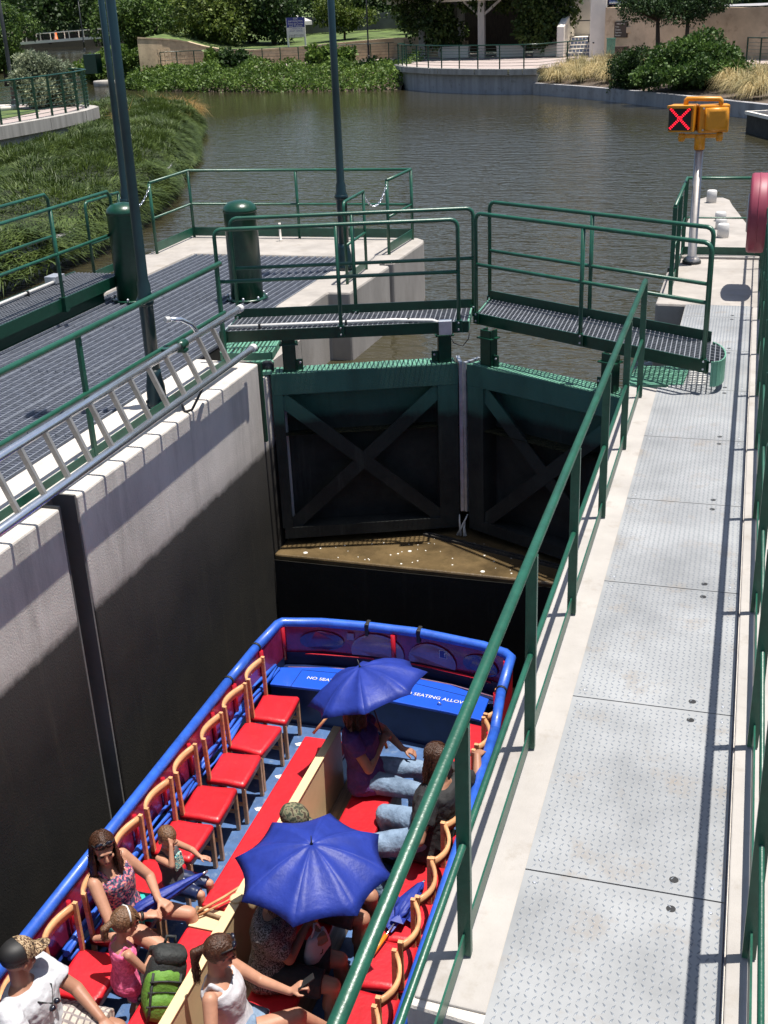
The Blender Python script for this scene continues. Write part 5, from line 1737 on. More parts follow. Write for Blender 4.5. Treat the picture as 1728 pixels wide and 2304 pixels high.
def hair(B, mat, kind='long', length=.24, drop=None):
    mb = MB(); hs = B.hs; H_ = B.H
    e = .010 if kind != 'buzz' else .003
    mb.ball(H_(0, -.018, .030), ((.076 + e) * hs, (.092 + e) * hs, (.088 + e) * hs), 20, 14, B.rot)
    if kind == 'long':
        down = Vector(drop) if drop else Vector((0, 0, -1))
        for k in range(26):
            a = R(-118 + 236 * k / 25) - math.pi / 2
            p0 = H_(.072 * math.cos(a), .086 * math.sin(a) - .018, .05 - .02 * abs(math.cos(a)))
            o = (B.hr * math.cos(a) + B.face * math.sin(a)) * hs
            L = length * rng.uniform(.75, 1.1)
            p1 = p0 + o * .022 + down * .10 * hs
            p2 = p1 + o * .004 + down * (L - .1) * .6 * hs + B.hr * rng.uniform(-.012, .012)
            p3 = p2 - o * .004 + down * (L - .1) * .4 * hs + B.hr * rng.uniform(-.02, .02)
            r_ = .017 * hs
            capsule(mb, p0, p1, r_, r_, 8); capsule(mb, p1, p2, r_, r_ * .9, 8); capsule(mb, p2, p3, r_ * .9, r_ * .35, 8)
    if kind == 'tail':
        a, b = H_(0, -.10, .03), H_(0, -.165, -.02)
        c = b + Vector((0, 0, -length * hs)) - B.face * .02
        capsule(mb, a, b, .026 * hs, .026 * hs); capsule(mb, b, c, .026 * hs, .008 * hs)
    o = remesh(mb, 'hair', mat, B.t, .006, 2, .4, .0025, .012)
    # uncover the face
    me = o.data
    org = ORG[B.t.name]
    bm = bmesh.new(); bm.from_mesh(me)
    kill = []
    for v in bm.verts:
        q = v.co + org - B.hc
        x, y, z = q.dot(B.hr) / hs, q.dot(B.face) / hs, q.dot(B.hu) / hs
        if y > .018 and z < .062 - .3 * max(0, .05 - y) and abs(x) < .074 and kind != 'none': kill.append(v)
        elif kind == 'buzz' and (z < -.005 or (y > .045 and z < .06)): kill.append(v)
        elif kind == 'tail' and z < -.055 and y > -.06: kill.append(v)
    bmesh.ops.delete(bm, geom=kill, context='VERTS')
    bm.to_mesh(me); bm.free()
    # loose strands over the mass of hair
    if kind in ('long', 'tail'):
        mb = MB()
        for k in range(150 if kind == 'long' else 90):
            sd = 1 if k % 2 else -1
            th = rng.uniform(.05, 1.0)
            y0 = rng.uniform(-.07, .055) if kind == 'long' else .06 + rng.uniform(-.03, .02)
            pts = []
            if kind == 'long':
                for j in range(4):
                    a = (.12 + .88 * j / 3) * (math.pi * .52)
                    yy = y0 * (1 - .25 * j / 3)
                    sh = math.sqrt(max(.15, 1 - (yy / .104) ** 2))
                    pts.append(H_(sd * (.0875 + rng.uniform(0, .004)) * sh * math.sin(a), yy - .02, .03 + .0995 * sh * math.cos(a)))
                L = length * rng.uniform(.55, 1.08)
                for j in range(1, 5):
                    pts.append(pts[3] + Vector((0, 0, -L * j / 4)) + B.hr * rng.uniform(-.014, .014) * j + B.face * rng.uniform(-.014, .010) * j)
            else:
                x0 = sd * rng.uniform(0, .075)
                for j in range(6):
                    f = j / 5
                    ang = -.5 + f * 2.0
                    pts.append(H_(x0 * (1 - .75 * f ** 2), -.018 + .104 * math.sin(.9 - ang * 1.25), .03 + .1005 * math.cos(.9 - ang * 1.25) * math.sqrt(max(.1, 1 - (x0 / .09) ** 2))))
                e = H_(0, -.165, -.02)
                for j in range(1, 4):
                    pts.append(e + Vector((rng.uniform(-.022, .022), rng.uniform(-.022, .022), -length * hs * j / 3 * rng.uniform(.8, 1.1))))
            mb.tube(pts, [.0026] * (len(pts) - 1) + [.0008], 4, caps=False)
        mb.build('hair_strand', mat, B.t, kind='stuff')
    return o

def cap(B, mat, bill_mat=None, back=False, bill=.10):
    hs = B.hs; H_ = B.H
    mb = MB()
    rings = []
    for (z, s_) in ((.030, 1.0), (.055, 1.0), (.085, .93), (.110, .72), (.124, .40), (.128, .05)):
        rings.append([H_(.088 * s_ * math.cos(a), -.014 + .106 * s_ * math.sin(a), z) for a in [2 * math.pi * j / 22 for j in range(22)]])
    mb.loft(rings)
    mb.build('cap_crown', mat, B.t)
    sg = -1 if back else 1
    r0, r1 = [], []
    for j in range(11):
        a = R(28 + 124 * j / 10)
        p = (.088 * math.cos(a), -.014 + .104 * math.sin(a) * sg, .034)
        w_ = math.sin(math.pi * j / 10) ** .6
        q = (.080 * math.cos(a) * 1.05, -.014 + sg * (.104 * math.sin(a) + bill * w_), .026 - .010 * abs(math.cos(a)))
        r0.append(p); r1.append(q)
    mb = MB()
    for j in range(10):
        T = [H_(*r0[j]), H_(*r1[j]), H_(*r1[j + 1]), H_(*r0[j + 1])]
        dn = B.hu * -.006
        mb.add(T + [p + dn for p in T], [(0, 1, 2, 3), (7, 6, 5, 4), (1, 5, 6, 2)], True)
    mb.build('cap_bill', bill_mat or mat, B.t)

def shades_on_head(B, mat='glass_dark'):
    H_ = B.H; hs = B.hs
    for k in (-1, 1):
        MB().ball(H_(.034 * k, .055, .098), (.030 * hs, .016 * hs, .022 * hs), 12, 8, B.rot).build('sunglass_lens', mat, B.t)
    MB().tube([H_(-.082, -.02, .06), H_(-.066, .045, .092), H_(0, .066, .105), H_(.066, .045, .092), H_(.082, -.02, .06)], .005, 6).build('sunglass_frame', 'black', B.t)

def band(B, i, mat='black', f=.92, r_=.033, h=.02, name='bracelet'):
    c = B.el[i].lerp(B.wr[i], f); d = (B.wr[i] - B.el[i]).normalized()
    MB().tube([c - d * h / 2, c + d * h / 2], r_ * B.s, 14).build(name, mat, B.t)

SZ = -2.80
# --- woman in the floral top (left row)
B = person('woman in a floral top and teal shorts with sunglasses on her long brown hair', (-3.93, 5.60, -2.68), (-3.985, 5.56, -2.20), (1, -.12, 0), face=(.66, -.70, -.20),
           wr=((-3.66, 5.44, -2.50), (-3.63, 5.60, -2.485)), el=((-.25, -1, -.35), (-.3, 1, -.5)), ank=((-3.50, 5.38, -3.16), (-3.38, 5.80, -3.14)), kn=((1, -.1, 1.2), (1, .25, 1.1)),
           curl=(1.3, 1.3), hand_dir=((.75, .55, -.1), (.8, -.2, -.15)), foot_dir=((1, -.1, 0), (1, .2, 0)))
top(B, 'floral', -.1, .90, .012, straps=True, disp=.006, name='top')
pants(B, 'teal', .42, .014, name='shorts')
hair(B, 'hair_brown', 'long', .36)
shades_on_head(B)
band(B, 0)
shoes(B, 'black', 'sandal')
# --- small boy
B = person('small boy in a dark tank top shading his eyes with one hand', (-3.76, 6.06, -2.735), (-3.80, 6.06, -2.42), (1, -.1, 0), face=(.8, -.45, -.5), s=.60,
           wr=((-3.685, 5.955, -2.30), (-3.56, 6.13, -2.52)), el=((.35, -.6, -1), (0, .7, -.6)), ank=((-3.49, 5.97, -3.0), (-3.49, 6.12, -3.0)), kn=((1, 0, 1), (1, 0, 1)), curl=(.4, .5),
           hand_dir=((-.25, .55, .6), (.9, .1, -.1)), palm=((-.7, .2, -.3), (0, 0, -1)))
top(B, 'charcoal', -.2, .90, .014, straps=True, disp=.005, name='tank_top', voxel=.007)
mbp = MB()
mbp.loft([B.ring(B.st(k) + B.fwd * (ry + .026) * .6, .06, .06, 12) for k, ry in ((.45, .07), (.8, .07))])
pants(B, 'navy', .95, .016, name='shorts')
MB().box((0, 0, 0), (.001, .001, .001)) if False else None
c = B.st(.62) + B.fwd * .085
MB().obox(c, B.rgt * .055, B.sp * .06, B.fwd * .012).build('shirt_print', 'aloha', B.t, bevel=.01)
hair(B, 'hair_light', 'buzz')
shoes(B, 'black')
# --- little girl standing
B = person('little girl in a pink top with a ponytail standing between the seats', (-3.62, 5.04, -2.68), (-3.615, 5.05, -2.36), (.55, .8, 0), face=(.55, .8, -.35), s=.66,
           wr=((-3.47, 5.19, -2.55), (-3.72, 5.20, -2.50)), el=((.6, -.4, -1), (-.9, .1, -.4)), ank=((-3.585, 5.00, -3.20), (-3.67, 5.07, -3.20)), kn=((.5, .8, 0), (.5, .8, 0)), curl=(.8, .8))
top(B, 'pinkcloth', -.2, .88, .012, straps=True, disp=.006, name='top', voxel=.007)
pants(B, 'pinkcloth', .5, .016, name='shorts')
hair(B, 'hair_light', 'tail', .10)
MB().tube([B.H(-.085, -.01, .06), B.H(-.05, -.015, .112), B.H(0, -.015, .13), B.H(.05, -.015, .112), B.H(.085, -.01, .06)], .007, 6).build('hair_band', 'white', B.t)
shoes(B, 'pinkcloth')
# --- man in the cap
B = person('man in a white T-shirt, plaid shorts and black and camo cap', (-3.93, 4.52, -2.69), (-3.975, 4.46, -2.225), (1, .1, 0), face=(.42, .88, -.12), s=1.07, male=True, skin='skin_dark',
           wr=((-3.58, 4.32, -2.50), (-3.55, 4.62, -2.58)), el=((-.1, -1, -.5), (-.2, 1, -.5)), ank=((-3.42, 4.42, -3.15), (-3.44, 4.70, -3.15)), curl=(.9, .9))
top(B, 'tee', -.18, .98, .020, sleeve=.62, sl_w=.018, disp=.009, name='t_shirt')
pants(B, 'plaid', .88, .022, .008, 'shorts', 1.2)
hair(B, 'hair_dark', 'buzz')
cap(B, 'black', 'camo_brown', bill=.11)
rings = []
for (z, s_) in ((.034, 1.02), (.056, 1.025), (.087, .955), (.112, .74), (.127, .42), (.132, .05)):
    rings.append([B.H(.088 * s_ * math.cos(a), -.014 + .106 * s_ * math.sin(a), z) for a in [R(8) + R(164) * j / 14 for j in range(15)]])
MB().add([p for r_ in rings for p in r_], [(i * 15 + j, i * 15 + j + 1, (i + 1) * 15 + j + 1, (i + 1) * 15 + j) for i in range(5) for j in range(14)], True).build('cap_front', 'camo_brown', B.t)
MB().tube([B.st(.90) + B.rgt * .085 + B.fwd * .0, B.st(.80) + B.rgt * .075 + B.fwd * .145, B.st(.60) + B.fwd * .16, B.st(.80) - B.rgt * .075 + B.fwd * .145, B.st(.90) - B.rgt * .085], .006, 6).build('glasses_cord', 'black', B.t)
for k in (-1, 1):
    MB().ball(B.st(.57) + B.fwd * .168 + B.rgt * .03 * k, (.026, .022, .020), 10, 6).build('sunglass_lens', 'glass_dark', B.t)
band(B, 0, 'galv', .90, .036, .022, 'watch')
shoes(B, 'stucco')
# --- young woman in white
B = person('young woman in a white tank top with brown ponytail holding a phone, legs crossed', (-2.72, 4.86, -2.68), (-2.80, 4.82, -2.20), (1, .15, 0), face=(.80, .48, -.36), skin='skin',
           wr=((-2.52, 4.66, -2.52), (-2.36, 4.96, -2.38)), el=((-.2, -1, -.7), (.1, .5, -1)), ank=((-2.22, 5.22, -2.95), (-2.26, 4.92, -3.17)), kn=((1, .05, 1.6), (1, .1, .9)), curl=(.5, 1.4),
           hand_dir=((.4, .75, -.2), (.7, .3, .5)))
top(B, 'tank', -.15, .89, .012, straps=True, disp=.006, name='tank_top')
pants(B, 'denim', .40, .014, name='shorts')
hair(B, 'hair_brown', 'tail', .24)
shades_on_head(B)
band(B, 0, 'wood', .9, .033, .03, 'watch')
shoes(B, 'teak', 'sandal')
ph = B.wr[1] + Vector((.09, .05, .06))
solo(MB().obox(ph, Vector((.035, .03, .02)) * 1.2, Vector((.016, -.03, .012)), Vector((-.002, .0005, .004))), 'phone', 'black', ph, 'dark phone in the hand of the young woman in white', 'phone', None, .002)
# --- lady in the grey print blouse under the big umbrella
B = person('lady in a grey patterned blouse and black shorts holding a white bag under an umbrella', (-2.70, 5.42, -2.68), (-2.675, 5.46, -2.225), (1, .1, 0), face=(.9, .25, -.3), s=1.05, skin='skin_dark',
           wr=((-2.50, 5.60, -2.47), (-2.44, 5.64, -2.50)), el=((.1, -1, -.75), (.1, 1, -.7)), ank=((-2.30, 5.40, -3.16), (-2.28, 5.72, -3.16)), curl=(1.3, 1.5))
top(B, 'leopard', -.2, .98, .028, sleeve=.72, sl_w=.022, disp=.010, name='blouse')
pants(B, 'blackcloth', .85, .02, name='shorts')
hair(B, 'hair_brown', 'long', .16)
shoes(B, 'black')
bg_ = Vector((-2.42, 5.58, -2.60))
t = thing('handbag', bg_ - Vector((0, 0, .1)), 'white handbag held on the lap under the big umbrella', 'handbag')
rings = []
for z, w_, d_ in ((-.09, .10, .055), (-.07, .125, .066), (0, .118, .060), (.08, .095, .04), (.11, .08, .02)):
    rings.append([bg_ + Vector((.35, .9, 0)).normalized() * w_ * math.cos(a) + Vector((.9, -.35, 0)).normalized() * d_ * math.sin(a) + Vector((0, 0, z)) for a in [2 * math.pi * j / 16 for j in range(16)]])
MB().loft(rings).build('bag_body', 'tank', t)
for k in (-1, 1):
    MB().tube([bg_ + Vector((.02 * k, .05 * k, .10)), bg_ + Vector((.0, .03 * k, .17)), bg_ + Vector((-.01, 0, .19))], .007, 6).build('strap', 'tank', t)
    MB().tube([bg_ + Vector((.055, -.03 + .02, .0)) + Vector((.0, .045 * k, 0)) + o for o in (Vector((0, -.02, .01)), Vector((.004, 0, 0)), Vector((0, .02, .012)))], .004, 5).build('buckle', 'dark_metal', t)
# --- person in the camo cap, hidden behind the umbrella
B = person('person in a green camo cap half hidden behind the big umbrella', (-2.69, 6.14, -2.67), (-2.79, 6.12, -2.19), (1, .05, 0), face=(.95, .1, -.3), s=1.03, male=True, skin='skin_dark',
           wr=((-2.36, 5.98, -2.52), (-2.36, 6.25, -2.55)), el=((0, -1, -.7), (0, 1, -.7)), ank=((-2.28, 6.0, -3.16), (-2.28, 6.3, -3.16)))
top(B, 'jacket_red', -.18, .98, .018, sleeve=.6, sl_w=.016, disp=.008, name='t_shirt')
pants(B, 'charcoal', .9, .02, name='shorts')
hair(B, 'hair_dark', 'buzz')
cap(B, 'camo')
shoes(B, 'black')
# --- woman in purple near the bow
B = person('woman in a purple top and blue jeans under the umbrella near the bow', (-2.71, 7.60, -2.67), (-2.80, 7.64, -2.20), (1, .12, 0), face=(.85, .4, -.2), s=1.05, skin='skin_dark',
           wr=((-2.60, 7.70, -2.43), (-2.46, 7.86, -2.55)), el=((.2, -1, -1.0), (.3, .9, -.7)), ank=((-2.27, 7.60, -3.15), (-2.30, 7.98, -3.15)), kn=((1, -.05, .9), (1, .1, 1.0)), curl=(1.9, .9),
           hand_dir=((.25, .5, .65), (.8, .2, -.3)))
top(B, 'purple', -.2, .98, .03, sleeve=.42, sl_w=.02, disp=.011, name='blouse')
pants(B, 'denim', 1.95, .014, .0045, 'jeans')
hair(B, 'hair_brown', 'long', .24)
shoes(B, 'stucco')
# --- person in black in the right row
B = person('long-haired person in black T-shirt and jeans leaning on the right rim', (-1.98, 6.98, -2.67), (-1.90, 7.06, -2.20), (-1, .25, 0), face=(-.80, .45, -.45), s=1.08, male=True, skin='skin_dark',
           wr=((-1.745, 7.62, -2.335), (-2.06, 6.84, -2.64)), el=((.5, .2, -.6), (.1, -1, -.25)), ank=((-2.36, 7.22, -3.15), (-2.34, 6.76, -3.15)), kn=((-1, .1, 1), (-1, -.1, 1)), curl=(.9, 1.1),
           hand_dir=((.1, 1, -.15), (-.8, .2, -.5)))
top(B, 'blackcloth', -.2, .98, .036, sleeve=.6, sl_w=.022, disp=.007, name='t_shirt')
pants(B, 'denim', 1.95, .016, .0045, 'jeans')
hair(B, 'hair_brown', 'long', .28)
shoes(B, 'black')
# ================================================================== FAR SETTING
def sheet(name, rows, mat, kind='structure'):
    """quad strip sheet between polylines (rows of equal length)"""
    n = len(rows[0]); v = [p for r_ in rows for p in r_]
    f = [(i * n + k, i * n + k + 1, (i + 1) * n + k + 1, (i + 1) * n + k) for i in range(len(rows) - 1) for k in range(n - 1)]
    a = Vector(v[f[0][1]]) - Vector(v[f[0][0]]); b = Vector(v[f[0][2]]) - Vector(v[f[0][1]])
    if a.cross(b).z < 0: f = [tuple(reversed(q)) for q in f]
    o = MB().add(v, f, True).build(name, mat)
    return tag(o, kind=kind)
def resample(pts, n):
    P = [Vector(p) for p in pts]
    L_ = [0]
    for a, b in zip(P[:-1], P[1:]): L_.append(L_[-1] + (b - a).length)
    out = []
    for k in range(n):
        s_ = L_[-1] * k / (n - 1); i = 0
        while i < len(P) - 2 and s_ > L_[i + 1]: i += 1
        out.append(P[i].lerp(P[i + 1], (s_ - L_[i]) / (L_[i + 1] - L_[i])))
    return out

# far shore, left of the terrace
shore = resample([(-52, 91, 0), (-43, 76.5, 0), (-38.3, 70.2, 0), (-33, 67.5, 0), (-27.2, 65.8, 0), (-19.0, 64.9, 0)], 40)
wallb = resample([(-66, 116, 0), (-52, 92, 0), (-40.5, 78, 0), (-37.3, 76.2, 0), (-33, 75.9, 0), (-28.5, 77, 0), (-24.5, 78.6, 0), (-20.1, 79.3, 0)], 40)
rows = []
for f, z in ((0, -1.2), (.06, -.75), (.25, -.25), (.5, .10), (.56, .2)):
    rows.append([(a.x + (b.x - a.x) * f, a.y + (b.y - a.y) * f, z) for a, b in zip(shore, wallb)])
sheet('bank', rows, 'soil')
rows = [[(a.x + (b.x - a.x) * f, a.y + (b.y - a.y) * f, .205) for a, b in zip(shore, wallb)] for f in (.56, 1.02)]
sheet('walk', rows, 'paving')
# retaining wall with coping
wpts = resample([(-38.9, 72.6, 0), (-38.2, 75.2, 0), (-37.0, 76.0, 0), (-35, 76.1, 0), (-32.2, 76.3, 0), (-28.5, 77.2, 0), (-24.5, 78.8, 0), (-22.5, 79.2, 0), (-20.2, 79.2, 0)], 37)
def wtop(p):
    xs_ = [-39, -38.2, -37.2, -36, -34.5, -32.5, -30, -27, -24, -20]
    zs_ = [2.15, 1.95, 1.75, 1.40, 1.12, 1.02, 1.08, 1.22, 1.36, 1.40]
    return float(np.interp(p.x, xs_, zs_))
t = thing('retaining_wall', (-30, 77, .2), 'long low curved limestone retaining wall behind the far bank path', 'wall')
for (p, q) in zip(wpts[:-1], wpts[1:]):
    pass
mb = MB(); mc = MB()
for p, q in zip(wpts[:-1], wpts[1:]):
    d = (q - p).normalized(); nn = Vector((d.y, -d.x, 0)); th = .35
    z0, z1 = wtop(p), wtop(q)
    mb.add([(p.x, p.y, .1), (q.x, q.y, .1), (q.x, q.y, z1), (p.x, p.y, z0), (p.x - nn.x * th, p.y - nn.y * th, z0), (q.x - nn.x * th, q.y - nn.y * th, z1)], [(0, 1, 2, 3), (3, 2, 5, 4)])
    o_ = nn * .05
    mc.add([(p.x + o_.x, p.y + o_.y, z0), (q.x + o_.x, q.y + o_.y, z1), (q.x + o_.x, q.y + o_.y, z1 + .09), (p.x + o_.x, p.y + o_.y, z0 + .09), (p.x - nn.x * .4, p.y - nn.y * .4, z0 + .09), (q.x - nn.x * .4, q.y - nn.y * .4, z1 + .09)], [(0, 1, 2, 3), (3, 2, 5, 4)])
mb.build('wall', 'limestone', t); mc.build('coping', 'limestone', t)
bk = MB()
for i, (p, q) in enumerate(zip(wpts[3:-1], wpts[4:])):      # coursed blocks proud of the face
    d = (q - p).normalized(); nn = Vector((d.y, -d.x, 0))
    for r_ in range(5):
        z = .2 + r_ * .24
        if z > min(wtop(p), wtop(q)) - .22: continue
        off = .5 * (r_ % 2)
        for c_ in range(2):
            u0 = (c_ + off * .5) / 2; u1 = u0 + .47
            if u1 > 1: u1 = 1
            a = p.lerp(q, u0); b = p.lerp(q, u1); e_ = nn * rng.uniform(-.008, .006)
            bk.bar(a + e_ + Vector((0, 0, z + .115)), b + e_ + Vector((0, 0, z + .115)), .05, .215)
tag(bk.build('wall_block', 'limestone', t), kind='stuff')
# lawn behind the wall, rising to the trees
rows = []
for f, dz in ((0, .0), (.3, .08), (.7, .2), (1, .32), (1.8, .8), (4, 2.2)):
    rows.append([(p.x - f * 6 * (.35 if p.x < -30 else .1), p.y + .3 + f * 11, wtop(p) + dz) for p in wpts])
sheet('lawn', rows, 'lawn')
tag(MB().add([(-800, 196, 2.0), (900, 196, 2.0), (900, 1400, 12), (-800, 1400, 12)], [(0, 1, 2, 3)]).build('ground', 'lawn'), kind='structure')
# path fence in front of the wall
fp = [p + Vector((0.4, -1.3, .2)) for p in wpts[4:]]
t = thing('path_fence', fp[0], 'thin dark green path fence standing in front of the limestone wall', 'fence')
MB().tube([p + Vector((0, 0, 1.02)) for p in fp], .022, 6).build('top_rail', 'green', t)
for k in range(5):
    MB().tube([p + Vector((0, 0, .15 + .17 * k)) for p in fp], .007, 4).build('wire', 'green', t)
for p in fp[::2]:
    MB().box((p.x - .03, p.y - .02, .2), (p.x + .03, p.y + .02, 1.22)).build('post', 'green', t)

# round terrace with overhanging cap
terr = resample([(-19.8, 72, 0), (-19.9, 68.0, 0), (-18.6, 65.3, 0), (-16.2, 62.6, 0), (-13.7, 60.9, 0), (-11.6, 59.9, 0), (-10.4, 59.9, 0)], 26)
t = thing('terrace', (-15, 66, 0), 'round concrete terrace wall with a pale overhanging cap at the far waterside', 'terrace')
mb = MB(); mc = MB()
for p, q in zip(terr[:-1], terr[1:]):
    d = (q - p).normalized(); nn = Vector((d.y, -d.x, 0))
    mb.add([(p.x, p.y, -1.5), (q.x, q.y, -1.5), (q.x, q.y, .06), (p.x, p.y, .06)], [(0, 1, 2, 3)])
    o_ = nn * .28
    mc.add([(p.x + o_.x, p.y + o_.y, .02), (q.x + o_.x, q.y + o_.y, .02), (q.x + o_.x, q.y + o_.y, .30), (p.x + o_.x, p.y + o_.y, .30), (p.x - o_.x, p.y - o_.y, .30), (q.x - o_.x, q.y - o_.y, .30), (p.x, p.y, .02), (q.x, q.y, .02)], [(0, 1, 2, 3), (3, 2, 5, 4), (6, 7, 1, 0)])
mb.build('wall', 'grey_concrete', t); mc.build('cap', 'bank_concrete', t)
top_ = [(p.x, p.y, .29) for p in terr] + [(-7.2, 64.3, .29), (0.6, 57.6, .29), (9, 48, .29), (14, 52, .29), (-6, 72, .29), (-10, 78, .29), (-23, 82, .29)]
tag(MB().add(top_, [tuple(range(len(top_)))]).build('terrace_paving', 'paving'), kind='structure')
tr = [p + Vector((0, 0, 0)) for p in terr[4:]]
tr = [Vector((p.x, p.y, .3)) for p in tr] + [Vector((-9.3, 62.2, .3)), Vector((-8.6, 64.0, .3))]
t = thing('terrace_railing', tr[0], 'dark green multi-bar railing along the edge of the far terrace', 'railing')
MB().tube([p + Vector((0, 0, 1.10)) for p in tr], .03, 6).build('top_rail', 'green', t)
for k in range(7):
    MB().tube([p + Vector((0, 0, .14 + .135 * k)) for p in tr], .009, 4).build('bar', 'green', t)
for p in tr[::2]:
    MB().box((p.x - .03, p.y - .03, .3), (p.x + .03, p.y + .03, 1.4)).build('post', 'green', t)

# planted edge on the right: low wall, slope
pl = resample([(-10.6, 59.7, 0), (-8, 56.8, 0), (-5.6, 53.8, 0), (-3.2, 50.4, 0), (-0.9, 46.9, 0), (2.2, 42.2, 0), (6, 36, 0)], 26)
pb = resample([(-9.6, 66, 0), (-7.2, 64.2, 0), (-3.4, 61.2, 0), (0.4, 58.2, 0), (4.5, 54, 0), (8.5, 49, 0), (13, 43, 0)], 26)
t = thing('planter_wall', (-5, 53, -.5), 'low grey concrete planter wall along the water on the far right', 'wall')
mb = MB()
for p, q in zip(pl[:-1], pl[1:]):
    d = (q - p).normalized(); nn = Vector((d.y, -d.x, 0))
    mb.add([(p.x, p.y, -1.6), (q.x, q.y, -1.6), (q.x, q.y, -.36), (p.x, p.y, -.36), (p.x - nn.x * .3, p.y - nn.y * .3, -.36), (q.x - nn.x * .3, q.y - nn.y * .3, -.36)], [(0, 1, 2, 3), (3, 2, 5, 4)])
mb.build('wall', 'grey_concrete', t)
rows = [[(a.x + (b.x - a.x) * f, a.y + (b.y - a.y) * f, z) for a, b in zip(pl, pb)] for f, z in ((0.03, -.42), (.45, -.05), (.9, .25), (1, .31))]
sheet('planting_bed', rows, 'soil')
# right railing on the upper path
rr_ = [Vector((-.6, 59.6, .3)), Vector((0, 58.5, .3)), Vector((2, 56.8, .3)), Vector((4.2, 54.8, .3))]
t = thing('path_fence', rr_[0], 'dark railing on the upper path at the far right beside the tan wall', 'railing')
MB().tube([p + Vector((0, 0, 1.1)) for p in rr_], .03, 6).build('top_rail', 'green', t)
for k in range(6):
    MB().tube([p + Vector((0, 0, .15 + .15 * k)) for p in rr_], .010, 4).build('bar', 'green', t)
for p in rr_:
    MB().box((p.x - .035, p.y - .03, .3), (p.x + .035, p.y + .03, 1.42)).build('post', 'green', t)

# pergola
t = thing('pergola', (-16, 73, .3), 'concrete pergola overgrown with dark vines on the far terrace', 'pergola')
for x, y in ((-15.95, 72.4), (-20.2, 74.6), (-11.6, 72.8), (-13.2, 78), (-19, 80)):
    MB().box((x - .20, y - .20, .3), (x + .20, y + .20, 3.5)).build('column', 'bank_concrete', t, bevel=.02)
for (a, b) in (((-22.3, 74.4), (-16, 72.2)), ((-16, 72.2), (-10.6, 72.4)), ((-20, 80), (-12, 78.3))):
    MB().bar((a[0], a[1], 3.62), (b[0], b[1], 3.62), .28, .26).build('beam', 'stucco', t)
for k in range(14):
    x = -22 + k * .85
    MB().bar((x, 71.6 + .05 * abs(k - 7), 3.86), (x + .4, 80.5, 3.86), .10, .2).build('rafter', 'stucco', t)
for (a, b) in (((-15.95, 72.35, 2.6), (-17.1, 72.7, 3.5)), ((-15.95, 72.35, 2.6), (-14.8, 72.3, 3.5))):
    MB().bar(a, b, .13, .13).build('brace', 'bank_concrete', t)
for (x0, x1, y) in ((-18.9, -17.2, 74.2), (-15.3, -13.6, 73.6), (-13.0, -11.9, 73.2)):
    MB().box((x0, y, .3), (x1, y + .5, .88)).build('seat_wall', 'stucco', t, bevel=.02)
    MB().box((x0 - .04, y - .04, .88), (x1 + .04, y + .54, .97)).build('seat_cap', 'stucco', t, bevel=.02)
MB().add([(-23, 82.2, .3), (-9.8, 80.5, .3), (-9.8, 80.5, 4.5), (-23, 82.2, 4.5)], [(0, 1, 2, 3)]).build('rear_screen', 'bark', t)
# limestone bench wall and bin beside the pergola
t = thing('stone_wall', (-20, 77.5, .3), 'low stepped limestone wall at the left end of the terrace', 'wall')
for k in range(5):
    for j in range(6):
        x0 = -22.8 + j * .75 + (.37 if k % 2 else 0)
        MB().box((x0, 77.0 + .03 * ((j + k) % 3), .3 + k * .225), (x0 + .73, 77.5, .3 + k * .225 + .215)).build('stone', 'limestone', t)
t = thing('bin', (-19.35, 77.4, .3), 'pale concrete litter bin at the end of the limestone wall', 'bin')
MB().lathe((-19.3, 76.3, .3), [(.30, 0), (.34, .1), (.34, .95), (.36, 1.0), (.30, 1.05), (.2, 1.06)], 18).build('drum', 'stucco', t)

# stairs and white walls
def far_box(name, x0, y0, x1, y1, z0, z1, mat, label, cat):
    o = MB().box((x0, y0, z0), (x1, y1, z1)).build(name, mat, None, (x0, y0, z0), .03)
    return tag(o, label, cat)
t = thing('stairway', (-10, 72, .3), 'white walled stairway with blue tiled risers beside the tan wall', 'stairs')
for k in range(5):
    MB().box((-10.75, 71.6 + k * .36, .3), (-9.2, 75, .3 + .2 * (k + 1))).build('step', 'stucco', t)
    for j in range(7):
        if j % 1 == 0:
            MB().box((-10.68 + j * .21, 71.592 + k * .36, .33 + .2 * k), (-10.68 + j * .21 + .17, 71.60 + k * .36, .3 + .2 * (k + 1) - .035)).build('riser_tile', 'tile', t)
mb = MB().add([(-11.25, 71.0, .3), (-10.8, 70.7, .3), (-10.8, 74.8, .3), (-11.25, 75, .3), (-11.25, 71.0, 1.95), (-10.8, 70.7, 1.95), (-10.8, 74.8, 3.0), (-11.25, 75, 3.0)], [(3, 2, 1, 0), (4, 5, 6, 7), (0, 1, 5, 4), (1, 2, 6, 5), (2, 3, 7, 6), (3, 0, 4, 7)])
mb.build('side_wall', 'stucco', t, bevel=.04)
MB().box((-9.25, 70.0, .3), (-8.35, 75, 3.75)).build('side_pier', 'stucco', t, bevel=.05)
MB().box((-12.0, 75.2, .3), (-8.3, 75.6, 5.2)).build('back_wall', 'stucco', t)
MB().tube([(-10.7, 74.9, 2.15), (-9.3, 74.6, 2.15)], .035, 6).tube([(-9.3, 71.2, 1.5), (-9.35, 70.6, 1.45), (-9.38, 70.5, 1.25), (-9.35, 70.4, 1.1), (-9.0, 69.95, 1.05)], .035, 6).build('handrail', 'dark_metal', t)
MB().box((-12.2, 72.4, .3), (-11.3, 73.2, .95)).build('planter', 'stucco', t, bevel=.05)

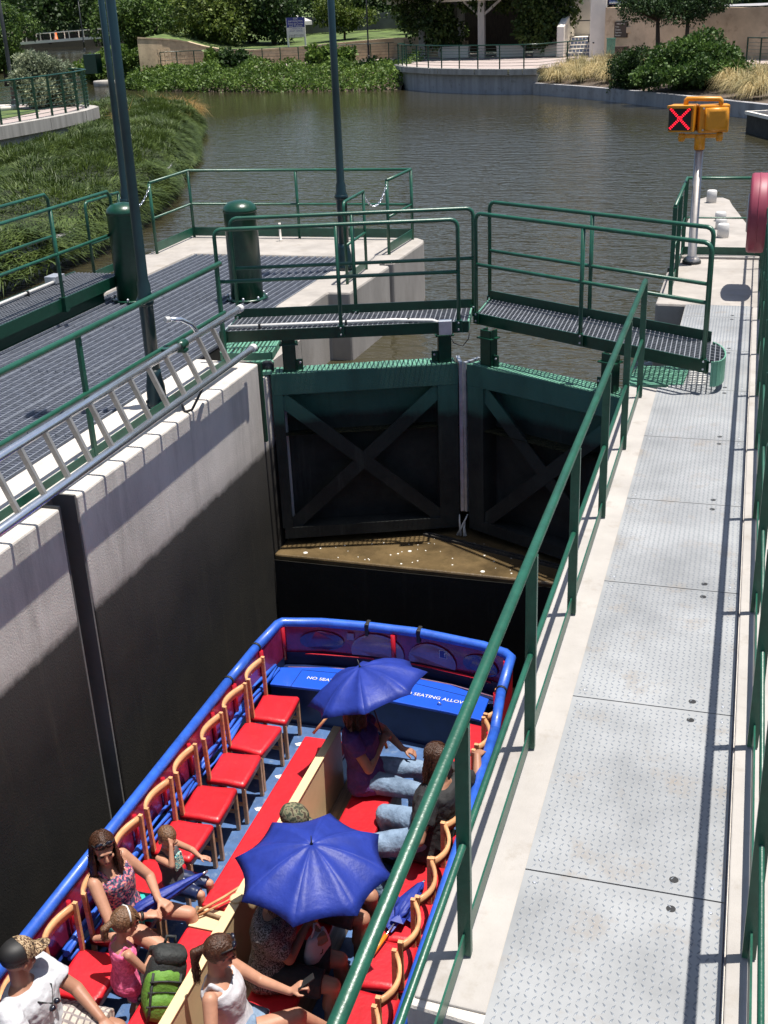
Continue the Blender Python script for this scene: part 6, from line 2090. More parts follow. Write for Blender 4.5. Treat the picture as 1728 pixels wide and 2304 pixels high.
t = thing('garden_wall', (-4, 66, .3), 'tan plastered wall with stains running behind the right bushes', 'wall')
mb = MB()
tw = [(-8.36, 69.6), (-5.6, 67.2), (-2.0, 64.4), (2.5, 61.0), (8, 56.6)]
tz = [2.85, 2.75, 2.65, 2.6, 2.6]
for i in range(len(tw) - 1):
    a, b = tw[i], tw[i + 1]
    mb.add([(a[0], a[1], .2), (b[0], b[1], .2), (b[0], b[1], tz[i + 1]), (a[0], a[1], tz[i]), (a[0] + .3, a[1] + .45, tz[i]), (b[0] + .3, b[1] + .45, tz[i + 1])], [(0, 1, 2, 3), (3, 2, 5, 4)])
mb.build('wall', 'tan_wall', t)
for x, y, z in ((-3.4, 65.47, 1.55), (-2.6, 64.85, 1.0), (0.1, 62.8, 1.35), (-6.9, 68.3, 1.7)):
    MB().box((x - .15, y - .06, z - .15), (x + .15, y + .05, z + .15)).build('niche_block', 'tan_wall', t, bevel=.02)
d_ = Vector((2.76, -2.4, 0)).normalized(); nn_ = Vector((d_.y, -d_.x, 0))
c_ = Vector((-7.35, 68.72, 1.72)) + nn_ * .05
t = thing('notice_sign', c_, 'brown notice sign with pale lines of writing on the tan wall', 'sign')
MB().obox(c_, d_ * .50, nn_ * .025, Vector((0, 0, .40))).build('panel', 'brownsign', t)
for k, (s_, w_) in enumerate((('PUBLIC BOATS', .62), ('Tickets', .30), ('Cruises', .42), ('Departures', .50), ('Information', .44))):
    text('lettering', s_, w_, c_ + nn_ * .03 + Vector((0, 0, .29 - .145 * k)) - d_ * (.42 - w_ / 2 if k else .0), d_, (0, 0, 1), 'stucco', t, .002)
t = thing('litter_basket', (-8.0, 68.9, .3), 'green slatted litter basket at the foot of the tan wall', 'litter basket')
c0 = Vector((-7.85, 68.35, .45))
for k in range(8):
    MB().bar(c0 + d_ * (-.30 + .086 * k), c0 + d_ * (-.30 + .086 * k) + Vector((0, 0, .85)), .05, .05).build('slat', 'gate_green', t)
MB().bar(c0 - d_ * .33 + Vector((0, 0, .85)), c0 + d_ * .33 + Vector((0, 0, .85)), .1, .06).bar(c0 - d_ * .33, c0 + d_ * .33, .1, .06).build('frame', 'gate_green', t)
far_box('planter_box', -7.45, 66.7, -6.75, 67.3, .3, .95, 'brownsign', 'dark brown box standing on the path below the brown sign', 'box')

# parked car above the tan wall
cx, cy, cz = -7.45, 72.3, 2.75
t = thing('parked_car', (cx, cy, cz), 'dark blue car parked above the tan wall beside the white stairway', 'car')
rings = []
for y, hw, z0, z1 in ((-2.2, .70, .30, .62), (-2.1, .84, .24, .78), (-1.0, .88, .20, .92), (.8, .88, .20, .95), (2.0, .84, .24, .92), (2.2, .70, .3, .8)):
    rings.append([Vector((cx + a * hw, cy + y, cz + (z0 if b < 0 else z1))) for a, b in ((-1, -1), (1, -1), (1.0, 0), (.94, 1), (0, 1.04), (-.94, 1), (-1.0, 0))])
MB().loft(rings).build('body', 'carblue', t)
rings = []
for y, hw, z1 in ((-1.15, .80, .92), (-.5, .68, 1.40), (.9, .68, 1.44), (1.7, .78, .95)):
    rings.append([Vector((cx + a * hw, cy + y, cz + (.85 if b < 0 else z1))) for a, b in ((-1.05, -1), (1.05, -1), (1, 1), (-1, 1))])
MB().loft(rings).build('cabin', 'carglass', t)
for sx2 in (-1, 1):
    for y in (-1.35, 1.35):
        MB().lathe((cx + sx2 * .80, cy + y, cz + .32), [(.20, -.09), (.32, -.07), (.32, .07), (.2, .09)], 16, axis=(1, 0, 0)).build('wheel', 'black', t)
    MB().ball((cx + sx2 * .58, cy - 2.13, cz + .66), (.17, .06, .09), 10, 6).build('headlight', 'white', t)
MB().box((cx - .35, cy - 2.235, cz + .42), (cx + .35, cy - 2.19, cz + .60)).build('grille', 'alu', t)
MB().box((cx - .78, cy - 2.25, cz + .28), (cx + .78, cy - 2.15, cz + .38)).build('bumper', 'alu', t, bevel=.02)
MB().add([(-8.3, 70.4, cz + .005), (-5.4, 67.6, cz + .005), (3, 61.2, cz - .1), (14, 70, cz), (0, 86, cz), (-8.3, 86, cz + .005)], [(0, 1, 2, 3)]).build('road', 'grey_concrete')
bpy.data.objects['road']['kind'] = 'structure'

# information sign on the lawn
sp_ = Vector((-30.2, 78.6, 1.25))
t = thing('information_sign', sp_, 'blue and white information sign on two white posts above the retaining wall', 'sign')
hx3 = Vector((.96, .28, 0)).normalized(); nn3 = Vector((hx3.y, -hx3.x, 0))
c3_ = Vector((-30.1, 78.6, 0))
for k in (-1, 1):
    MB().bar(c3_ + hx3 * .58 * k + Vector((0, 0, 1.1)), c3_ + hx3 * .58 * k + Vector((0, 0, 2.95)), .10, .10).build('post', 'white', t)
MB().obox(c3_ + Vector((0, 0, 2.66)) + nn3 * .07, hx3 * .60, nn3 * .02, Vector((0, 0, .31))).build('blue_panel', 'signblue', t)
MB().obox(c3_ + Vector((0, 0, 2.04)) + nn3 * .07, hx3 * .60, nn3 * .02, Vector((0, 0, .31))).build('white_panel', 'white', t)
for k, (s_, w_) in enumerate((('FOR', .30), ('INFORMATION', .95), ('Event & Cruise', 1.0), ('and Tickets', .9))):
    text('lettering', s_, w_, c3_ + nn3 * .095 + Vector((0, 0, 2.88 - .148 * k)), hx3, (0, 0, 1), 'white', t, .002)
for k, (s_, w_) in enumerate((('COMMERCIAL &', .86), ('BOAT OFFICE', .86))):
    text('lettering', s_, w_, c3_ + nn3 * .095 + Vector((0, 0, 2.26 - .14 * k)), hx3, (0, 0, 1), 'signblue', t, .002)
text('lettering', '210-877-1222', .98, c3_ + nn3 * .095 + Vector((0, 0, 1.84)), hx3, (0, 0, 1), 'brownsign', t, .002)
far = MB().add([(-44, 93, 1.5), (-25.0, 92, 1.9), (-25.0, 92, 3.05), (-44, 93, 2.75)], [(0, 1, 2, 3)])
o = far.add([(-44, 93.4, 2.75), (-44, 93, 2.75), (-25, 92, 3.05), (-25, 92.4, 3.05)], [(0, 1, 2, 3)]).build('boundary_wall', 'dark_wall', None, (-34, 93, 1.5))
tag(o, 'grey boundary wall under the trees behind the information sign', 'wall')
t = thing('porch_roof', (-34.9, 91, 2.6), 'small white gabled porch roof behind the information sign', 'roof')
for k in (-1, 1):
    MB().add([(-34.9, 90, 2.75), (-34.9, 92, 2.75), (-34.9 + 1.05 * k, 92, 2.35), (-34.9 + 1.05 * k, 90, 2.35), (-34.9 + 1.05 * k, 90, 2.62), (-34.9, 90, 3.05), (-34.9, 92, 3.05), (-34.9 + 1.05 * k, 92, 2.62)], [(0, 1, 2, 3), (0, 3, 4, 5), (5, 4, 7, 6), (3, 2, 7, 4)]).build('roof_slope', 'white', t)

# far lamp posts
lamp_post(-23.7, 74.4, .25, 'thin dark lamp post standing on the far bank beside the terrace', .9, 5.5, 'dark_metal', 'distant dark lamp posts')
solo(MB().lathe((-23.7, 74.4, -.5), [(.26, 0), (.26, .78)], 14), 'lamp_plinth', 'stucco', (-23.7, 74.4, -.5), 'pale concrete plinth under the far lamp post', 'plinth')
lamp_post(-28.5, 42.4, .2, 'thick dark lamp post beside the silvery bush on the left bank', 1.5, 5.5, 'dark_metal', 'distant dark lamp posts')
lamp_post(-72, 122, .2, 'distant lamp post near the footbridge on the channel bank', 1.3, 5.2, 'dark_metal', 'distant dark lamp posts')

# footbridge over the channel
t = thing('footbridge', (-88, 140, 1), 'distant footbridge with a mesh railing crossing the channel', 'bridge')
a, b = Vector((-100, 139, .70)), Vector((-74, 141, 1.55))
MB().bar(a, b, 2.5, .32).build('deck', 'stucco', t)
for dy in (-1.2, 1.2):
    o_ = Vector((0, dy, 0))
    MB().bar(a + o_ + Vector((0, 0, 1.0)), b + o_ + Vector((0, 0, 1.0)), .09, .09).build('top_rail', 'stucco', t)
    for k in range(5):
        MB().bar(a + o_ + Vector((0, 0, .3 + .14 * k)), b + o_ + Vector((0, 0, .3 + .14 * k)), .02, .02).build('wire', 'dark_metal', t)
    for k in range(14):
        p = a.lerp(b, k / 13) + o_
        MB().bar(p, p + Vector((0, 0, 1.0)), .08, .08).build('rail_post', 'stucco', t)
for f in (.05, .95):
    p = a.lerp(b, f)
    MB().box((p.x - .8, p.y - 1, -2), (p.x + .8, p.y + 1, p.z - .1)).build('abutment', 'grey_concrete', t)
solo(MB().lathe((-86.3, 139.6, 1.3), [(.30, 0), (.30, .06), (.22, .08), (.16, .8), (.10, .84)], 14), 'traffic_barrel', 'barrel', (-86.3, 139.6, 1.3), 'orange traffic barrel standing on the distant footbridge', 'barrel')

# channel banks
sheet('channel_bank', [[(-66, 100, -1.0), (-84, 128, -1.0), (-100, 160, -1.0)], [(-70, 99, -.2), (-90, 128, -.2), (-108, 160, -.2)], [(-120, 90, .4), (-140, 130, .4), (-160, 165, .4)]], 'lawn')
sheet('channel_bank', [[(-51.5, 90.5, -1.1), (-66, 114, -1.1), (-80, 139, -1.1), (-90, 165, -1.1)], [(-49.5, 90.5, -.2), (-63, 113, -.1), (-76, 139, -.1), (-84, 165, -.1)], [(-40, 92, .9), (-52, 114, 1.2), (-62, 139, 1.8), (-66, 165, 2.6)]], 'lawn')
solo(MB().lathe((-43.6, 76.2, -1.1), [(.9, 0), (.9, .5), (.85, .55)], 16), 'landing_step', 'bank_concrete', (-43.6, 76.2, -1.1), 'small pale landing block at the corner where the channel meets the far bank', 'step')
solo(MB().box((-46.6, 78.6, -.2), (-45.6, 79.4, 1.1)), 'utility_box', 'green', (-46, 79, -.2), 'dark green utility box at the mouth of the channel', 'utility box')

# ================================================================== LEFT PENINSULA
edge = resample([(-12.15, 8, 0), (-12.15, 16.9, 0), (-12.5, 20.2, 0), (-13.4, 24.5, 0), (-15.1, 29.2, 0), (-17.2, 34.6, 0), (-19.2, 38.8, 0), (-20.8, 43.0, 0), (-22.6, 45.8, 0), (-25.6, 47.4, 0), (-30, 48.5, 0), (-40, 52, 0)], 60)
inner = resample([(-24.2, 8, 0), (-24.0, 18, 0), (-23.6, 24, 0), (-23.3, 29, 0), (-22.8, 33, 0), (-22.9, 36.5, 0), (-23.3, 39.2, 0), (-24.0, 41.0, 0), (-25, 42.1, 0), (-26.5, 43, 0), (-30, 44, 0), (-40, 46, 0)], 60)
t = thing('bank_wall', (-13, 20, -.9), 'low pale concrete edge wall under the juniper bank along the left lock', 'wall')
mb = MB()
for p, q in zip(edge[:-1], edge[1:]):
    d = (q - p).normalized(); nn = Vector((d.y, -d.x, 0))
    mb.add([(p.x, p.y, -2), (q.x, q.y, -2), (q.x, q.y, -.42), (p.x, p.y, -.42), (p.x - nn.x * .3, p.y - nn.y * .3, -.42), (q.x - nn.x * .3, q.y - nn.y * .3, -.42)], [(0, 1, 2, 3), (3, 2, 5, 4)])
mb.build('wall', 'grey_concrete', t)
rows = [[(a.x + (b.x - a.x) * f, a.y + (b.y - a.y) * f, z) for a, b in zip(edge, inner)] for f, z in ((.02, -.5), (.2, -.30), (.6, -.42), (1.0, -1.05))]
sheet('planting_bank', rows, 'moss')
# curved wall with cap and paving
cw = resample([(-24.6, 8, 0), (-24.4, 18, 0), (-24.0, 24, 0), (-23.65, 29, 0), (-23.45, 33, 0), (-23.4, 36.5, 0), (-23.65, 39.2, 0), (-24.1, 40.9, 0), (-24.9, 41.8, 0), (-26.2, 42.3, 0), (-30, 43, 0)], 44)
t = thing('curved_wall', (-24, 35, 0), 'curved grey concrete wall with a pale stained cap on the left bank', 'wall')
mb = MB(); mc = MB()
for p, q in zip(cw[:-1], cw[1:]):
    d = (q - p).normalized(); nn = Vector((d.y, -d.x, 0)); o_ = nn * .22
    mb.add([(p.x, p.y, -1.2), (q.x, q.y, -1.2), (q.x, q.y, .0), (p.x, p.y, .0)], [(0, 1, 2, 3)])
    mc.add([(p.x + o_.x, p.y + o_.y, -.10), (q.x + o_.x, q.y + o_.y, -.10), (q.x + o_.x, q.y + o_.y, .30), (p.x + o_.x, p.y + o_.y, .30), (p.x - o_.x, p.y - o_.y, .30), (q.x - o_.x, q.y - o_.y, .30), (p.x, p.y, -.10), (q.x, q.y, -.10)], [(0, 1, 2, 3), (3, 2, 5, 4), (6, 7, 1, 0)])
mb.build('wall', 'grey_concrete', t); mc.build('cap', 'bank_concrete', t)
pv = [(p.x - .1, p.y, .29) for p in cw] + [(-40, 44, .29), (-40, 8, .29)]
tag(MB().add(pv, [tuple(range(len(pv)))]).build('path', 'paving'), kind='structure')
lw = [(p.x - 1.6, p.y - (.6 if p.y > 38 else 0), .31) for p in cw[:36]] + [(-27.5, 41.0, .31), (-38, 42.0, .31), (-38, 8, .31)]
tag(MB().add(lw, [tuple(range(len(lw)))]).build('lawn', 'lawn'), kind='structure')
t = thing('curved_railing', (-24, 35, .3), 'dark green multi-bar railing following the curved wall on the left bank', 'railing')
cr = [Vector((p.x - .12, p.y, .3)) for p in cw[8:42]]
MB().tube([p + Vector((0, 0, 1.32)) for p in cr], .036, 6).build('top_rail', 'green', t)
for k in range(8):
    MB().tube([p + Vector((0, 0, .14 + .14 * k)) for p in cr], .009, 4).build('bar', 'green', t)
cr2 = resample([tuple(p) for p in cr], 30)
for p in cr2:
    MB().box((p.x - .035, p.y - .025, .3), (p.x + .035, p.y + .025, 1.62)).build('post', 'green', t)
solo(MB().lathe((-27.6, 40.2, .3), [(.55, 0), (.55, .14), (.5, .16)], 18), 'lamp_footing', 'stucco', (-27.6, 40.2, .3), 'pale round concrete footing on the lawn behind the curved railing', 'footing')
solo(MB().box((-31.6, 40, .3), (-30.2, 42, 1.5)), 'stone_pillar', 'limestone', (-31, 41, .3), 'tan stone pillar at the left edge behind the curved railing', 'pillar')

# dark barge at the right edge of the lake
t = thing('barge', (.8, 40.3, -.9), 'dark flat work barge with red clutter at the right edge of the lake', 'barge')
MB().prism([(-.25, 41.2), (1.5, 36.5), (4.5, 37.5), (3.0, 42.5)], -1.0, -.30).build('hull', 'pallet', t)
MB().bar((-.28, 41.2, -.28), (1.5, 36.45, -.28), .12, .10).build('rub_rail', 'stucco', t)
MB().bar((-.25, 41.2, -.29), (3.0, 42.5, -.29), .12, .10).build('rub_rail', 'stucco', t)
for k, (x, y, m_) in enumerate(((1.2, 40.4, 'jacket_red'), (1.9, 39.6, 'galv'), (1.5, 40.9, 'jacket_red'), (2.3, 40.6, 'pallet'))):
    MB().lathe((x, y, -.3), [(.3, 0), (.34, .15), (.25, .36), (.1, .44)], 8).build('deck_clutter', m_, t)

# ================================================================== VEGETATION
def plant(name, label, cat, base, clusters, n, size, mat, trunk=None, limbs=True, droop=.1, aspect=.42, group=None, upbias=.4):
    base = Vector(base)
    t = thing(name, base, label, cat, group)
    P_, d = crown_points(clusters, n)
    V, F = leaf_arrays(P_, size, upbias, droop, aspect, outward=d)
    np_mesh('crown', V, F, mat, t)
    if trunk:
        r_, zt = trunk
        tp = base + Vector((rng.uniform(-.1, .1), rng.uniform(-.1, .1), zt))
        MB().tube([base - Vector((0, 0, .2)), base + Vector((0, 0, .15)), base.lerp(tp, .5) + Vector((.05, 0, 0)), tp], [r_ * 1.35, r_, r_ * .85, r_ * .65], 8).build('trunk', 'bark', t)
        if limbs:
            mb = MB()
            for c, rr in clusters[:9]:
                c = Vector(c)
                m_ = tp.lerp(c, .5) + Vector((0, 0, -.15))
                mb.tube([tp - Vector((0, 0, .1)), m_, c], [r_ * .5, r_ * .32, r_ * .12], 6)
            mb.build('limb', 'bark', t)
    return t
def clumps(c, R_, n, r0=.35, r1=.6, seed=0, zmin=None):
    g = np.random.default_rng(seed)
    out = []
    for _ in range(n):
        d = g.normal(size=3); d /= np.linalg.norm(d)
        k = g.uniform(.25, .95)
        p = [c[i] + d[i] * R_[i] * k for i in range(3)]
        s_ = g.uniform(r0, r1)
        if zmin is not None and p[2] < zmin: p[2] = zmin + g.uniform(0, .5)
        out.append((tuple(p), tuple(R_[i] * s_ for i in range(3))))
    return out
# far wood: each tree its own
woods = [(-43.0, 81, 1.0, 'leaf_tree', 3.2, 1.5), (-38, 80.8, .9, 'leaf_lime', 3.6, 1.6), (-34.0, 84, 1.2, 'leaf_dark', 3.2, 1.7), (-33.0, 96.5, 1.5, 'leaf_dark', 4.2, 2.6), (-28, 97, 1.6, 'leaf_dark', 4.0, 2.4),
         (-23.5, 92, 1.6, 'leaf_lime', 3.4, 1.8), (-18, 90, 1.6, 'leaf_dark', 3.8, 1.6), (-52, 104, 1.2, 'leaf_dark', 5.0, 3.6), (-60, 118, 1.5, 'leaf_dark', 5.4, 3.6), (-68, 150, 2.0, 'leaf_dark', 6.0, 4.2),
         (-78, 160, 1.5, 'leaf_tree', 6.4, 4.4), (-89, 165, 1.0, 'leaf_dark', 6.6, 4.2), (-100, 160, 1.0, 'leaf_dark', 6.6, 4.4), (-110, 150, 1.0, 'leaf_tree', 6.4, 4.2), (-116, 136, 1.0, 'leaf_dark', 6.4, 4.2), (-97, 128, .8, 'leaf_tree', 4.6, 2.6), (-72, 138, 1.6, 'leaf_tree', 4.4, 2.8)]
wl = ['olive green tree hanging low over the left end of the retaining wall', 'bright lime tree leaning over the retaining wall', 'green tree left of the information sign', 'dark tree behind the information sign', 'dark tree right of the information sign',
      'sunlit lime green tree behind the far lamp post', 'dark tree behind the pergola', 'dark tree on the right bank of the channel', 'dark tree further up the right bank of the channel', 'tall dark tree at the right end of the footbridge',
      'green tree just behind the right part of the footbridge', 'dark tree behind the middle of the footbridge', 'dark tree behind the left part of the footbridge', 'green tree at the left end of the footbridge', 'dark tree at the far left beyond the channel', 'bushy green tree on the left channel bank before the footbridge', 'green tree on the right channel bank before the footbridge']
for i, (x, y, z, m_, R_, zc) in enumerate(woods):
    cl = clumps((x, y, z + zc + .6), (R_, R_ * .8, R_ * .82), 16, .30, .52, i + 1, z + .7)
    plant('tree', wl[i], 'tree', (x, y, z - .4), cl, 11000 if y < 100 else 5200, .21 if y < 100 else .5, m_, (.22, zc * .7), droop=.35, group='trees on the far bank')
# dim woodland mass behind everything
P_ = np.stack([rng.uniform(-190, 90, 26000), rng.uniform(172, 190, 26000), rng.uniform(2, 14, 26000)], 1)
P_[:, 1] -= 70 * np.clip((P_[:, 0] + 60) / 60, 0, 1)
V, F = leaf_arrays(P_, 1.15, .3, .2, .5)
o = np_mesh('woodland', V, F, 'leaf_dark'); tag(o, 'dark distant woodland closing off the view behind the far bank', 'woodland', kind='stuff')
# small tree on the lawn
cl = clumps((-28.4, 84.0, 3.25), (2.3, 1.8, 1.25), 16, .3, .48, 71, 2.15)
t = plant('tree', 'small round yellow green tree standing on the lawn above the wall', 'tree', (-28.5, 84.0, 1.35), cl, 6500, .18, 'leaf_lime', (.09, 1.4))
plant('shrub', 'low green shrub mound on the lawn left of the pergola', 'shrub', (-20.6, 80.8, 1.3), [((-21.2, 80.8, 1.5), (1.1, .8, .45)), ((-19.9, 80.6, 1.65), (1.1, .8, .5)), ((-20.6, 81.3, 1.8), (.9, .7, .5))], 3600, .16, 'leaf_cover')
plant('hedge', 'tall dark vine hedge behind the lawn left of the pergola', 'hedge', (-21.5, 86, 1.6), clumps((-21.5, 86, 2.9), (4.2, 1.4, 1.6), 18, .28, .45, 5, 1.8), 9000, .2, 'leaf_vine', None, droop=.4)
# pergola vines
vc = []
for k in range(34):
    x = rng.uniform(-22, -10.5)
    y = 72.5 + .10 * abs(x + 16) + rng.uniform(-.3, 1.6)
    side = x < -17.3 or x > -13.4
    ln = rng.uniform(.35, .8) + (rng.uniform(.5, 1.3) if side else 0)
    vc.append(((x, y, 3.95 - ln * .6), (.45, .4, ln)))
for k in range(26):
    vc.append(((rng.uniform(-13.6, -11.5), 72.3 + rng.uniform(-.5, .8), rng.uniform(1.2, 3.8)), (.55, .5, .8)))
for k in range(12):
    vc.append(((rng.uniform(-19.6, -18.0), 74.2 + rng.uniform(-.2, .8), rng.uniform(1.0, 3.2)), (.5, .5, .8)))
for k in range(40):
    vc.append(((rng.uniform(-22.5, -10.6), rng.uniform(71.6, 80), rng.uniform(4.05, 4.35)), (1.1, 1.2, .3)))  # foliage above the view, added to shade the pergola beneath
P_ = np.stack([rng.uniform(-22.8, -10.2, 16000), rng.uniform(71.3, 80.5, 16000), rng.uniform(3.9, 4.5, 16000)], 1)
V, F = leaf_arrays(P_, .30, .8, .1, .5)
shade_vine = (V, F)
plant('vine', 'dark vines hanging in curtains from the concrete pergola', 'vine', (-16, 74, .3), vc, 26000, .20, 'leaf_vine', None, droop=.9)
vt = [o for o in bpy.data.objects if o.name == 'vine'][0]
np_mesh('shade_cover', shade_vine[0], shade_vine[1], 'leaf_vine', vt)  # unseen leaf layer added overhead to darken the columns and floor
# right hand trees with two trunks
for k, (bx_, by_, lab) in enumerate(((-4.9, 62.2, 'conifer-like tree with dark foliage, left of a pair by the tan wall'), (-3.55, 61.8, 'conifer-like tree with dark foliage, right of a pair by the tan wall'))):
    cl = clumps((bx_ + (-.2 if k == 0 else .5), by_, 3.1), (1.85, 1.5, 1.05), 24, .34, .50, 31 + k, 2.1)
    plant('tree', lab, 'tree', (bx_, by_, .0), cl, 13000, .12, 'leaf_pine', (.13, 2.3), droop=.05, aspect=.28, group='pair of trees by the tan wall')
plant('tree', 'green tree hanging over the tan wall at the top right corner', 'tree', (4.0, 64.5, 2.4), clumps((2.8, 63.3, 4.0), (3.2, 2.0, 1.6), 16, .28, .5, 44, 2.5), 7000, .22, 'leaf_tree', (.2, 1.6), droop=.5)
# bushes on the planting bed
plant('bush', 'dark green bush on the planting bed left of the brighter bush', 'bush', (-5.2, 56.2, -.3), clumps((-5.1, 54.8, .30), (1.3, 1.5, 1.1), 18, .30, .46, 51, -.4), 15000, .10, 'leaf_dark', (.08, .7))
plant('bush', 'large bright leafy bush hanging over the planter wall on the right', 'bush', (-2.3, 54.6, -.2), clumps((-2.5, 52.4, .55), (2.2, 2.2, 1.35), 36, .26, .42, 52, -.6), 30000, .13, 'leaf_bush', (.1, .8), droop=.15)
# straw grass tufts on the bed: individual clumps
def tuft(x, y, z, R_, n, lab, mat='blade_straw', L0=.75, lean=(0, 0), grp='pale grass tufts on the planting bed'):
    th = rng.uniform(0, 2 * np.pi, n); rr = R_ * np.sqrt(rng.random(n)) * .28
    P0 = np.stack([x + rr * np.cos(th), y + rr * np.sin(th), np.full(n, z)], 1)
    til = rng.uniform(.25, 1.1, n)
    d = np.stack([np.cos(th) * til + lean[0], np.sin(th) * til + lean[1], np.ones(n)], 1)
    V, F = blades(P0, norm(d), rng.uniform(.6, 1.15, n) * L0, rng.uniform(.006, .012, n), 1.5)
    o = np_mesh('grass_tuft', V, F, mat, None, (x, y, z))
    return tag(o, lab, 'grass tuft', grp)

pts_f = [(-9.9, 60.6), (-9.2, 61.8), (-8.6, 60.2), (-8.9, 63.0), (-8.0, 61.5), (-7.6, 59.6), (-7.4, 62.8), (-6.8, 61.0), (-7.0, 58.6), (-6.2, 59.8), (-6.5, 62.2), (-5.9, 57.2), (-9.3, 59.3), (-5.6, 61.0), (-8.1, 58.5), (-6.6, 57.3)]
pts_r = [(-.9, 50.4), (-.3, 52.0), (.2, 49.4), (.6, 51.2), (.9, 47.9), (1.3, 49.8), (1.2, 53.0), (-.5, 48.6), (1.9, 48.0), (2.0, 51.5), (2.3, 46.0), (1.5, 46.0), (-1.4, 52.2), (.0, 47.6), (3.0, 47.0)]
ORD = ['first', 'second', 'third', 'fourth', 'fifth', 'sixth', 'seventh', 'eighth', 'ninth', 'tenth', 'eleventh', 'twelfth', 'thirteenth', 'fourteenth', 'fifteenth', 'sixteenth']
across = lambda p: (p[0] * math.cos(YAW) + p[1] * math.sin(YAW)) / (p[1] * math.cos(YAW) - p[0] * math.sin(YAW))
pts_f.sort(key=across); pts_r.sort(key=across)
for i, (x, y) in enumerate(pts_f):
    f = min(1, max(0, (y - 53) / 9)); z = -.35 + .5 * min(1, max(0, ((y - (59.7 - (x + 10.6) * 1.18)) / 6)))
    tuft(x, y, z - .05, .5, 330, 'pale straw grass tuft, ' + ORD[i] + ' from the terrace in the bed before the dark bush', L0=1.3, lean=(-.15, -.45))
for i, (x, y) in enumerate(pts_r):
    z = -.35 + .5 * min(1, max(0, ((y - (46.9 - (x + .9) * 1.5)) / 8)))
    tuft(x, y, z - .02, .6, 420, 'pale straw grass tuft, ' + ORD[i] + ' to the right of the bright leafy bush', L0=1.35, lean=(-.25, -.8))
# bronze grass at the tip of the left bank
for i in range(9):
    a = i / 8
    x, y = -24.3 + 3.3 * a, 46.2 - 3.4 * a * a
    tuft(x, y, -.4, .8, 300, 'bronze grass tuft, ' + ORD[i] + ' from the left along the tip of the left bank', 'blade_bronze', 1.0, (.1, 0), 'bronze grass tufts at the tip of the left bank')
for i in range(3):
    tuft(-23.0 - .35 * i, 41.5 + .5 * i, -.5, .6, 240, 'bronze grass tuft, ' + ORD[i] + ' behind another below the end of the curved wall', 'blade_bronze', 1.0, (.1, -.1), 'bronze grass tufts below the curved wall')

# juniper-like ground cover on the left bank (uncountable)
n = 185000
k = rng.integers(0, len(edge) - 1, n); fr_ = rng.random(n)
E_ = np.array([tuple(p) for p in edge]); I_ = np.array([tuple(p) for p in inner])
ea = E_[k] + (E_[k + 1] - E_[k]) * fr_[:, None]; ia = I_[k] + (I_[k + 1] - I_[k]) * fr_[:, None]
cross = rng.random(n) ** 1.15 * 1.0 - .035
P0 = ea + (ia - ea) * cross[:, None]
# thick fringe hanging over the edge wall
ne = 44000
k2 = rng.integers(0, len(edge) - 1, ne); f2 = rng.random(ne)
ef = E_[k2] + (E_[k2 + 1] - E_[k2]) * f2[:, None]; inf_ = I_[k2] + (I_[k2 + 1] - I_[k2]) * f2[:, None]
oc = rng.uniform(-.030, .03, ne)
P0 = np.concatenate([P0, ef + (inf_ - ef) * oc[:, None]]); cross = np.concatenate([cross, oc])
keep = (P0[:, 1] > 13.5) & (P0[:, 1] < 47.5) & (P0[:, 0] > -27)
P0 = P0[keep]; cross = cross[keep]
lump = np.sin(P0[:, 0] * 2.1 + 1.3 * np.sin(P0[:, 1] * 1.1)) * np.cos(P0[:, 1] * 1.7 + P0[:, 0]) * .05
P0[:, 2] = np.interp(cross, [-.035, -.02, .03, .2, .6, 1], [-.66, -.50, -.30, -.10, -.22, -.95]) + lump + rng.uniform(-.06, .05, len(P0))
ang = np.sin(P0[:, 0] * .9) * 1.6 + np.cos(P0[:, 1] * .7 + 1) * 1.6 + rng.normal(size=len(P0)) * .9
d = np.stack([np.cos(ang) * .8 + .45 * (cross < .1), np.sin(ang) * .8 - .1, rng.uniform(.15, .9, len(P0)) - .7 * (cross < .05)], 1)
dfr = norm(d)
# rounded mounds: blades spray outward from the nearest mound centre
nm = 420
km = rng.integers(0, len(edge) - 1, nm); fm = rng.random(nm)
C_ = E_[km] + ((I_[km] - E_[km]) * fm[:, None]); rm = rng.uniform(.55, 1.05, nm)
near = np.empty(len(P0), int); dd = np.empty(len(P0))
for i0 in range(0, len(P0), 20000):
    q = P0[i0:i0 + 20000, None, :2] - C_[None, :, :2]
    D_ = np.sqrt((q ** 2).sum(2)) / rm[None]
    near[i0:i0 + 20000] = D_.argmin(1); dd[i0:i0 + 20000] = D_.min(1)
P0[:, 2] += .34 * np.clip(1 - dd ** 2, -.12, 1) * rm[near] * np.clip((1 - cross) / .35, 0, 1) * (cross > -.01)
out_ = P0 - C_[near]; out_[:, 2] = 0
d = norm(d) * .55 + norm(out_ + 1e-6) * np.clip(dd, .1, 1.2)[:, None] * .8
d[:, 2] += .25 - .35 * np.clip(dd - .6, 0, 1)
d = np.where((cross < .012)[:, None], dfr, d)
V, F = blades(P0, norm(d), np.where(cross < .012, rng.uniform(.2, .45, len(P0)), rng.uniform(.11, .30, len(P0))), rng.uniform(.007, .015, len(P0)), .55)
tag(np_mesh('ground_cover', V, F, 'blade_juniper'), 'feathery dark green juniper ground cover filling the left bank', 'ground cover', kind='stuff')
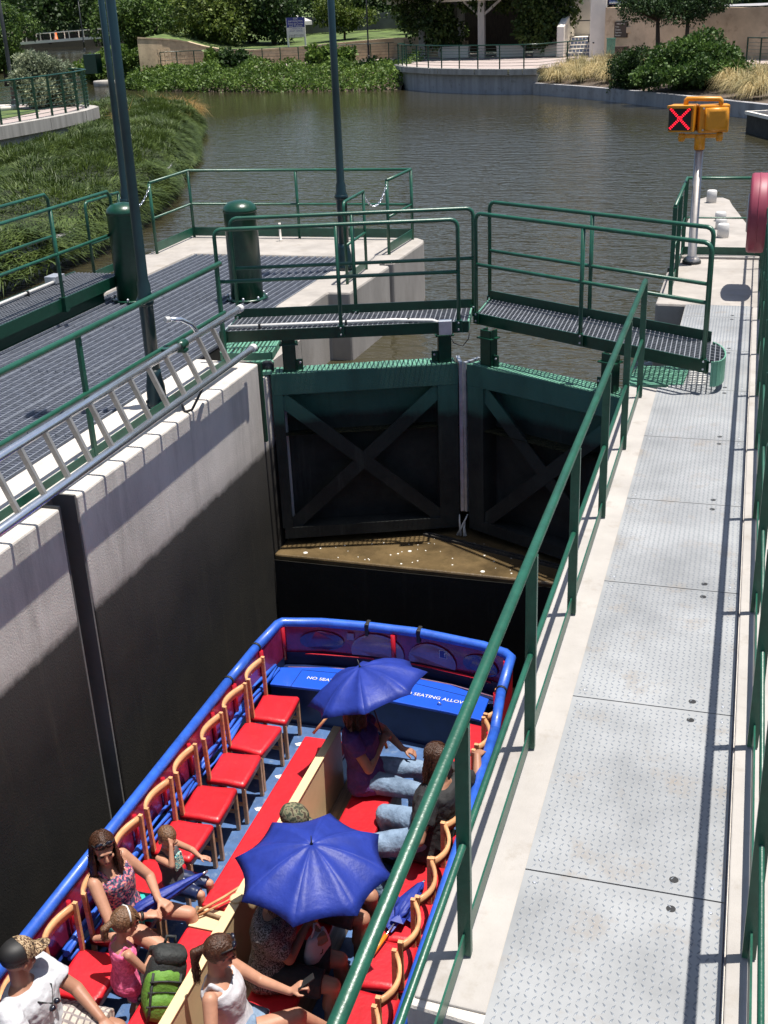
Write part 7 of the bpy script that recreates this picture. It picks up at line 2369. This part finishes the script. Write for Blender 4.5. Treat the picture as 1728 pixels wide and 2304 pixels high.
# leafy ground cover on the far bank
n = 64000
S_ = np.array([tuple(p) for p in shore]); W_ = np.array([tuple(p) for p in wallb])
k = rng.integers(0, len(S_) - 1, n); fr_ = rng.random(n)
a = S_[k] + (S_[k + 1] - S_[k]) * fr_[:, None]; b = W_[k] + (W_[k + 1] - W_[k]) * fr_[:, None]
f = rng.random(n) * .60 - .02
P0 = a + (b - a) * f[:, None]
hgt = .55 + .30 * np.sin(P0[:, 0] * .9) * np.cos(P0[:, 0] * .37 + 1) + .2 * np.sin(P0[:, 0] * 2.3 + P0[:, 1])
P0[:, 2] = np.interp(f, [-.02, .06, .25, .5, .6], [-.95, -.7, -.25, .1, .2]) + rng.random(n) * hgt * np.interp(f, [0, .3, .55, .6], [.9, 1.0, .8, .35])
V, F = leaf_arrays(P0, .16, .35, .1, .36)
tag(np_mesh('ground_cover', V, F, 'leaf_cover'), 'bright leafy ground cover sloping from the far path to the water', 'ground cover', kind='stuff')
for i, (x, y, s_) in enumerate(((-25.0, 72.3, .8), (-31.5, 71.0, .75), (-26.5, 73.0, .7), (-34.0, 74.0, .6))):
    plant('shrub', ['bright feathery shrub left of the far lamp plinth', 'dark rounded shrub in the middle of the far bank planting', 'weedy tall shrub by the path fence left of the lamp', 'small shrub at the left part of the path fence'][i], 'shrub', (x, y, .0),
          [((x, y, .5), (s_, s_, .55)), ((x + .5, y + .2, .7), (s_ * .7, s_ * .7, .5)), ((x - .4, y, .75), (s_ * .6, s_ * .6, .6))], 1500, .22, 'leaf_cover' if i != 1 else 'leaf_dark', None, group='shrubs on the far bank')
plant('bush', 'rounded green bush at the left foot of the retaining wall', 'bush', (-40.6, 74.5, .2), clumps((-40.6, 74.2, .75), (1.3, 1.1, .8), 9, .35, .55, 61, .2), 3600, .18, 'leaf_cover')
# left bank: silvery bush and tree
plant('bush', 'large silvery grey bush behind the curved railing on the left bank', 'bush', (-26.6, 41.2, .3), clumps((-26.4, 41.3, 1.3), (1.35, 1.15, 1.15), 26, .26, .42, 81, .4), 18000, .12, 'leaf_silver', (.09, .8), aspect=.26)
plant('tree', 'bright green willow-like tree at the left edge behind the silvery bush', 'tree', (-40.6, 60, .3), clumps((-40.9, 60, 2.3), (2.3, 2.0, 1.9), 26, .26, .44, 82, .4), 16000, .17, 'leaf_tree', (.16, 1.4), droop=.6, aspect=.3)
plant('bush', 'yellow green waterside bush on the left channel bank', 'bush', (-73, 104, -.6), clumps((-73, 105, .0), (3.2, 3.0, 1.0), 10, .35, .5, 83, -.7), 3600, .34, 'leaf_lime')
plant('bush', 'green waterside bush on the right channel bank', 'bush', (-59, 103.5, -.4), clumps((-59.5, 104, .2), (2.4, 2.6, .9), 10, .35, .5, 84, -.6), 3600, .32, 'leaf_cover')
plant('bush', 'green bush beside the dark utility box at the mouth of the channel', 'bush', (-47.6, 81.5, -.4), clumps((-48, 82.0, .0), (1.6, 1.8, .7), 9, .35, .5, 85, -.6), 2600, .24, 'leaf_cover')

bpy.data.scenes.remove(shop)
